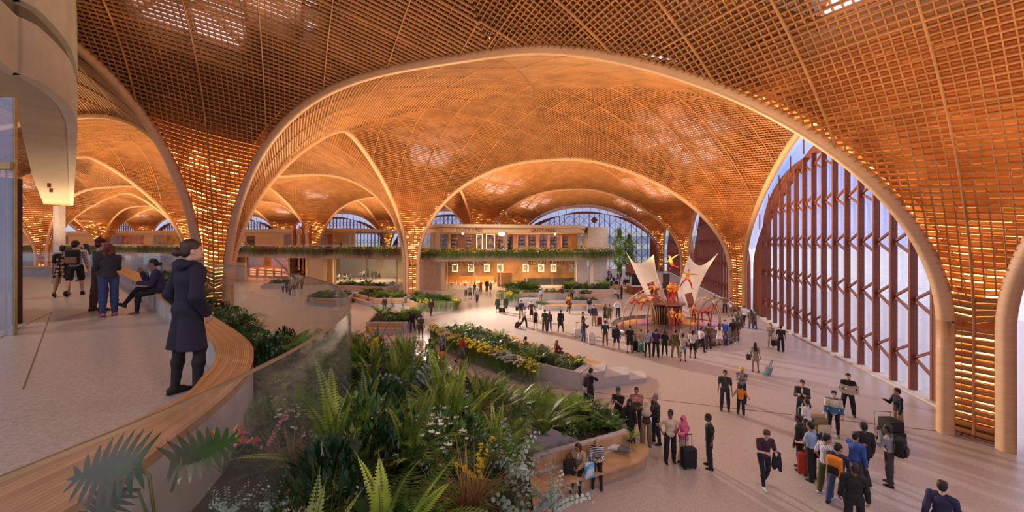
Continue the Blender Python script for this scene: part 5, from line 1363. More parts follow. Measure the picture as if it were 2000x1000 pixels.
proto('brown_trailer', [trail_mesh('brown_trailer', 6, fl=0, n=26)], [LF['bronze'], S2])
for k_ in list(PL_):
    for m_ in PL_[k_]: m_.use_fake_user = False
WORDS = {'sword_fern': 'mid green sword fern', 'dark_fern': 'dark green low fern', 'tall_fern': 'tall upright bright fern', 'areca_palm': 'bright lime-green palm', 'green_palm': 'mid green feathery palm', 'bronze_grass': 'bronze-brown tufted grass', 'green_grass': 'green tufted grass',
         'eucalyptus': 'silvery eucalyptus with round leaves', 'broadleaf_plant': 'dark glossy broad-leaved plant', 'bright_leaf_plant': 'bright green broad-leaved plant', 'striped_leaf_plant': 'pale striped pointed-leaf plant', 'leafy_shrub': 'small-leaved green shrub', 'dark_shrub': 'dark narrow-leaved shrub',
         'white_blossom_shrub': 'green shrub with small white flowers', 'pink_blossom_shrub': 'green shrub with small pink flowers', 'monstera': 'dark monstera with split leaves', 'monstera_leaf': 'single big split monstera leaf on its stem', 'red_anthurium': 'red heart-shaped anthurium', 'yellow_orchid': 'yellow orchid spray', 'pink_orchid': 'pink orchid spray',
         'trailing_fern': 'green fern trailing over', 'flowering_trailer': 'trailing fern with yellow flowers hanging over', 'white_trailer': 'trailing plant with white flowers hanging over', 'brown_trailer': 'browned trailing fern hanging over'}
PCNT = {}
def plant(kind, loc, rz=None, s=1., where='', tilt=0., lab=None, grp=True):
    v = PL_[kind]; me = v[rnd.randrange(len(v))]
    o = bpy.data.objects.new(kind, me); COL.objects.link(o); o.location = loc
    o.rotation_euler = (tilt, 0, rnd.uniform(0, 2 * pi) if rz is None else rz); o.scale = (s, s, s * rnd.uniform(.92, 1.1))
    o['label'] = lab or (WORDS[kind] + ' ' + where); o['kind'] = 'thing'; o['category'] = 'flower' if 'orchid' in kind or 'anthurium' in kind else 'plant'
    if grp: o['group'] = WORDS[kind] + ' ' + where
    if me.name in BLOS:
        b = bpy.data.objects.new(BLOS[me.name].name, BLOS[me.name]); COL.objects.link(b); b.parent = o
    return o
def inside(p, poly):
    x, y = p; c = False; n = len(poly)
    for i in range(n):
        x0, y0 = poly[i]; x1, y1 = poly[(i + 1) % n]
        if (y0 > y) != (y1 > y) and x < (x1 - x0) * (y - y0) / (y1 - y0) + x0: c = not c
    return c
def scatter(poly, z, mix, n, s=(.8, 1.2), where='', gap=.2):
    xs = [p[0] for p in poly]; ys = [p[1] for p in poly]; got = []; tries = 0
    kinds = [k for k, w in mix for _ in range(w)]
    while len(got) < n and tries < n * 40:
        tries += 1; p = (rnd.uniform(min(xs), max(xs)), rnd.uniform(min(ys), max(ys)))
        if not inside(p, poly) or any((p[0] - q[0]) ** 2 + (p[1] - q[1]) ** 2 < gap * gap for q in got): continue
        got.append(p); zz = z(*p) if callable(z) else z
        plant(rnd.choice(kinds), (p[0], p[1], zz), s=rnd.uniform(*s), where=where)
def trail_along(p, q, z, mix, step=.7, s=(.9, 1.2), where='', jit=.1):
    """trailing plants hanging over an edge, falling to the right of the way p -> q"""
    p = Vector(p); q = Vector(q); d = q - p; L_ = d.length; d.normalize(); n = max(1, int(L_ / step)); kinds = [k for k, w in mix for _ in range(w)]
    a = atan2(d.y, d.x)
    for i in range(n):
        c = p + d * ((i + .5) * L_ / n + rnd.uniform(-jit, jit)); plant(rnd.choice(kinds), (c.x, c.y, z), rz=a + rnd.uniform(-.15, .15), s=rnd.uniform(*s), where=where)

# ---- the big bed in front
BED = [(-1.30, .9), (-1.15, 2.0), (-1.28, 3.0), (-1.6, 4.1), (-2.2, 5.15), (-2.9, 6.0), (-3.9, 7.2), (-3.3, 8.2), (-2.0, 8.9), (-1.3, 10), (-.6, 12.5), (0.0, 15.5), (3.2, 15.4), (4.0, 13.7), (3.7, 13.15), (2.6, 12.6), (1.3, 12.1), (.35, 11.6), (-.5, 11.2), (-.6, 10.2), (.1, 9.0), (.3, 6), (.25, 3), (.2, .9)]
GCs = [(p.x, p.y) for p in GC]
def bed_z(x, y):
    d = min(hypot(x - a, y - b) for a, b in GCs); return max(.78, 5.15 + .35 * max(0, min(1, (4.2 - y) / 1.2)) * max(0, min(1, (-.1 - x) / .5)) - .60 * max(0, d - .8))
mb = MB(); st = .2; cells = {}
xs = np.arange(-4.2, 4.5, st); ys = np.arange(.6, 15.9, st)
for i in range(len(xs) - 1):
    for j in range(len(ys) - 1):
        if inside((xs[i] + st / 2, ys[j] + st / 2), BED): cells[i, j] = 1
for (i, j) in cells:
    x0, x1, y0, y1 = xs[i], xs[i + 1], ys[j], ys[j + 1]; mb.cur = 0
    mb.add([(x0, y0, bed_z(x0, y0)), (x1, y0, bed_z(x1, y0)), (x1, y1, bed_z(x1, y1)), (x0, y1, bed_z(x0, y1))], [(0, 1, 2, 3)])
    mb.cur = 1
    for (di, dj, a, b) in ((-1, 0, (x0, y1), (x0, y0)), (1, 0, (x1, y0), (x1, y1)), (0, -1, (x0, y0), (x1, y0)), (0, 1, (x1, y1), (x0, y1))):
        if (i + di, j + dj) not in cells: mb.add([(*a, 0), (*b, 0), (*b, bed_z(*b) + .05), (*a, bed_z(*a) + .05)], [(0, 1, 2, 3)])
mb.build('planting_mound', [SOIL, TERC], kind='structure', label='stepped planting mound in front of the terrace')
W1 = 'in the big bed below the glass balustrade'
NEAR = [p for p in BED]
scatter([(-1.30, .9), (-1.15, 2.0), (-1.28, 3.0), (-1.6, 4.1), (-2.2, 5.15), (-2.9, 6.0), (-3.7, 7.2), (-2.5, 8.2), (-1.2, 9), (-.1, 8.8), (.1, 6), (.0, 3), (-.05, .9)], bed_z,
        [('sword_fern', 5), ('dark_fern', 6), ('green_palm', 1), ('bronze_grass', 4), ('green_grass', 5), ('broadleaf_plant', 3), ('bright_leaf_plant', 2), ('leafy_shrub', 4), ('dark_shrub', 5), ('striped_leaf_plant', 1), ('white_blossom_shrub', 3), ('eucalyptus', 1), ('pink_blossom_shrub', 1), ('tall_fern', 5)], 330, (.62, .95), W1, gap=.16)
W2 = 'on the slope down to the curved bench'
scatter([(-1.2, 9), (-.1, 9), (-.5, 10.4), (-.3, 11.4), (1.3, 12.3), (3.6, 13.3), (3.9, 13.7), (3.1, 15.3), (0.1, 15.4), (-.5, 12.5)], bed_z, [('areca_palm', 2), ('green_palm', 4), ('sword_fern', 5), ('dark_fern', 4), ('leafy_shrub', 5), ('dark_shrub', 3), ('white_blossom_shrub', 2), ('pink_blossom_shrub', 2), ('bright_leaf_plant', 1)], 110, (.75, 1.15), W2, gap=.3)
# plants that stand out in the photo
def hero(kind, px, py, Y, s, lab, rz=None, z=None, tilt=0):
    X = atY(px, Y); return plant(kind, (X, Y, zY(py, Y) if z is None else z), rz=rz, s=s, lab=lab, grp=False, tilt=tilt)
hero('tall_fern', 690, 975, 2.6, .62, 'tallest bright upright fern at the bottom centre of the bed')
hero('tall_fern', 750, 960, 2.9, .55, 'narrow bright fern just right of the tallest fern', tilt=-.2)
hero('tall_fern', 860, 830, 4.2, .95, 'big yellow-green fern leaning left, in the middle of the bed')
hero('tall_fern', 890, 860, 4.0, .9, 'big yellow-green fern behind the orchid, in the middle of the bed')
hero('tall_fern', 800, 760, 5.5, .9, 'yellow-green fern near the top of the bed')
hero('bronze_grass', 570, 930, 2.5, .75, 'bronze grass tuft at the lower left of the bed')
hero('bronze_grass', 780, 890, 3.2, .75, 'bronze grass tuft in the middle of the bed')
hero('bronze_grass', 920, 1000, 2.3, .8, 'largest bronze grass tuft at the bottom right of the bed')
hero('yellow_orchid', 935, 960, 2.6, .62, 'yellow orchid spray rising from the bronze grass at the bottom right')
hero('yellow_orchid', 845, 850, 4.4, .8, 'yellow orchid spray halfway up the bed')
hero('yellow_orchid', 735, 700, 6.0, 1.0, 'yellow orchid spray at the top left of the bed')
hero('eucalyptus', 1030, 1040, 2.6, .70, 'biggest silvery eucalyptus at the bottom right of the bed')
hero('eucalyptus', 1080, 1000, 3.0, .62, 'silvery eucalyptus reaching towards the bench')
hero('eucalyptus', 1010, 930, 3.4, .7, 'silvery eucalyptus above the bronze grass')
hero('eucalyptus', 445, 1010, 1.95, .30, 'silvery eucalyptus at the bottom left beside the glass')
hero('eucalyptus', 530, 1005, 2.05, .30, 'silvery eucalyptus at the bottom left, second from the glass')
hero('eucalyptus', 800, 780, 5.0, 1.0, 'silvery eucalyptus near the top of the bed')
hero('striped_leaf_plant', 745, 965, 2.9, .7, 'pale striped pointed-leaf plant below the bronze tuft')
hero('bright_leaf_plant', 820, 950, 2.9, .8, 'bright green broad-leaved plant at the bottom centre')
hero('broadleaf_plant', 860, 850, 4.0, .9, 'dark glossy broad-leaved plant below the orchid')
hero('red_anthurium', 435, 925, 2.0, .5, 'red heart-shaped anthurium beside the lower glass')
hero('red_anthurium', 735, 690, 6.2, .9, 'red heart-shaped anthurium at the top of the bed')
hero('pink_orchid', 520, 890, 2.6, .5, 'pink orchid spray over the lower left of the bed')
hero('areca_palm', 1060, 850, 11.6, 1.6, 'tallest lime-green palm on the slope behind the bench')
hero('areca_palm', 1010, 850, 11.9, 1.1, 'lime-green palm left of the tallest palm')
hero('areca_palm', 980, 800, 12.6, 1.0, 'lime-green palm at the far left of the slope')
hero('areca_palm', 1225, 868, 12.9, .62, 'small lime-green palm at the right end above the bench')
def mono(p0, p1, d, up, size, lab):
    # one split leaf on its stem: p0 foot, p1 joint, d midrib
    mb = MB(); p0 = Vector(p0); p1 = Vector(p1); d = Vector(d).normalized(); up = Vector(up); s_ = up.cross(d).normalized(); u = d.cross(s_)
    rel = lambda v: v - p0
    mb.cur = 1; mid = (p0 + p1) / 2 + Vector((.02, 0, .05)); mb.tube([rel(p0), rel(mid), rel(p1)], .005, 6); mb.cur = 0
    b = rel(p1) - d * size * .12; M = lambda x, y: b + d * (x * size) + s_ * (y * size) - u * (.22 * size * y * y + .10 * size * x * x)
    for sg in (-1, 1):
        for i in range(9):
            t0 = i / 9; t1 = (i + .70) / 9; wd = .58 * sin(pi * (.2 + .78 * (t0 + t1) / 2)) ** .75; sw = -.22 + .5 * t0
            mb.add([M(t0 - .02, 0), M((i + 1) / 9, 0), M(t1 + sw * .3 + .03, sg * wd * .38), M(t0 + sw * .3 - .01, sg * wd * .38), M(t1 + sw * .7, sg * wd * .76), M(t0 + sw * .7 + .01, sg * wd * .78), M((t0 + t1) / 2 + sw * .95, sg * wd)], [(0, 1, 2, 3), (3, 2, 4, 5), (5, 4, 6)])
    mb.add([M(.98, -.05), M(.98, .05), M(1.18, 0)], [(0, 1, 2)])
    o = mb.build('monstera_leaf', [LF['dark'], S2], label=lab, cat='plant', kind='thing'); o.location = p0
hp = lambda px, py, Y: Vector((atY(px, Y), Y, zY(py, Y)))
mono(hp(302, 1010, 1.30), hp(258, 905, 1.32), hp(150, 928, 1.30) - hp(258, 905, 1.32), (0, -.8, .6), .215, 'large split monstera leaf lying against the glass at the lower left')
mono(hp(335, 960, 1.45), hp(352, 893, 1.5), hp(432, 862, 1.6) - hp(352, 893, 1.5), (0, -.75, .6), .20, 'large split monstera leaf right of the first, against the white wall')
mono(hp(290, 1010, 1.35), hp(228, 962, 1.36), hp(190, 1005, 1.33) - hp(228, 962, 1.36), (.3, -.8, .4), .14, 'small narrow monstera leaf low against the white wall')
for k, (kd, px, Y, s_) in enumerate([('bronze_grass', 560, 2.2, 1.0), ('bronze_grass', 500, 2.4, .9), ('white_blossom_shrub', 480, 2.0, .8), ('eucalyptus', 560, 2.3, .55), ('dark_fern', 420, 1.9, .8), ('dark_fern', 520, 1.8, .9), ('sword_fern', 600, 2.0, .8), ('dark_shrub', 640, 2.2, 1.1), ('tall_fern', 560, 2.9, .62), ('dark_fern', 650, 2.6, 1.0), ('leafy_shrub', 600, 2.9, 1.1), ('white_blossom_shrub', 650, 3.2, 1.1), ('tall_fern', 640, 3.3, .7), ('eucalyptus', 630, 3.0, .7), ('dark_shrub', 680, 3.6, 1.2), ('green_palm', 600, 3.4, .8), ('pink_blossom_shrub', 540, 2.5, .9), ('dark_fern', 380, 1.7, .7)]):
    X = max(atY(px, Y), -1.12 if Y < 3 else -1.25); plant(kd, (X, Y, bed_z(X, Y)), s=s_, where='close outside the glass balustrade')
# ---- bed between the bench and the glass
W3 = 'between the curved bench and the glass balustrade'
T_ = [(-3.1, 4.95), (-1.9, 4.5), (-2.35, 5.0), (-2.9, 5.75), (-4.3, 7.2), (-7.2, 9.7), (-10.6, 12.8), (-16.4, 18.4), (-19, 20.2), (-19.8, 19.5), (-18.2, 18.5), (-12.3, 13.5), (-6.8, 8.2), (-4.6, 6.2)]
scatter(T_, 5.33, [('sword_fern', 6), ('dark_fern', 5), ('green_palm', 3), ('leafy_shrub', 6), ('dark_shrub', 3), ('white_blossom_shrub', 3), ('bright_leaf_plant', 2), ('pink_blossom_shrub', 1), ('eucalyptus', 1)], 190, (.7, 1.0), W3, gap=.27)
scatter([(-2.45, 3.1), (-1.5, 3.2), (-1.85, 4.4), (-2.9, 4.9), (-2.75, 4.2)], 5.33, [('bronze_grass', 2), ('dark_fern', 3), ('leafy_shrub', 2), ('white_blossom_shrub', 2), ('sword_fern', 2)], 22, (.5, .75), W3, gap=.16)
scatter([(-2.05, 1.9), (-1.4, 2.0), (-1.5, 3.1), (-2.2, 3.1)], 5.25, [('dark_fern', 3), ('dark_shrub', 2), ('green_grass', 1)], 8, (.3, .42), W3, gap=.16)
# ---- trailing plants on the slab edges
W4 = 'the long upper slab edge facing the terrace'
n0 = G(-110, B0 - .05) if 'B0' in globals() else (-60, 80); n1 = G(AR, B0 - .05) if 'B0' in globals() else (-18, 60)
MIXT = [('trailing_fern', 4), ('flowering_trailer', 4), ('brown_trailer', 3), ('white_trailer', 1)]
trail_along(n0, n1, 6.0, MIXT, 1.05, (1.7, 2.3), W4)
trail_along((-16.8, 64.5), (-11.2, 55.4), 5.75, MIXT, .9, (1.8, 2.2), 'the slab edge of the shop block')
trail_along((-11.2, 55.4), (11.2, 59.6), 5.75, [('trailing_fern', 4), ('flowering_trailer', 5), ('brown_trailer', 1), ('white_trailer', 3)], .62, (1.6, 2.1), 'the slab edge of the shop block')
trail_along((11.2, 59.6), (16.2, 62.4), 5.75, [('trailing_fern', 4), ('flowering_trailer', 3), ('white_trailer', 3)], .6, (1.8, 2.4), 'the slab edge of the shop block')
# ---------------------------------------------------------------- planters with seats on the hall floor
SLAB = mat('lilac_concrete', (.50, .48, .50), rough=.7, var=.08, scale=2., bump=.1); SEATW = mat('seat_timber', (.52, .32, .17), rough=.45, var=.18, scale=2)
def planter(poly, h, label, seats=(), mix=None, n=20, s=(.9, 1.3), where='', trail=(), tmix=None, ts=(1.0, 1.4), zt=None):
    """poly: plan; seats: (edge index, from, to, depth) timber seat in front of that edge"""
    c = (sum(p[0] for p in poly) / len(poly), sum(p[1] for p in poly) / len(poly))
    # counter-clockwise
    ar = sum(poly[i][0] * poly[(i + 1) % len(poly)][1] - poly[(i + 1) % len(poly)][0] * poly[i][1] for i in range(len(poly)))
    assert ar > 0, label
    r = empty('planter', (*c, 0), 0, label, 'planter')
    L = lambda p: (p[0] - c[0], p[1] - c[1])
    inn = [((p[0] - c[0]) * .93, (p[1] - c[1]) * .93) for p in poly]
    mb = MB(); P = [L(p) for p in poly]; m = len(P)
    vs = [(*p, 0) for p in P] + [(*p, h) for p in P] + [(*p, h) for p in inn] + [(*p, h - .12) for p in inn]
    mb.add(vs, [(i, (i + 1) % m, m + (i + 1) % m, m + i) for i in range(m)] + [(m + i, m + (i + 1) % m, 2 * m + (i + 1) % m, 2 * m + i) for i in range(m)] + [(2 * m + i, 2 * m + (i + 1) % m, 3 * m + (i + 1) % m, 3 * m + i) for i in range(m)])
    mb.build('box', SLAB, r); mb = MB(); mb.add([(*p, h - .1) for p in inn], [tuple(range(m))]); mb.build('soil', SOIL, r)
    for (e, t0, t1, dep) in seats:
        a = Vector(P[e]); b = Vector(P[(e + 1) % m]); d = b - a; nn = Vector((d.y, -d.x)).normalized()
        p0, p1 = a + d * t0, a + d * t1; q = [p0, p0 + nn * dep, p1 + nn * dep, p1]; q = [tuple(x) for x in q][::1]
        mb = MB(); mb.prism(q, .40, .46); mb.build('seat', SEATW, r)
        q2 = [tuple(x) for x in (p0, p0 + nn * (dep - .12), p1 + nn * (dep - .12), p1)]; mb = MB(); mb.prism(q2, 0, .40); mb.build('seat_base', SLAB, r)
        q3 = [tuple(x) for x in (p0 + nn * .005, p0 + nn * .06, p1 + nn * .06, p1 + nn * .005)]; mb = MB(); mb.prism(q3, .52, h - .03); mb.build('backrest', SEATW, r)
    if mix: scatter([((p[0] - c[0]) * .86 + c[0], (p[1] - c[1]) * .86 + c[1]) for p in poly], h - .1, mix, n, s, where, gap=.35)
    for e in trail:
        a, b = poly[e], poly[(e + 1) % m]; trail_along(a, b, h, tmix or [('flowering_trailer', 3), ('trailing_fern', 2), ('white_trailer', 1)], .75, ts, where)
    return r
GREEN = [('sword_fern', 4), ('leafy_shrub', 5), ('green_palm', 2), ('dark_fern', 3), ('bright_leaf_plant', 2), ('white_blossom_shrub', 2), ('pink_blossom_shrub', 1), ('areca_palm', 1)]
planter([(-3.7, 25.0), (1.17, 19.4), (1.45, 20.2), (3.3, 18.8), (4.1, 20.0), (-.1, 25.4), (-3.9, 30.2), (-6.0, 28.9)], .85, 'long planter with flowers spilling over its wall, behind the big fern bed', mix=GREEN + [('yellow_orchid', 3), ('pink_blossom_shrub', 3), ('white_blossom_shrub', 3)], n=150, s=(.75, 1.1), where='in the long flowering planter', trail=(0, 0, 7), ts=(1.2, 1.7), tmix=[('flowering_trailer', 4), ('trailing_fern', 2), ('white_trailer', 2)])
trail_along((-6.0, 28.9), (-3.7, 25.0), .85, [('flowering_trailer', 3), ('white_trailer', 1)], .7, (.9, 1.2), 'in the long flowering planter')
# seat strip behind it and the steps at its right end
def slab(name, poly, z0, z1, m, label=None, cat=None, parent=None):
    mb = MB(); mb.prism(poly, z0, z1); return mb.build(name, m, parent, label=label, cat=cat)
sb = slab('bench', [(-2.4, 29.6), (.55, 25.5), (4.6, 20.7), (5.2, 21.3), (1.2, 26.2), (-1.8, 30.1)], 0, .42, SLAB, 'timber-topped bench behind the long flowering planter', 'bench')
slab('seat', [(-2.4, 29.6), (.55, 25.5), (4.6, 20.7), (5.2, 21.3), (1.2, 26.2), (-1.8, 30.1)], .42, .47, SEATW, parent=sb)
ss = slab('steps', [(3.35, 18.8), (4.6, 19.2), (5.0, 20.6), (4.15, 20.05)], 0, .82, SLAB, 'pale concrete steps at the right end of the long planter', 'steps')
slab('step', [(4.6, 19.2), (5.9, 19.6), (6.2, 20.9), (5.0, 20.6)], 0, .5, SLAB, parent=ss); slab('step', [(5.9, 19.6), (6.9, 19.9), (7.1, 21.0), (6.2, 20.9)], 0, .22, SLAB, parent=ss)
planter([(-11.5, 30.6), (-8.3, 30.6), (-7.6, 31.8), (-7.9, 35), (-12.2, 35)], .85, 'planter with a timber seat left of the two walking men', seats=[(0, .08, .92, .6)], mix=GREEN, n=34, where='in the planter left of the two walking men')
planter([(-19.4, 47.8), (-15.3, 43.4), (-12.1, 43.6), (-12.0, 46.6), (-15, 49.2), (-19.6, 51)], .85, 'planter with an angled timber seat left of the slatted column', seats=[(0, .03, .97, .7), (1, .02, .98, .7)], mix=GREEN, n=44, where='in the planter left of the slatted column')
planter([(-11.6, 43.0), (-9.6, 39.8), (-6.1, 40.4), (-5.9, 43), (-8.5, 46.5), (-11.6, 47)], .85, 'planter in front of the slatted column, flowers over its front wall', seats=[(0, .1, .95, .6)], mix=GREEN, n=40, where='in the planter in front of the slatted column', trail=(1, 2), ts=(1.1, 1.5))
planter([(-26.5, 57), (-17.5, 54.5), (-16.5, 57), (-26, 60)], .85, 'farthest planter with a low seat beyond the bend of the balustrade', seats=[(0, .1, .9, .6)], mix=GREEN, n=36, where='in the farthest planter beyond the balustrade')
planter([(-22.9, 43.9), (-19.4, 43.2), (-18.6, 44.2), (-19.5, 48.5), (-24.0, 49)], .85, 'planter with a timber seat seen behind the curve of the balustrade', seats=[(0, .1, .9, .6)], mix=GREEN, n=36, where='in the planter behind the curve of the balustrade', trail=(4,))
planter([(-38.6, 60.4), (-35.8, 59.6), (-35, 61), (-36, 64), (-39, 64)], .7, 'small planter in front of the bronze-glazed shop', seats=[(0, .0, 1, .6)], mix=GREEN[:4], n=14, where='in the small planter by the bronze-glazed shop')
# tiered seating beside the shop block
def tier(x0, x1, Y, dep, h, label, wood=True, shift=0):
    X0, X1 = atY(x0, Y), atY(x1, Y); r = slab('seating_tier', [(X0, Y), (X1, Y + shift), (X1, Y + dep), (X0, Y + dep)], 0, h - .05, SLAB, label, 'bench')
    slab('seat', [(X0, Y), (X1, Y + shift), (X1, Y + dep), (X0, Y + dep)], h - .05, h, SEATW if wood else SLAB, parent=r); return r
tier(1060, 1186, 40.6, 1.6, .45, 'lowest tier of the stepped seating, nearest the hall', shift=.5)
tier(1030, 1110, 42.3, 1.5, .55, 'low left tier of the stepped seating', wood=False)
tier(1014, 1060, 43.0, 1.2, .85, 'short left block of the stepped seating', wood=False)
tier(1012, 1135, 44.6, 1.6, 1.15, 'highest long tier of the stepped seating', shift=.6)
tier(1116, 1185, 46.8, 1.6, .5, 'rear right tier of the stepped seating')
tier(1128, 1212, 49.5, 1.5, .45, 'farthest right tier of the stepped seating')
W5 = 'on the stepped seating by the shop block'
def pbox(x0, x1, Y, Yb, h, label, n, mix=GREEN, trail=False, s=(.9, 1.3)):
    planter([(atY(x0, Y), Y), (atY(x1, Y), Y), (atY(x1, Y), Yb), (atY(x0, Y), Yb)], h, label, mix=mix, n=n, s=s, where=W5, trail=(0,) if trail else ())
pbox(985, 1012, 43.5, 50, 1.2, 'left end planter of the stepped seating with yellow flowers spilling over', 22, trail=True)
pbox(988, 1052, 50.2, 53.5, .9, 'large leafy planter behind the left end of the stepped seating', 44, s=(1.3, 2.0))
pbox(1016, 1130, 46.4, 47.6, 1.1, 'narrow planter behind the highest seating tier', 26, mix=[('leafy_shrub', 4), ('white_blossom_shrub', 3), ('pink_blossom_shrub', 2), ('sword_fern', 2)], s=(.8, 1.1))
pbox(1100, 1198, 51.3, 54.5, .9, 'long planter with palms behind the right tiers', 44, s=(1.2, 1.8))
pbox(1116, 1172, 42.6, 43.6, .75, 'small planter in front of the right tiers', 16, s=(.7, 1.0)); pbox(1052, 1072, 41.4, 42.2, .5, 'small planter low in the middle of the tiers', 5, s=(.7, .9)); pbox(1018, 1042, 44.0, 44.5, .9, 'small planter on the short left block', 5, s=(.6, .8)); pbox(1130, 1158, 47.4, 49, .8, 'planter between the rear right tiers', 10, s=(.8, 1.1))
trail_along((atY(975, 44.5), 46), (atY(1000, 43.4), 43.4), 1.2, [('flowering_trailer', 2), ('trailing_fern', 1)], .7, (1.3, 1.6), W5)

# ---------------------------------------------------------------- curved bench at the foot of the big bed
bb = empty('curved_bench', (2.8, 12.0, 0), label='rounded timber bench with backrest at the foot of the big fern bed', cat='bench')
front = smooth_curve([(-.6, 10.0), (.6, 10.45), (1.6, 10.9), (2.9, 11.45), (3.9, 11.95), (4.35, 12.35), (4.45, 12.8)], 6); backc = smooth_curve([(-.8, 10.6), (.4, 11.1), (1.4, 11.6), (2.6, 12.15), (3.5, 12.6), (4.0, 12.9), (4.35, 12.98)], 6)
o = ribbon('seat', front, backc, .40, .47, SEATW); adopt(o, bb)
i_, o_ = inset(front, backc, .30, .95); o = ribbon('base', i_, o_, 0, .40, SEATW); adopt(o, bb)
fb, bk = front[:-8], backc[:-8]
def shift(c, d):
    r = []
    for i, p in enumerate(c): t = (c[min(i + 1, len(c) - 1)] - c[max(i - 1, 0)]).normalized(); r.append(p + Vector((-t.y, t.x)) * d)
    return r
o = ribbon('backrest', shift(bk, .0), shift(bk, .07), .55, .92, SEATW); adopt(o, bb)
o = ribbon('seat_ledge', shift(bk, .0), shift(bk, .10), .40, .55, SLAB); adopt(o, bb)
o = ribbon('rim', shift(bk, .07), shift(bk, .22), .0, .95, SLAB); adopt(o, bb)

# ---------------------------------------------------------------- the show
SAIL = mat('sail_cloth', (.78, .68, .54), rough=.7, var=.05, scale=1.); SX = atY(1312, 31.2); SY = 31.2
DKW = mat('stage_dark', (.07, .05, .05), rough=.15, var=.5, scale=1.5, col2=(.16, .09, .10)); PUR = mat('stage_cloth', (.60, .28, .48), rough=.6, scale=1.2, col2=(.75, .35, .08)); GOLDW = mat('hoop_gold', (.55, .30, .10), rough=.4, metal=.3)
st_ = empty('round_stage', (SX, SY, 0), label='low round stage with a dark glossy top in the middle of the crowd', cat='stage')
mb = MB(); mb.lathe([(4.6, 0), (4.7, .32), (4.6, .45), (4.3, .47)], n=48); mb.build('platform', DKW, st_)
mb = MB()
for k in range(48): a = 2 * pi * k / 48; mb.box(4.62 * cos(a) - .05, 4.62 * cos(a) + .05, 4.62 * sin(a) - .05, 4.62 * sin(a) + .05, .05, .40)
mb.build('edge_trim', GOLDW, st_)
for k, (x, y, w, h_, a) in enumerate([(-2.4, .9, 1.9, .45, .3), (2.5, .4, 1.8, .45, -.25), (-1.2, 1.3, 1.2, .4, .2), (1.6, 1.0, 1.2, .4, -.2)]):
    mb = MB(); mb.ball((0, 0, 0), 1, 14, (w, .45, .32)); o = mb.build('draped_cloth', PUR, st_); o.location = (x, y, .47); o.rotation_euler = (0, 0, a)
ped = empty('pedestal', (SX - .02, SY + 1.0, .47), label='dark barrel-shaped wooden pedestal with a flat top on the stage', cat='pedestal')
mb = MB(); mb.lathe([(1.02, 0), (1.08, .8), (1.15, 1.5)], n=28); mb.build('barrel', mat('barrel_wood', (.06, .03, .015), rough=.5, scale=4, var=.4), ped)
mb = MB()
for k in range(36): a = 2 * pi * k / 36; mb.bar((1.05 * cos(a), 1.05 * sin(a), .02), (1.17 * cos(a), 1.17 * sin(a), 1.5), .07)
mb.build('stave', mat('stave_wood', (.16, .08, .035), rough=.5, scale=5), ped); mb = MB(); mb.lathe([(1.25, 1.5), (1.45, 1.6), (1.45, 1.68), (1.3, 1.72)], n=28); mb.build('top', mat('top_wood', (.13, .04, .02), rough=.35), ped)
def sail(pts, label):
    """four corners (bottom inner, bottom outer, top outer, top inner) with a hollow top edge"""
    b0, b1, t1, t0 = [Vector(p) for p in pts]; V = []; n = 14; m = 18
    for i in range(m + 1):
        v = i / m
        for j in range(n + 1):
            u = j / n; w = .5 + (u - .5) * (1 - .10 * sin(pi * v)); p = (b0 * (1 - w) + b1 * w) * (1 - v) + (t0 * (1 - w) + t1 * w) * v
            p.z -= 1.0 * sin(pi * u) * v ** 3; p.y += .55 * sin(pi * u) * (.3 + .7 * v) + .5 * sin(pi * v); V.append(p)
    Vb = [p + Vector((0, .03, 0)) for p in V]; o = len(V); F_ = []
    for i in range(m):
        for j in range(n): a = i * (n + 1) + j; F_ += [(a, a + 1, a + n + 2, a + n + 1), (o + a, o + a + n + 1, o + a + n + 2, o + a + 1)]
    for i in range(m):
        for j in (0, n): a = i * (n + 1) + j; F_.append((a, a + n + 1, o + a + n + 1, o + a))
    for j in range(n):
        for i in (0, m): a = i * (n + 1) + j; F_.append((a, a + 1, o + a + 1, o + a))
    mb = MB(); mb.add(V + Vb, F_, True); return mb.build('sail', SAIL, label=label, cat='sail')
Q = lambda px, py, Y: (atY(px, Y), Y, zY(py, Y))
s1 = sail([Q(1310, 600, 33.2), Q(1276, 605, 33.2), Q(1222, 490, 34), Q(1277, 497, 34)], 'left cream sail leaning out behind the pedestal')
s2 = sail([Q(1318, 600, 33.2), Q(1352, 612, 33.2), Q(1403, 494, 34), Q(1346, 500, 34)], 'right cream sail leaning out behind the pedestal')
for px0, py0, px1, py1, lab in ((1287, 600, 1270, 552, 'left red-brown plank ramp beside the left sail'), (1352, 600, 1344, 573, 'right short red-brown plank ramp beside the right sail')):
    mb = MB(); mb.bar(Q(px0, py0, 32.6), Q(px1, py1, 32.6), .55, .14, up=(0, 1, 0)); mb.build('plank', REDW, label=lab, cat='plank')
def hoops(cx, xs, label, top, w):
    r = empty('hoop_frame', (atY(cx, 30.6), 30.6, .47), label=label, cat='frame')
    for k, (a, b, h_, dy) in enumerate(xs):
        pts = []
        for i in range(17):
            t = pi * i / 16; pts.append(((a + b) / 2 - (b - a) / 2 * cos(t), dy + (1 - abs(cos(t))) * .4, h_ * sin(t) ** .75))
        mb = MB(); mb.tube(pts, .045, 6); mb.build('hoop', GOLDW if k % 2 == 0 else mat('hoop_dark', (.20, .07, .03), rough=.4), r)
    return r
hoops(1255, [(-1.6, 1.0, 2.5, -.2), (-1.3, 1.9, 2.55, -.9), (-.3, .9, 2.5, .5), (.2, 1.9, 2.45, -.5)], 'left cluster of tall gold hoops on the stage', 0, 0)
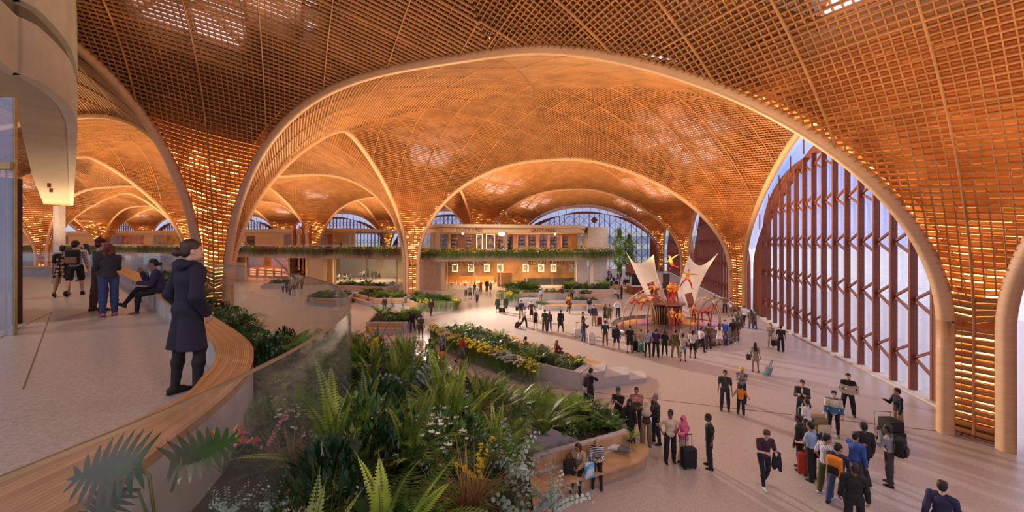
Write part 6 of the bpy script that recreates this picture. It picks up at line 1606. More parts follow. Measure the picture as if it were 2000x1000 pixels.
hoops(1378, [(-1.3, 1.0, 2.3, -.2), (-1.0, 2.3, 2.35, -.8), (-.4, 1.4, 2.3, .4), (.2, 2.7, 2.25, -.4)], 'right cluster of tall gold hoops on the stage', 0, 0)
for n, (a, b) in enumerate([((1238, 577, 31.5), (1272, 558, 32.4)), ((1241, 582, 31.5), (1276, 563, 32.4))]):
    mb = MB(); mb.tube([Q(*a), Q(*b)], .03, 6); mb.build('pole', mat('white_pole', (.75, .7, .65)), label='white pole slanting from the left hoops to the sail, %s of two' % ('upper' if n == 0 else 'lower'), cat='pole')

# ---------------------------------------------------------------- kiosk, bar and tree behind the stage
def ob(name, px0, px1, Y, dep, z0, z1, m, label=None, cat=None, parent=None):
    mb = MB(); mb.box(atY(px0, Y), atY(px1, Y), Y, Y + dep, z0, z1); return mb.build(name, m, parent, label=label, cat=cat)
k = ob('kiosk', 1235, 1258, 52.5, 2.5, 0, 1.1, REDW, 'dark-screened kiosk with a red base between the tree and the left sail', 'kiosk')
ob('screen', 1234.5, 1258.5, 52.3, .3, 1.3, 2.9, mat('screen_black', (.02, .02, .025), rough=.15), parent=k); ob('sign_band', 1235, 1258, 52.3, 2.7, 2.9, 4.0, REDW, parent=k); ob('ledge', 1235, 1252, 52.2, 2.8, 1.1, 1.3, CONC, parent=k)
k = ob('bar_counter', 1299, 1345, 47.5, 1.6, 0, 1.15, SLAB, 'pale bar counter with round openings behind the sails', 'counter')
for px in (1313, 1323.5): mb = MB(); mb.tube([(atY(px, 47.4), 47.42, .7), (atY(px, 47.4), 47.50, .7)], .26, 16); mb.build('round_opening', DARK, k)
ob('counter_top', 1298, 1346, 47.4, 1.8, 1.15, 1.22, SEATW, parent=k)
ob('speaker_box', 1298, 1308, 49.5, .6, 1.2, 3.1, DARK, 'tall black loudspeaker standing behind the pale bar', 'speaker')
for px, lab in ((1285, 'left'), (1345, 'right')):
    planter([(atY(px - 14, 43), 43), (atY(px + 12, 43), 43), (atY(px + 12, 43), 45), (atY(px - 14, 43), 45)], .5, 'low planter with yellow flowers behind the %s sail' % lab, mix=[('areca_palm', 1), ('leafy_shrub', 2), ('yellow_orchid', 2)], n=9, s=(.9, 1.4), where='in the low planter behind the %s sail' % lab)
def tree(px, Y, H_, lab, seed, crown):
    r = random.Random(seed); X = atY(px, Y); t = empty('slim_tree', (X, Y, 0), 0, lab, 'tree')
    mb = MB(); mb.tube([(0, 0, .4), (.05, 0, H_ * .3), (-.05, .05, H_ * .6), (0, 0, H_ * .92)], [.09, .075, .05, .02], 7)
    for i in range(16):
        z = H_ * (.35 + .035 * i); az = i * 2.4; mb.tube([(0, 0, z), (cos(az) * .7, sin(az) * .7, z + .5), (cos(az) * 1.2, sin(az) * 1.2, z + .7)], [.03, .02, .01], 4)
    mb.build('trunk', mat('bark', (.12, .08, .05), rough=.9, bump=.4), t)
    mb = MB()
    for i in range(3600):
        z = r.uniform(.28, 1.0); w = crown * (sin(pi * min(1, (z - .22) / .80)) ** .7) * (.75 + .35 * sin(z * 23 + seed)); az = r.uniform(0, 2 * pi); q = r.uniform(.3, 1) ** .6
        p = Vector((w * q * cos(az), w * q * sin(az), z * H_ + r.uniform(-.2, .2))); qleaf(mb, p, (r.uniform(-1, 1), r.uniform(-1, 1), r.uniform(-.8, .6)), (r.uniform(-.5, .5), r.uniform(-.5, .5), 1), r.uniform(.16, .30), .13)
    mb.build('crown', LF['lime'], t)
    mb = MB(); mb.prism([(-.9, -.9), (.9, -.9), (.9, .9), (-.9, .9)], 0, .5); mb.build('tree_box', SEATW, t)
tree(1210, 59.5, 9.2, 'slim bright green tree, the left of two behind the planters', 3, 1.25); tree(1229, 56.0, 8.2, 'slim bright green tree, the right of two behind the planters', 8, 1.15)
# ---------------------------------------------------------------- people on the terrace
def pt(px, py, z=0.): return (*at(px, py, z), z)
P_ = lambda px, py, face, label, z=0., **kw: person(pt(px, py, z), face, label, **kw)
TT = dict(z=TER)
P_(367, 768, -62, 'woman in a long dark hooded coat, hair in a bun, standing by the curved bench', z=TER, h=1.72, sex='f', skin='l', top=('coat', 'night'), bot=('leggings', 'black'), hair=('bun', 'brown'), shoe='black', arms='pocket', legs='relax', vx=.010, hands=True, head=(-25, 0))
f_ = Field(.004); pq = pt(367, 768, TER)
P_(122, 578, -12, 'woman in a black dress with tan dots walking away on the terrace', z=TER, h=1.60, sex='f', skin='m', top=('dress', 'polka'), bot=('', ''), hair=('bun', 'black'), shoe='tan', arms='down', legs='walk', vx=.014, hands=True)
P_(147, 577, -15, 'man in checked shirt and black shorts with a backpack, walking away on the terrace', z=TER, h=1.74, skin='l', top=('shirt', 'checks'), bot=('shorts', 'black'), hair=('short', 'black'), shoe='black', arms='down', legs='walk', vx=.014, hands=True, head=(-30, 0))
q = pt(147, 577, TER); backpack(q, -15, 'black', 'tan', 'black backpack with tan straps on the man in the checked shirt', TER + .98)
bag((at(111, 577, TER)[0] - .02, at(111, 577, TER)[1], TER + .36), 'beige', 'paper shopping bag carried by the woman in the dotted dress', w=.22, d=.1, hh=.28)
P_(169, 548, 75, 'woman in white blouse and yellow patterned skirt stepping left by the far bench', z=TER, h=1.62, sex='f', skin='l', top=('blouse', 'white'), bot=('skirt', 'gold_checks'), hair=('long', 'black'), shoe='black', arms='chin', legs='walk', vx=.016, hands=True)
P_(193, 607, -70, 'man in a maroon beanie and dark green tee facing the woman in the grey sweater', z=TER, h=1.76, skin='l', top=('tee', 'green'), bot=('trousers', 'brown'), hair=('beanie', 'maroon'), shoe='brown', arms='phone', legs='relax', vx=.014, hands=True)
P_(212, 617, 12, 'woman in an off-shoulder grey sweater and blue jeans seen from behind', z=TER, h=1.66, sex='f', skin='l', top=('sweater', 'charcoal'), bot=('jeans', 'jeans'), hair=('curly', 'auburn'), shoe='pink', arms='phone', legs='close', vx=.014, hands=True)
q = pt(314, 571, TER + .45); person((q[0], q[1], TER), 93, 'woman in a blue denim jacket sitting with crossed legs on the curved bench', h=1.66, sex='f', skin='m', top=('jacket', 'indigo'), bot=('leggings', 'black'), hair=('bun', 'black'), shoe='charcoal', arms='chin', legs='cross', seat=.43, lean=12, vx=.014, hands=True)

# ---------------------------------------------------------------- people near the foreground bench, at the right
N_ = dict(vx=.015, hands=True)
P_(1153, 797, -60, 'man in a black tee with a backpack talking on his phone by the concrete steps', h=1.72, skin='l', top=('tee', 'black'), bot=('trousers', 'black'), hair=('short', 'black'), arms='ear', **N_)
backpack(pt(1153, 797), -60, 'plum', 'black', 'dark red backpack on the man talking on his phone', .95)
P_(1208, 846, 160, 'man in a black tee and dark cap behind the big fern bed', h=1.72, skin='m', top=('tee', 'black'), bot=('trousers', 'black'), hair=('cap', 'green'), arms='fold', **N_)
P_(1229, 867, 190, 'woman in a black headscarf and dark robe behind the big fern bed', h=1.60, sex='f', top=('sweater', 'black'), bot=('longskirt', 'black'), hair=('hijab', 'black'), arms='down', **N_)
P_(1243, 843, 185, 'man in a tan vest holding a pink cloth behind the big fern bed', h=1.68, top=('jacket', 'khaki'), bot=('trousers', 'charcoal'), hair=('short', 'black'), arms='fold', **N_)
bag((at(1237, 835)[0], at(1237, 835)[1] - .42, 1.14), 'pink', 'pink cloth bundle held by the man in the tan vest', w=.36, d=.16, hh=.2, handle=.0)
P_(1262, 872, 8, 'woman in a cream headscarf, maroon top and khaki trousers seen from behind', h=1.62, sex='f', top=('sweater', 'plum'), bot=('loose', 'khaki'), hair=('hijab', 'cream'), arms='phone', **N_)
P_(1281, 866, 120, 'grey-haired man in a black plaid shirt with a hand on his hip', h=1.76, top=('shirt', 'plaid'), bot=('jeans', 'djeans'), hair=('short', 'grey'), arms='hip1', **N_)
P_(1309, 903, 200, 'man in a cream short-sleeved shirt and black trousers beside the woman in pink', h=1.72, skin='d', top=('tee', 'cream'), bot=('trousers', 'black'), hair=('short', 'black'), arms='hip1', head=(-50, 0), girth=1.08, **N_)
P_(1336, 905, 140, 'woman in a pink headscarf and long pale dress beside the black suitcase', h=1.56, sex='f', skin='d', top=('sweater', 'pink'), bot=('longskirt', 'cream'), hair=('hijab', 'pink'), arms='chin', **N_)
suitcase(pt(1345, 914), .15, 'black', 'black suitcase with raised handle in front of the woman in pink', w=.44, hh=.60, handle=.42)
P_(1385, 913, 88, 'youth in a black long shirt with white collar, hands behind his back', h=1.70, skin='d', top=('kurta', 'black'), bot=('trousers', 'black'), hair=('short', 'black'), arms='behind', head=(10, 0), **N_)
P_(1492, 952, 208, 'man in a tight black tee leaning over his phone, jacket over one arm, white shoes', h=1.78, skin='l', top=('tee', 'plum'), bot=('leggings', 'night'), hair=('short', 'brown'), shoe='white', arms='phone', legs='cross_stand', lean=9, head=(-10, -22), **N_)
q = at(1507, 945); f_ = Field(.03)
for dx, dz, rx, rz_ in ((0, .20, .13, .16), (.05, .05, .10, .14), (-.07, .02, .08, .15), (.10, -.10, .05, .10), (0, .33, .12, .06)): f_.ell((dx, 0, dz), (rx, .06, rz_))
V, Q_ = f_.mesh(.014); jk = link('folded_jacket', npmesh('folded_jacket', V, Q_, smooth=True), cloth('night'), label='dark jacket hanging over the arm of the man in the tight black tee', cat='jacket'); jk.location = (q[0] - .02, q[1] - .25, .70)
P_(1416, 802, 182, 'man in a dark grey polo and jeans standing with arms down on the open floor', h=1.72, top=('tee', 'charcoal'), bot=('jeans', 'djeans'), hair=('short', 'black'), **N_)
P_(1449, 787, 175, 'teenager in a yellow cap and printed grey tee behind the child in orange', h=1.60, top=('tee', 'grey_print'), bot=('trousers', 'djeans'), hair=('cap', 'yellow'), arms='fold', **N_)
P_(1447, 811, -10, 'child in an orange tee and black trousers seen from behind', h=1.26, top=('tee', 'orange'), bot=('trousers', 'black'), hair=('short', 'black'), shoe='lgrey', arms=[(20, 25, 20), (14, 30, 10)], **N_)
P_(1475, 726, 5, 'woman with long dark hair in a patterned dress pulling a turquoise suitcase', h=1.62, sex='f', skin='m', top=('dress', 'leopard'), bot=('', ''), hair=('long', 'black'), shoe='red', arms='pull', legs='relax', **N_)
suitcase(pt(1497, 733), .5, mat('turquoise_floral', (.02, .50, .45), kind='voronoi', scale=9, col2=(.6, .12, .25)), 'turquoise flowered suitcase pulled by the woman in the patterned dress', w=.38, hh=.5, handle=.35, tiltx=18)
bag((at(1463, 720)[0], at(1463, 720)[1], .50), 'charcoal', 'dark grey tote carried by the woman in the patterned dress', w=.3, hh=.32)
P_(1567, 826, 178, 'man in a black jacket looking at a camera behind the luggage trolley', h=1.70, skin='l', top=('jacket', 'charcoal'), bot=('trousers', 'djeans'), hair=('short', 'black'), arms='phone', **N_)
P_(1577, 866, 60, 'woman in a white top with a ponytail beside the luggage trolley', h=1.58, sex='f', top=('blouse', 'white'), bot=('trousers', 'charcoal'), hair=('pony', 'black'), arms='down', **N_)
P_(1628, 853, 186, 'youth in a blue, yellow and cream jacket and slim black trousers', h=1.70, skin='l', top=('jacket', 'colour_block'), bot=('leggings', 'black'), hair=('short', 'black'), shoe='teal', arms='down', **N_)
P_(1656, 812, 190, 'man in a black shirt and glasses reading a newspaper', h=1.76, skin='l', top=('shirt', 'black'), bot=('trousers', 'black'), hair=('short', 'black'), arms='read', legs='wide', girth=1.08, **N_)
NEWS = mat('newsprint', (.70, .66, .60), scale=26, col2=(.45, .42, .38), rough=.8); q = pt(1656, 812)
mb = MB()
for sg in (-1, 1): mb.add([(0, 0, 0), (sg * .30, .10, .03), (sg * .30, .07, .40), (0, -.03, .36)], [(0, 1, 2, 3)]); mb.add([(0, -.012, 0), (sg * .30, .088, .03), (sg * .30, .058, .40), (0, -.042, .36)], [(3, 2, 1, 0)])
nw = mb.build('newspaper', NEWS, label='open newspaper held by the man in the black shirt', cat='newspaper'); nw.location = (q[0] - .19, q[1] - .31, .98); nw.rotation_euler = (0, 0, radians(-31))
P_(1754, 850, 118, 'man in a dark navy shirt and khaki trousers resting a hand on stacked luggage', h=1.74, skin='m', top=('shirt', 'night'), bot=('trousers', 'khaki'), hair=('short', 'black'), arms='phone1', **N_)
P_(1737, 947, 78, 'man in a light grey shirt with a large black backpack, raising a cup', h=1.76, skin='d', top=('tucked_long', 'lgrey'), bot=('trousers', 'charcoal'), hair=('short', 'black'), arms='chin', **N_)
backpack(pt(1737, 947), 78, 'black', 'charcoal', 'large black backpack on the man in the light grey shirt', .95, s=1.15, off=-.24)
P_(1562, 917, 80, 'man in a black suit looking left at the head of the queue', h=1.72, skin='d', top=('suit', 'black'), bot=('trousers', 'black'), hair=('short', 'black'), arms='down', **N_)
suitcase(pt(1571, 924), .6, 'red', 'red suitcase between the man in the light blue shirt and the black-suited man', w=.42, hh=.62, handle=.3)
P_(1585, 937, 66, 'man in a light blue short-sleeved shirt and black trousers in the queue', h=1.74, skin='m', top=('tucked', 'sky'), bot=('trousers', 'black'), hair=('short', 'black'), arms=[(20, 5, 50), (20, 5, 50)], girth=1.1, **N_)
bag((at(1600, 940)[0] + .05, at(1600, 940)[1], .72), 'black', 'black shoulder bag of the man in the light blue shirt', w=.36, hh=.26, handle=.5, rz=.5)
P_(1613, 968, -40, 'man in a blue and white striped shirt and grey-green trousers in the queue', h=1.74, skin='m', top=('tee', 'blue_stripes'), bot=('trousers', 'olive'), hair=('short', 'black'), shoe='white', arms='pocket', head=(-30, 0), **N_)
P_(1636, 988, -18, 'youth in a navy sweater and jeans with an orange and black backpack', h=1.70, skin='m', top=('sweater', 'indigo'), bot=('jeans', 'jeans'), hair=('short', 'black'), arms='phone', legs='wide', head=(-35, 0), **N_)
backpack(pt(1636, 988), -18, 'orange', 'black', 'orange and black backpack on the youth in the navy sweater', .92, s=1.05)
P_(1670, 958, -35, 'youth with a blue jacket over his shoulders and a hand held out', h=1.68, skin='m', top=('jacket', 'blue'), bot=('trousers', 'charcoal'), hair=('short', 'black'), arms=[(6, 6, 10), (45, 12, 60)], **N_)
P_(1688, 940, 30, 'man in a black suit striding behind the youth with the blue jacket', h=1.78, skin='d', top=('suit', 'black'), bot=('trousers', 'black'), hair=('short', 'black'), arms='down', legs='walk', **N_)
P_(1669, 1046, 8, 'man in a black suit seen from behind at the front of the group', h=1.76, skin='d', top=('suit', 'black'), bot=('trousers', 'black'), hair=('short', 'black'), arms='down', **N_)
P_(1840, 1092, -12, 'man in a dark blue suit walking in at the bottom right edge', h=1.76, skin='l', top=('suit', 'navy'), bot=('trousers', 'navy'), hair=('short', 'black'), arms='swing', **N_)
# luggage trolley
def trolley(loc, rz, lab, col):
    r = empty('luggage_trolley', loc, rz, lab, 'trolley'); SM = mat('steel', (.55, .53, .52), rough=.3, metal=.8)
    mb = MB()
    for sx in (-.26, .26): mb.tube([(sx, -.35, .14), (sx, .38, .16), (sx, .45, .95), (sx, .40, 1.0)], .018, 6)
    mb.tube([(-.26, .40, 1.0), (.26, .40, 1.0)], .02, 6)
    for y in (-.3, -.1, .1, .3): mb.tube([(-.26, y, .15), (.26, y, .15)], .014, 6)
    mb.tube([(-.26, .44, .62), (.26, .44, .62)], .014, 6); mb.build('frame', SM, r)
    for x, y in ((-.24, -.3), (.24, -.3), (-.24, .35), (.24, .35)): mb = MB(); mb.tube([(x - .015, y, .07), (x + .015, y, .07)], .07, 10); mb.build('wheel', WHEEL, r)
    return r
tq = pt(1592, 858); trolley(tq, .1, 'steel luggage trolley loaded with boxes and a yellow bag', 0)
def lug(name, q, dx, dy, z, w, d, h_, m, lab):
    mb = MB(); rbox(mb, -w / 2, w / 2, -d / 2, d / 2, 0, h_, .03); o = mb.build(name, m if not isinstance(m, str) else cloth(m), label=lab, cat='luggage'); o.location = (q[0] + dx, q[1] + dy, z); return o
lug('travel_bag', tq, 0, -.05, .17, .46, .6, .26, 'charcoal', 'dark bag at the bottom of the steel trolley'); lug('yellow_bag', tq, 0, -.05, .43, .42, .5, .2, 'yellow', 'yellow and blue bag in the middle of the steel trolley')
lug('cardboard_box', tq, 0, -.05, .63, .50, .5, .24, 'khaki', 'tan cardboard box on the steel trolley'); lug('wrapped_bundle', tq, -.04, -.05, .87, .40, .40, .15, 'beige', 'crumpled tan bundle topmost on the steel trolley'); lug('steel_case', tq, .02, -.38, .40, .46, .04, .30, 'cream', 'pale flat case leaning on the front of the steel trolley')
tq = pt(1741, 868); trolley(tq, -.2, 'steel luggage trolley beside the man in the dark navy shirt', 0); lug('duffel_bag', tq, 0, 0, .18, .5, .6, .34, 'black', 'black duffel bag at the bottom of the right trolley'); lug('duffel_bag', tq, 0, .02, .53, .48, .5, .36, 'black', 'black duffel bag topmost on the right trolley')
# on the curved bench
q = pt(1131, 915, .45); person((q[0], q[1], 0), 168, 'woman in a beige jacket sitting on the rounded bench with shopping bags', h=1.64, sex='f', skin='m', top=('jacket', 'beige'), bot=('leggings', 'black'), hair=('long', 'brown'), seat=.44, legs='sit', arms='lap', lean=10, head=(-15, -15), **N_)
q = pt(1165, 906, .45); person((q[0], q[1], 0), 182, 'blond woman in a striped jumper reading on the rounded bench', h=1.66, sex='f', skin='l', top=('sweater', 'bw_stripes'), bot=('leggings', 'black'), hair=('bob', 'blond'), seat=.44, legs='sit', arms='phone', lean=8, head=(0, -22), **N_)
q = pt(1140, 930, .4); bag((q[0] - .42, q[1] - .05, .52), 'black', 'black carrier bag on the lap of the woman in beige', w=.36, d=.14, hh=.38, rz=.3); bag((q[0] + .12, q[1] - .18, .46), mat('bag_blue', (.02, .35, .60), rough=.3, col2=(.7, .8, .85), scale=6), 'blue and white carrier bag held by the woman in beige', w=.30, d=.12, hh=.44, rz=.3)
q = pt(1243, 893, .5); person((q[0] - .0, q[1] + .1, .62), 0, 'boy in a white tee lying on his stomach on the rounded bench', h=1.30, skin='m', top=('tee', 'white'), bot=('shorts', 'grey'), hair=('short', 'black'), shoe='black', arms='lie', legs='lielegs', tilt=(radians(-90), 0, radians(65)), vx=.014, hands=True)
# ---------------------------------------------------------------- the middle distance
M_ = dict(vx=.020)
def crowd(rows):
    for r in rows:
        px, py, face, label = r[:4]; kw = dict(M_); kw.update(r[4] if len(r) > 4 else {}); P_(px, py, face, label, **kw)
D = dict
crowd([
 (903, 709, -75, 'man in a red tee and grey shorts walking past the long planter', D(h=1.72, skin='d', top=('tee', 'red'), bot=('shorts', 'grey'), legs='walk', arms='swing', vx=.016)),
 (864, 703, 150, 'youth with an orange cap and grey printed tee above the big fern bed', D(h=1.62, skin='m', top=('tee', 'grey_print'), bot=('shorts', 'charcoal'), hair=('cap', 'orange'))),
 (863, 722, 20, 'child in an orange tee half hidden by the big fern bed', D(h=1.2, top=('tee', 'orange'), bot=('trousers', 'black'))),
 (840, 722, 170, 'man in a dark shirt half hidden by the big fern bed', D(h=1.74, skin='d', top=('tee', 'charcoal'), bot=('trousers', 'charcoal'))),
 (806, 649, 165, 'man in a dark suit jacket carrying a black bag, gesturing to his companion', D(h=1.74, skin='d', top=('suit', 'black'), bot=('trousers', 'charcoal'), arms=[(4, 9, 12), (30, 40, 20)], legs='walk')),
 (822, 660, 190, 'man in an olive tee and long shorts with a black and red bag', D(h=1.70, skin='d', top=('tee', 'olive'), bot=('shorts', 'olive'))),
 (842, 617, 200, 'person in a dark jacket over a white shirt walking by the flower planter', D(h=1.68, skin='l', top=('jacket', 'plum'), bot=('trousers', 'plum'), shoe='maroon', legs='walk')),
 (751, 603, 180, 'person in dark maroon sitting at the near end of the angled planter seat', D(h=1.66, sex='f', skin='l', top=('sweater', 'plum'), bot=('trousers', 'charcoal'), seat=.44, legs='sit')),
 (723, 594, 150, 'person in maroon sitting on the angled planter seat', D(h=1.68, skin='l', top=('jacket', 'maroon'), bot=('trousers', 'plum'), seat=.44, legs='cross')),
 (910, 578, 160, 'person in a white and blue shirt, leftmost of the group before the restaurant', D(h=1.5, top=('tee', 'white'), bot=('trousers', 'djeans'))),
 (918, 585, 170, 'man in a grey tee and black shorts in the group before the restaurant', D(h=1.74, top=('tee', 'grey'), bot=('shorts', 'black'))),
 (927, 576, 150, 'person in dark green behind the man in black shorts before the restaurant', D(h=1.70, top=('tee', 'green'), bot=('jeans', 'jeans'))),
 (932, 591, 185, 'man in a light grey shirt with a shoulder bag walking from the restaurant', D(h=1.74, top=('tee', 'lgrey'), bot=('jeans', 'djeans'), legs='walk')),
 (939, 570, 200, 'person in a red top by the restaurant glass', D(h=1.62, sex='f', top=('tee', 'red'), bot=('trousers', 'black'))),
 (951, 570, 200, 'man in black by the restaurant glass', D(h=1.76, top=('jacket', 'black'), bot=('trousers', 'black'))),
 (958, 573, 210, 'woman with a pink bag by the restaurant glass', D(h=1.6, sex='f', top=('blouse', 'grey'), bot=('miniskirt', 'charcoal'), hair=('long', 'black'), legs='walk')),
 (972, 611, 178, 'air stewardess in a dark patterned suit with wheeled case, left of the pair', D(h=1.66, sex='f', top=('suit', 'green'), bot=('skirt', 'green'), hair=('bun', 'black'))),
 (988, 610, 182, 'air stewardess in a dark patterned suit with wheeled case, right of the pair', D(h=1.66, sex='f', top=('suit', 'green'), bot=('skirt', 'green'), hair=('bun', 'black'))),
 (1018, 623, 190, 'man in a navy jacket over a pink shirt with tan trousers by the stepped seating', D(h=1.74, skin='l', top=('jacket', 'indigo'), bot=('trousers', 'tan'))),
 (1024, 639, -80, 'man in a white shirt pulling a small dark suitcase to the right', D(h=1.72, skin='l', top=('tucked_long', 'white'), bot=('trousers', 'night'), arms='pull', legs='walk')),
 (1038, 624, 180, 'woman in a brown cardigan with hands on hips by the stepped seating', D(h=1.68, sex='f', skin='l', top=('jacket', 'brown'), bot=('skirt', 'black'), arms='hip')),
 (1046, 643, 190, 'woman in a black top and short black skirt', D(h=1.66, sex='f', skin='l', top=('tank', 'black'), bot=('miniskirt', 'black'), hair=('bun', 'brown'))),
 (1064, 647, -20, 'man in a dark green tee beside the woman in a grey sweater', D(h=1.74, skin='l', top=('tee', 'green'), bot=('trousers', 'brown'), hair=('short', 'black'))),
 (1073, 647, 5, 'woman in a grey sweater and blue jeans seen from behind on the hall floor', D(h=1.62, sex='f', skin='l', top=('sweater', 'charcoal'), bot=('jeans', 'jeans'), hair=('long', 'auburn'), shoe='pink')),
 (1095, 648, -10, 'woman in a dark coat and leggings standing alone on the hall floor', D(h=1.74, sex='f', skin='l', top=('coat', 'night'), bot=('leggings', 'black'), hair=('bun', 'black'), legs='wide')),
 (1138, 652, -80, 'man in a black tee holding a phone behind the woman with white suitcases', D(h=1.72, skin='l', top=('tee', 'black'), bot=('trousers', 'black'), arms='phone')),
 (1140, 668, -60, 'woman in a grey sweater and jeans with a phone between two white suitcases', D(h=1.62, sex='f', skin='l', top=('sweater', 'charcoal'), bot=('jeans', 'jeans'), hair=('long', 'auburn'), shoe='pink', arms='phone')),
 (1160, 636, 175, 'man in a navy jacket and pink shirt next to the red suitcase', D(h=1.76, skin='l', top=('jacket', 'indigo'), bot=('trousers', 'tan'))),
 (1182, 630, 185, 'woman in green standing beside the boy in stripes', D(h=1.64, sex='f', top=('tee', 'green'), bot=('skirt', 'green'), hair=('long', 'black'))),
 (1190, 632, 170, 'youth in a green and yellow striped tee', D(h=1.66, top=('tee', 'olive_stripes'), bot=('shorts', 'olive'))),
 (1207, 621, 190, 'man in a white shirt with a dark jacket over his arm', D(h=1.72, skin='l', top=('tucked_long', 'white'), bot=('trousers', 'night'), arms='hip1', legs='relax')),
 (1214, 584, -80, 'woman in a black coat facing right near the seated man', D(h=1.72, sex='f', skin='l', top=('coat', 'black'), bot=('leggings', 'black'))),
 (1182, 675, 5, 'man in a dark green tee and maroon cap watching the show from the left', D(h=1.72, skin='l', top=('tee', 'green'), bot=('leggings', 'brown'), hair=('cap', 'maroon'))),
 (1204, 683, -25, 'woman in a navy hoodie carrying a large dark pack, pink shoes', D(h=1.66, sex='f', skin='l', top=('hoodie', 'indigo'), bot=('shorts', 'indigo'), hair=('pony', 'brown'), shoe='pink', legs='walk')),
 (1230, 689, 5, 'man in a black printed tee and shorts beside the black suitcase', D(h=1.76, skin='l', top=('tee', 'black'), bot=('shorts', 'black'), hair=('short', 'black'), girth=1.1)),
 (1252, 688, 0, 'woman in a beige top and mint shorts with a teal case between her feet', D(h=1.50, sex='f', skin='l', top=('tee', 'beige'), bot=('shorts', 'mint'), hair=('short', 'brown'), legs='wide')),
 (1265, 697, -15, 'woman in a blue-grey tee taking a picture of the show', D(h=1.68, sex='f', skin='l', top=('tee', 'sky'), bot=('leggings', 'black'), hair=('short', 'brown'), arms='camera')),
 (1281, 697, -10, 'man in a navy tee and black trousers watching the show', D(h=1.76, skin='l', top=('tee', 'indigo'), bot=('trousers', 'black'))),
 (1298, 696, 0, 'woman in a black top and leggings wearing headphones', D(h=1.64, sex='f', skin='l', top=('tunic', 'black'), bot=('leggings', 'black'), hair=('bob', 'black'), shoe='lgrey')),
 (1319, 698, 0, 'man in an olive striped jumper with hands in his back pockets', D(h=1.72, skin='l', top=('shirt', 'olive_stripes'), bot=('trousers', 'khaki'), arms='behind', legs='wide')),
 (1334, 705, -5, 'man in a cream shirt and floral shorts raising one arm', D(h=1.66, skin='m', top=('shirt', 'cream'), bot=('shorts', 'floral'), arms=[(-18, 34, 78), (165, 8, 10)])),
 (1353, 699, -10, 'man in a white tee and long black shorts watching the show', D(h=1.72, skin='d', top=('tee', 'white'), bot=('shorts', 'black'))),
 (1369, 688, -40, 'woman in a white tee and black overalls walking past the stage', D(h=1.66, sex='f', skin='m', top=('tee', 'white'), bot=('leggings', 'black'), legs='walk')),
 (1384, 682, 20, 'man in a rust-brown jacket raising his arms to take a photo', D(h=1.72, skin='l', top=('jacket', 'brown'), bot=('trousers', 'charcoal'), arms='photo1')),
 (1405, 679, 15, 'woman in a short white dress with long dark hair', D(h=1.64, sex='f', skin='m', top=('dress', 'white'), bot=('', ''), hair=('long', 'brown'), shoe='white', arms='camera')),
 (1416, 674, 165, 'man in a blue bomber jacket and blue jeans facing away from the stage', D(h=1.74, skin='l', top=('jacket', 'blue'), bot=('jeans', 'jeans'), arms='hug')),
 (1432, 670, 150, 'man in a black tee and patterned shorts right of the stage', D(h=1.70, skin='d', top=('tee', 'black'), bot=('shorts', 'olive'), shoe='white')),
 (1439, 665, 10, 'youth in red shorts with a black backpack right of the stage', D(h=1.64, skin='d', top=('tee', 'charcoal'), bot=('shorts', 'rose'))),
 (1444, 639, -60, 'woman in white with a grey backpack walking to the slatted column', D(h=1.62, sex='f', top=('tee', 'white'), bot=('jeans', 'djeans'), hair=('pony', 'black'), legs='walk')),
 (1453, 635, 20, 'man in a white sweater and black jeans walking to the slatted column', D(h=1.74, top=('sweater', 'white'), bot=('leggings', 'black'), legs='walk')),
 (1467, 643, -30, 'woman with long hair in a dark coat by the slatted column', D(h=1.62, sex='f', top=('coat', 'brown'), bot=('jeans', 'jeans'), hair=('long', 'black'), shoe='pink')),
 (1474, 642, 120, 'person in a teal tee close to the woman in a dark coat', D(h=1.66, top=('tee', 'teal'), bot=('jeans', 'indigo'))),
 (1396, 613, 30, 'man in a white shirt with a shoulder bag behind the right hoops', D(h=1.72, top=('tee', 'white'), bot=('shorts', 'charcoal'))),
 (1416, 612, 190, 'man in a khaki shirt, left of two by the slatted column', D(h=1.72, top=('tee', 'khaki'), bot=('trousers', 'djeans'))),
 (1427, 618, 190, 'man in a white shirt and grey shorts, right of two by the slatted column', D(h=1.74, top=('tee', 'white'), bot=('shorts', 'grey'))),
 (1505, 679, 170, 'woman with a phone, patterned top and cream trousers by the tall window', D(h=1.66, sex='f', skin='l', top=('tee', 'leopard'), bot=('trousers', 'cream'), hair=('bob', 'brown'), shoe='cream', arms='phone1')),
 (1525, 687, 10, 'man in a black tee and trousers with red shoes by the tall window', D(h=1.72, skin='m', top=('tee', 'black'), bot=('trousers', 'black'), shoe='red')),
])
suitcase(pt(977, 610), 0, 'black', 'small black cabin case beside the left stewardess', w=.34, hh=.42, handle=.3); suitcase(pt(984, 610), 0, 'black', 'small black cabin case beside the right stewardess', w=.34, hh=.42, handle=.3)
suitcase(pt(1008, 640), .9, 'plum', 'small dark suitcase pulled by the man in the white shirt', w=.36, hh=.46, handle=.55, tiltx=25)
suitcase(pt(1128, 658), .1, 'white', 'white suitcase with raised handle, left of the woman with the phone', w=.46, hh=.60, handle=.45); suitcase(pt(1156, 672), -.1, 'white', 'white suitcase standing right of the woman with the phone', w=.46, hh=.64, handle=.05)
suitcase(pt(1171, 636), .1, 'maroon', 'dark red suitcase beside the man in the navy jacket and pink shirt', w=.40, hh=.66, handle=.05); suitcase(pt(1239, 686), .1, 'black', 'black suitcase behind the man in the black printed tee', w=.44, hh=.66, handle=.05)
suitcase(pt(1252, 687), 0, mat('teal_shell', (.02, .35, .30), rough=.4), 'teal case between the feet of the woman in mint shorts', w=.30, hh=.42, handle=.02)
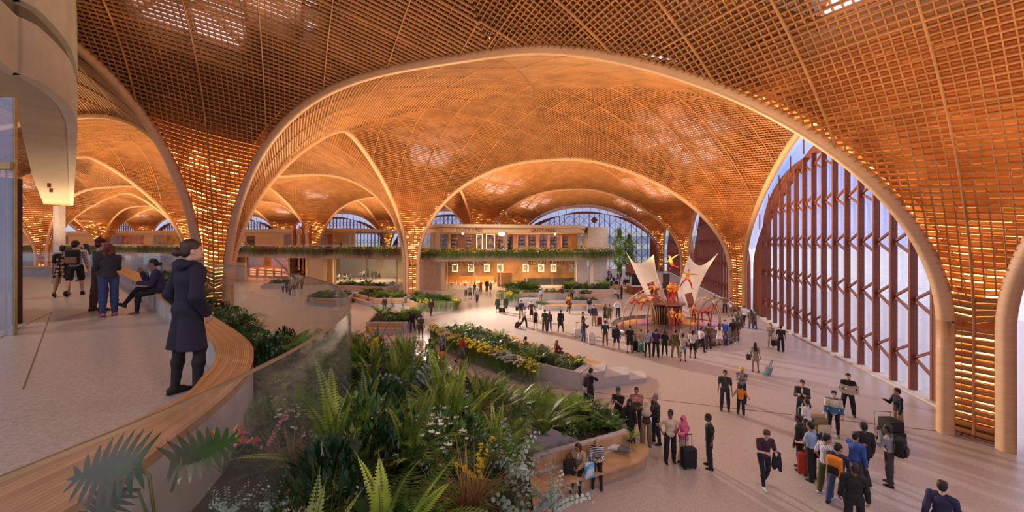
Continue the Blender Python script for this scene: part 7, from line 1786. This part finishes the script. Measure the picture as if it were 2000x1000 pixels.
bag((*at(1514, 682), .25), 'black', 'large black holdall held by the man in black near the tall window', w=.55, d=.25, hh=.36, rz=.4); bag((at(800, 645)[0] - .05, at(800, 645)[1], .62), 'black', 'black bag carried by the man in the dark suit jacket', w=.42, hh=.32)
bag((at(820, 655)[0], at(820, 655)[1] - .35, .55), 'green', 'dark bag with a red patch carried by the man in the olive tee', w=.36, hh=.34); bag((at(1013, 618)[0] - .1, at(1013, 618)[1], .55), 'night', 'round dark bag carried by the man beside the stepped seating', w=.4, hh=.4)
bag((at(1154, 625)[0] - .05, at(1154, 625)[1], .60), 'night', 'round dark bag carried by the man next to the red suitcase', w=.4, hh=.4); bag((at(1376, 682)[0], at(1376, 682)[1], .52), 'charcoal', 'square dark bag carried by the man in the rust-brown jacket', w=.3, hh=.34)
bag((at(1410, 676)[0], at(1410, 676)[1], .72), 'orange', 'small orange handbag of the woman in the white dress', w=.26, hh=.2); bag((at(1265, 694)[0], at(1265, 694)[1] - .12, .90), 'blue', 'small blue waist bag of the woman taking a picture', w=.28, hh=.14, handle=.02)
backpack(pt(1204, 683), -25, 'night', 'black', 'large dark pack on the woman in the navy hoodie', .82, s=1.3); backpack(pt(1439, 665), 10, 'black', 'charcoal', 'black backpack on the youth in red shorts', .85); backpack(pt(1444, 639), -60, 'grey', 'charcoal', 'grey backpack on the woman walking to the slatted column', .8, s=1.1)
# seated on planters and tiers
def sit(px, py, zs, face, label, legs='sit', **kw):
    q = at(px, py, zs); person((q[0], q[1], 0), face, label, seat=zs, legs=legs, **{**M_, **kw})
def sit0(px, py, zseat, face, label, **kw):
    """seat higher than .5: feet hang above the floor level zf"""
    q = at(px, py, zseat); person((q[0], q[1], zseat - .44), face, label, seat=.44, **{**M_, **kw})
sit0(1026, 684, .47, -70, 'woman in a pink jacket with a long ponytail sitting behind the long planter', h=1.64, sex='f', skin='l', top=('jacket', 'rose'), bot=('leggings', 'black'), hair=('pony', 'brown'), legs='sit', arms='lap', vx=.016)
sit0(1087, 692, .47, -55, 'ginger-haired woman in a maroon top reading behind the long planter', h=1.64, sex='f', skin='l', top=('sweater', 'maroon'), bot=('trousers', 'black'), hair=('long', 'ginger'), legs='sit', arms='lap', vx=.016)
sit0(1058, 578, 1.15, 165, 'person in a blue top and tan trousers on the highest tier, leftmost', h=1.66, top=('shirt', 'sky'), bot=('trousers', 'tan'), legs='cross', arms='lap')
sit0(1098, 575, 1.15, 170, 'man in dark red and white trousers on the highest tier', h=1.72, skin='d', top=('jacket', 'maroon'), bot=('trousers', 'lgrey'), legs='sit', arms='lap')
sit0(1117, 575, 1.15, 175, 'person in grey leaning forward on the highest tier', h=1.68, skin='d', top=('shirt', 'grey'), bot=('trousers', 'black'), legs='sit', arms='lap', lean=14)
sit0(1110, 590, .56, 165, 'person in a red patterned top on the middle tier', h=1.66, skin='d', top=('shirt', 'motley'), bot=('trousers', 'maroon'), legs='sit', arms='lap')
sit0(1113, 602, .47, 160, 'person in dark brown crouching low on the lowest tier', h=1.66, skin='d', top=('shirt', 'brown'), bot=('trousers', 'brown'), legs='cross', arms='lap')
sit0(1151, 598, .47, 178, 'man in a navy jacket and white tee on the lowest tier', h=1.72, skin='m', top=('jacket', 'navy'), bot=('trousers', 'lgrey'), legs='sit', arms='lap', lean=10)
sit0(1201, 576, .47, -110, 'man in a white tee and black trousers on the farthest right tier', h=1.70, skin='m', top=('tee', 'white'), bot=('trousers', 'black'), legs='sit', arms='lap')
# far people, small in the photo
FARP = D(vx=.03)
FL = [(1169, 551, 60, 'grey', 'far traveller in a grey shirt left of the luggage group'), (1179, 547, 180, 'night', 'far traveller in dark clothes behind the luggage group, with a case'), (1189, 543, 180, 'blue', 'far woman in blue behind the luggage group'), (1193.6, 547, 90, 'maroon', 'far traveller in dull red behind the luggage group'),
      (1187, 559, 175, 'black', 'far man in black at the left of the luggage group'), (1199, 559, 185, 'navy', 'far man in navy between two dark cases'), (1207, 548, 90, 'night', 'far person in dark clothes right of the luggage group'), (1213, 543, 200, 'charcoal', 'far person in charcoal right of the luggage group'),
      (552.6, 572, 20, 'sky', 'far walker in blue-grey, leftmost of the group beyond the balustrade'), (560, 572, 10, 'night', 'far walker in black in the group beyond the balustrade'), (566, 577, 15, 'khaki', 'far walker in tan in the group beyond the balustrade'), (573.6, 578, -10, 'navy', 'far walker in a navy top and pale trousers beyond the balustrade'), (581.4, 564, 200, 'lgrey', 'far walker in a pale jacket beyond the balustrade'), (589.5, 565, 190, 'brown', 'far walker in a brown jacket beyond the balustrade'), (594.6, 545, 90, 'night', 'far person in black at the foot of the red staircase'),
      (704.6, 546, 30, 'grey', 'far walker, leftmost of the row before the dining hall'), (711, 544, 10, 'lgrey', 'far walker in pale grey before the dining hall'), (718, 542, 0, 'teal', 'far walker in teal before the dining hall'), (727, 546, 20, 'charcoal', 'far walker in charcoal before the dining hall'), (733.7, 545, 0, 'djeans', 'far walker in dark blue before the dining hall'), (740.5, 544, -20, 'khaki', 'far walker, rightmost of the row before the dining hall')]
for px, py, fc, c, lb in FL: P_(px, py, fc, lb, h=1.70, top=('shirt', c), bot=('trousers', 'djeans' if c != 'navy' else 'lgrey'), legs='walk', arms='swing', vx=.03)
suitcase(pt(1194, 559), 0, 'night', 'dark case left of the far man in navy', w=.5, hh=.75, handle=.02); suitcase(pt(1204.5, 559), 0, 'night', 'dark case right of the far man in navy', w=.5, hh=.75, handle=.02)
sit(1220.6, 553, .45, 170, 'far person in black on the bench under the trees, left of two', top=('jacket', 'black'), vx=.03); sit(1225, 553, .45, 170, 'far person in dark red on the bench under the trees, right of two', top=('jacket', 'plum'), vx=.03)
UL = [(465.5, -90, 'charcoal', 'leftmost of the walkers on the upper level'), (472.5, -90, 'white', 'walker in white on the upper level'), (478.5, -90, 'rose', 'walker in pink and turquoise on the upper level'), (483, -80, 'grey', 'walker in grey on the upper level'), (492, 90, 'khaki', 'walker in tan by the upper door'), (497.5, 90, 'navy', 'walker in navy, rightmost by the upper door'), (666, -90, 'black', 'walker in black before the far upper glass wall')]
for px, fc, c, lb in UL:
    b_ = B0 + 6; q = G(a_of(px, b_), b_); person((q[0], q[1], 5.5), fc, 'far ' + lb, h=1.72, top=('shirt', c), bot=('trousers', 'djeans'), legs='walk', arms='swing', vx=.03)
for n, (px, dep, c, sx, lb) in enumerate([(976, .8, 'charcoal', 'm', 'shopper in charcoal, leftmost of the four in the upper shop'), (983, .9, 'white', 'm', 'shopper in a white tee in the upper shop'), (991, 1.7, 'rose', 'f', 'woman in pink in the upper shop'), (998, 1.0, 'green', 'm', 'shopper in green, rightmost of the four in the upper shop')]):
    q = fpt(xt(px), dep); person((q[0], q[1], 5.5), 20 * n - 30, lb, h=1.70, sex=sx, top=('tee', c), bot=('jeans', 'djeans'), hair=('long' if sx == 'f' else 'short', 'black'), vx=.03)
person((11.6, 65.2, 5.5), 170, 'person in a yellow top at the right end of the upper shop', h=1.7, sex='f', top=('tee', 'yellow'), bot=('skirt', 'charcoal'), vx=.03)
for n, px in enumerate((662, 669, 677, 684)):
    q = G(a_of(px, lw + 4), lw + 4); person((q[0], q[1], 0), [150, -90, 90, 180][n], 'diner seated behind the far glass, %s from the left' % ['first', 'second', 'third', 'fourth'][n], seat=.45, legs='sit', arms='lap', h=1.68, top=('shirt', ['white', 'lgrey', 'white', 'grey'][n]), bot=('trousers', 'charcoal'), vx=.03)
# ---------------------------------------------------------------- acrobats
AC = dict(skin='l', top=('shirt', 'motley'), bot=('leggings', 'scarlet'), hair=('cap', 'scarlet'), shoe='scarlet', vx=.017)
def acro(px, py, Y, label, face=180, tilt=None, h=1.66, arms='star', legs='leap', **kw):
    S = h / 1.75; c = Vector((atY(px, Y), Y, zY(py, Y))); rx, ry, rz = tilt or (0, 0, radians(face)); R = Euler((rx, ry, rz)).to_matrix()
    o = c - R @ Vector((0, 0, 1.0 * S)); person(tuple(o), face, label, h=h, tilt=(rx, ry, rz), arms=arms, legs=legs, **{**AC, **kw})
acro(1309, 507, 33, 'red acrobat leaping highest, above the left sail', tilt=(radians(8), radians(18), radians(200)), legs='split', arms=[(40, 90, 10), (20, 110, 20)])
acro(1343, 541, 32.6, 'red acrobat flying star-shaped before the right sail', tilt=(0, radians(-8), radians(178)))
acro(1286, 556, 32.2, 'red and black acrobat bent double before the left sail', tilt=(radians(10), 0, radians(100)), lean=75, arms=[(90, 20, 10), (70, 20, 10)], legs='squat', top=('shirt', 'motley'), bot=('leggings', 'maroon'))
for n, (px, dx) in enumerate(((1309, 0), (1314, .1), (1319, 0))):
    q = (atY(px, 32.1), 32.1 + (.3 if n == 1 else 0), 2.19); person(q, [190, 180, 165][n], 'red and yellow performer on top of the pedestal, %s of three' % ['left', 'middle', 'right'][n], h=1.68, arms=['hug', 'hip', 'hug'][n], legs='wide', **AC)
acro(1270, 585, 31.2, 'red and yellow acrobat stretched out level above the left hoops, nearer the sail', tilt=(radians(78), radians(0), radians(70)), arms='raise', legs='split')
acro(1256, 589, 30.6, 'red and yellow acrobat crawling on the left hoops', tilt=(radians(70), 0, radians(80)), arms='star', legs='squat')
acro(1362, 607, 30.8, 'red acrobat balancing level on the right hoops, left of two', tilt=(radians(-75), 0, radians(85)), arms='star', legs='split', top=('shirt', 'scarlet'), h=1.5)
acro(1376, 609, 30.8, 'dark red acrobat balancing level on the right hoops, right of two', tilt=(radians(-80), 0, radians(95)), arms='star', legs='split', top=('shirt', 'maroon'), h=1.5)
for px, py, lb, lg in ((1312, 640, 'red and yellow performer standing in front of the pedestal', 'wide'), (1327, 636, 'red and yellow performer crouching in front of the pedestal', 'squat'), (1355, 634, 'small red and yellow performer at the foot of the right hoops', 'relax')):
    q = at(px, py, .47); person((q[0], q[1], .48), 180, lb, h=1.55, arms='hip', legs=lg, **AC)
# musicians by the bar
for px, lb, c in ((1294, 'person in pale clothes behind the bar counter', 'lgrey'), (1301, 'person in dark clothes leaning at the bar counter', 'charcoal')):
    q = at(px, 570 if c == 'charcoal' else 560, 0); person((atY(px, 46.6 if c == 'charcoal' else 50.6), 46.6 if c == 'charcoal' else 50.6, 0), 0 if c == 'charcoal' else 180, lb, h=1.72, top=('shirt', c), bot=('trousers', 'djeans'), vx=.026)
# ---------------------------------------------------------------- render look
SC.view_settings.view_transform = 'Standard'; SC.view_settings.look = 'None'; SC.view_settings.gamma = 1; SC.view_settings.use_curve_mapping = False
SC.view_settings.exposure = 0.40
cy = SC.cycles
cy.max_bounces = 6; cy.diffuse_bounces = 3; cy.glossy_bounces = 3; cy.transmission_bounces = 4; cy.transparent_max_bounces = 16
cy.caustics_reflective = False; cy.caustics_refractive = False; cy.sample_clamp_indirect = 4; cy.use_denoising = True
cy.use_adaptive_sampling = True; cy.adaptive_threshold = .02
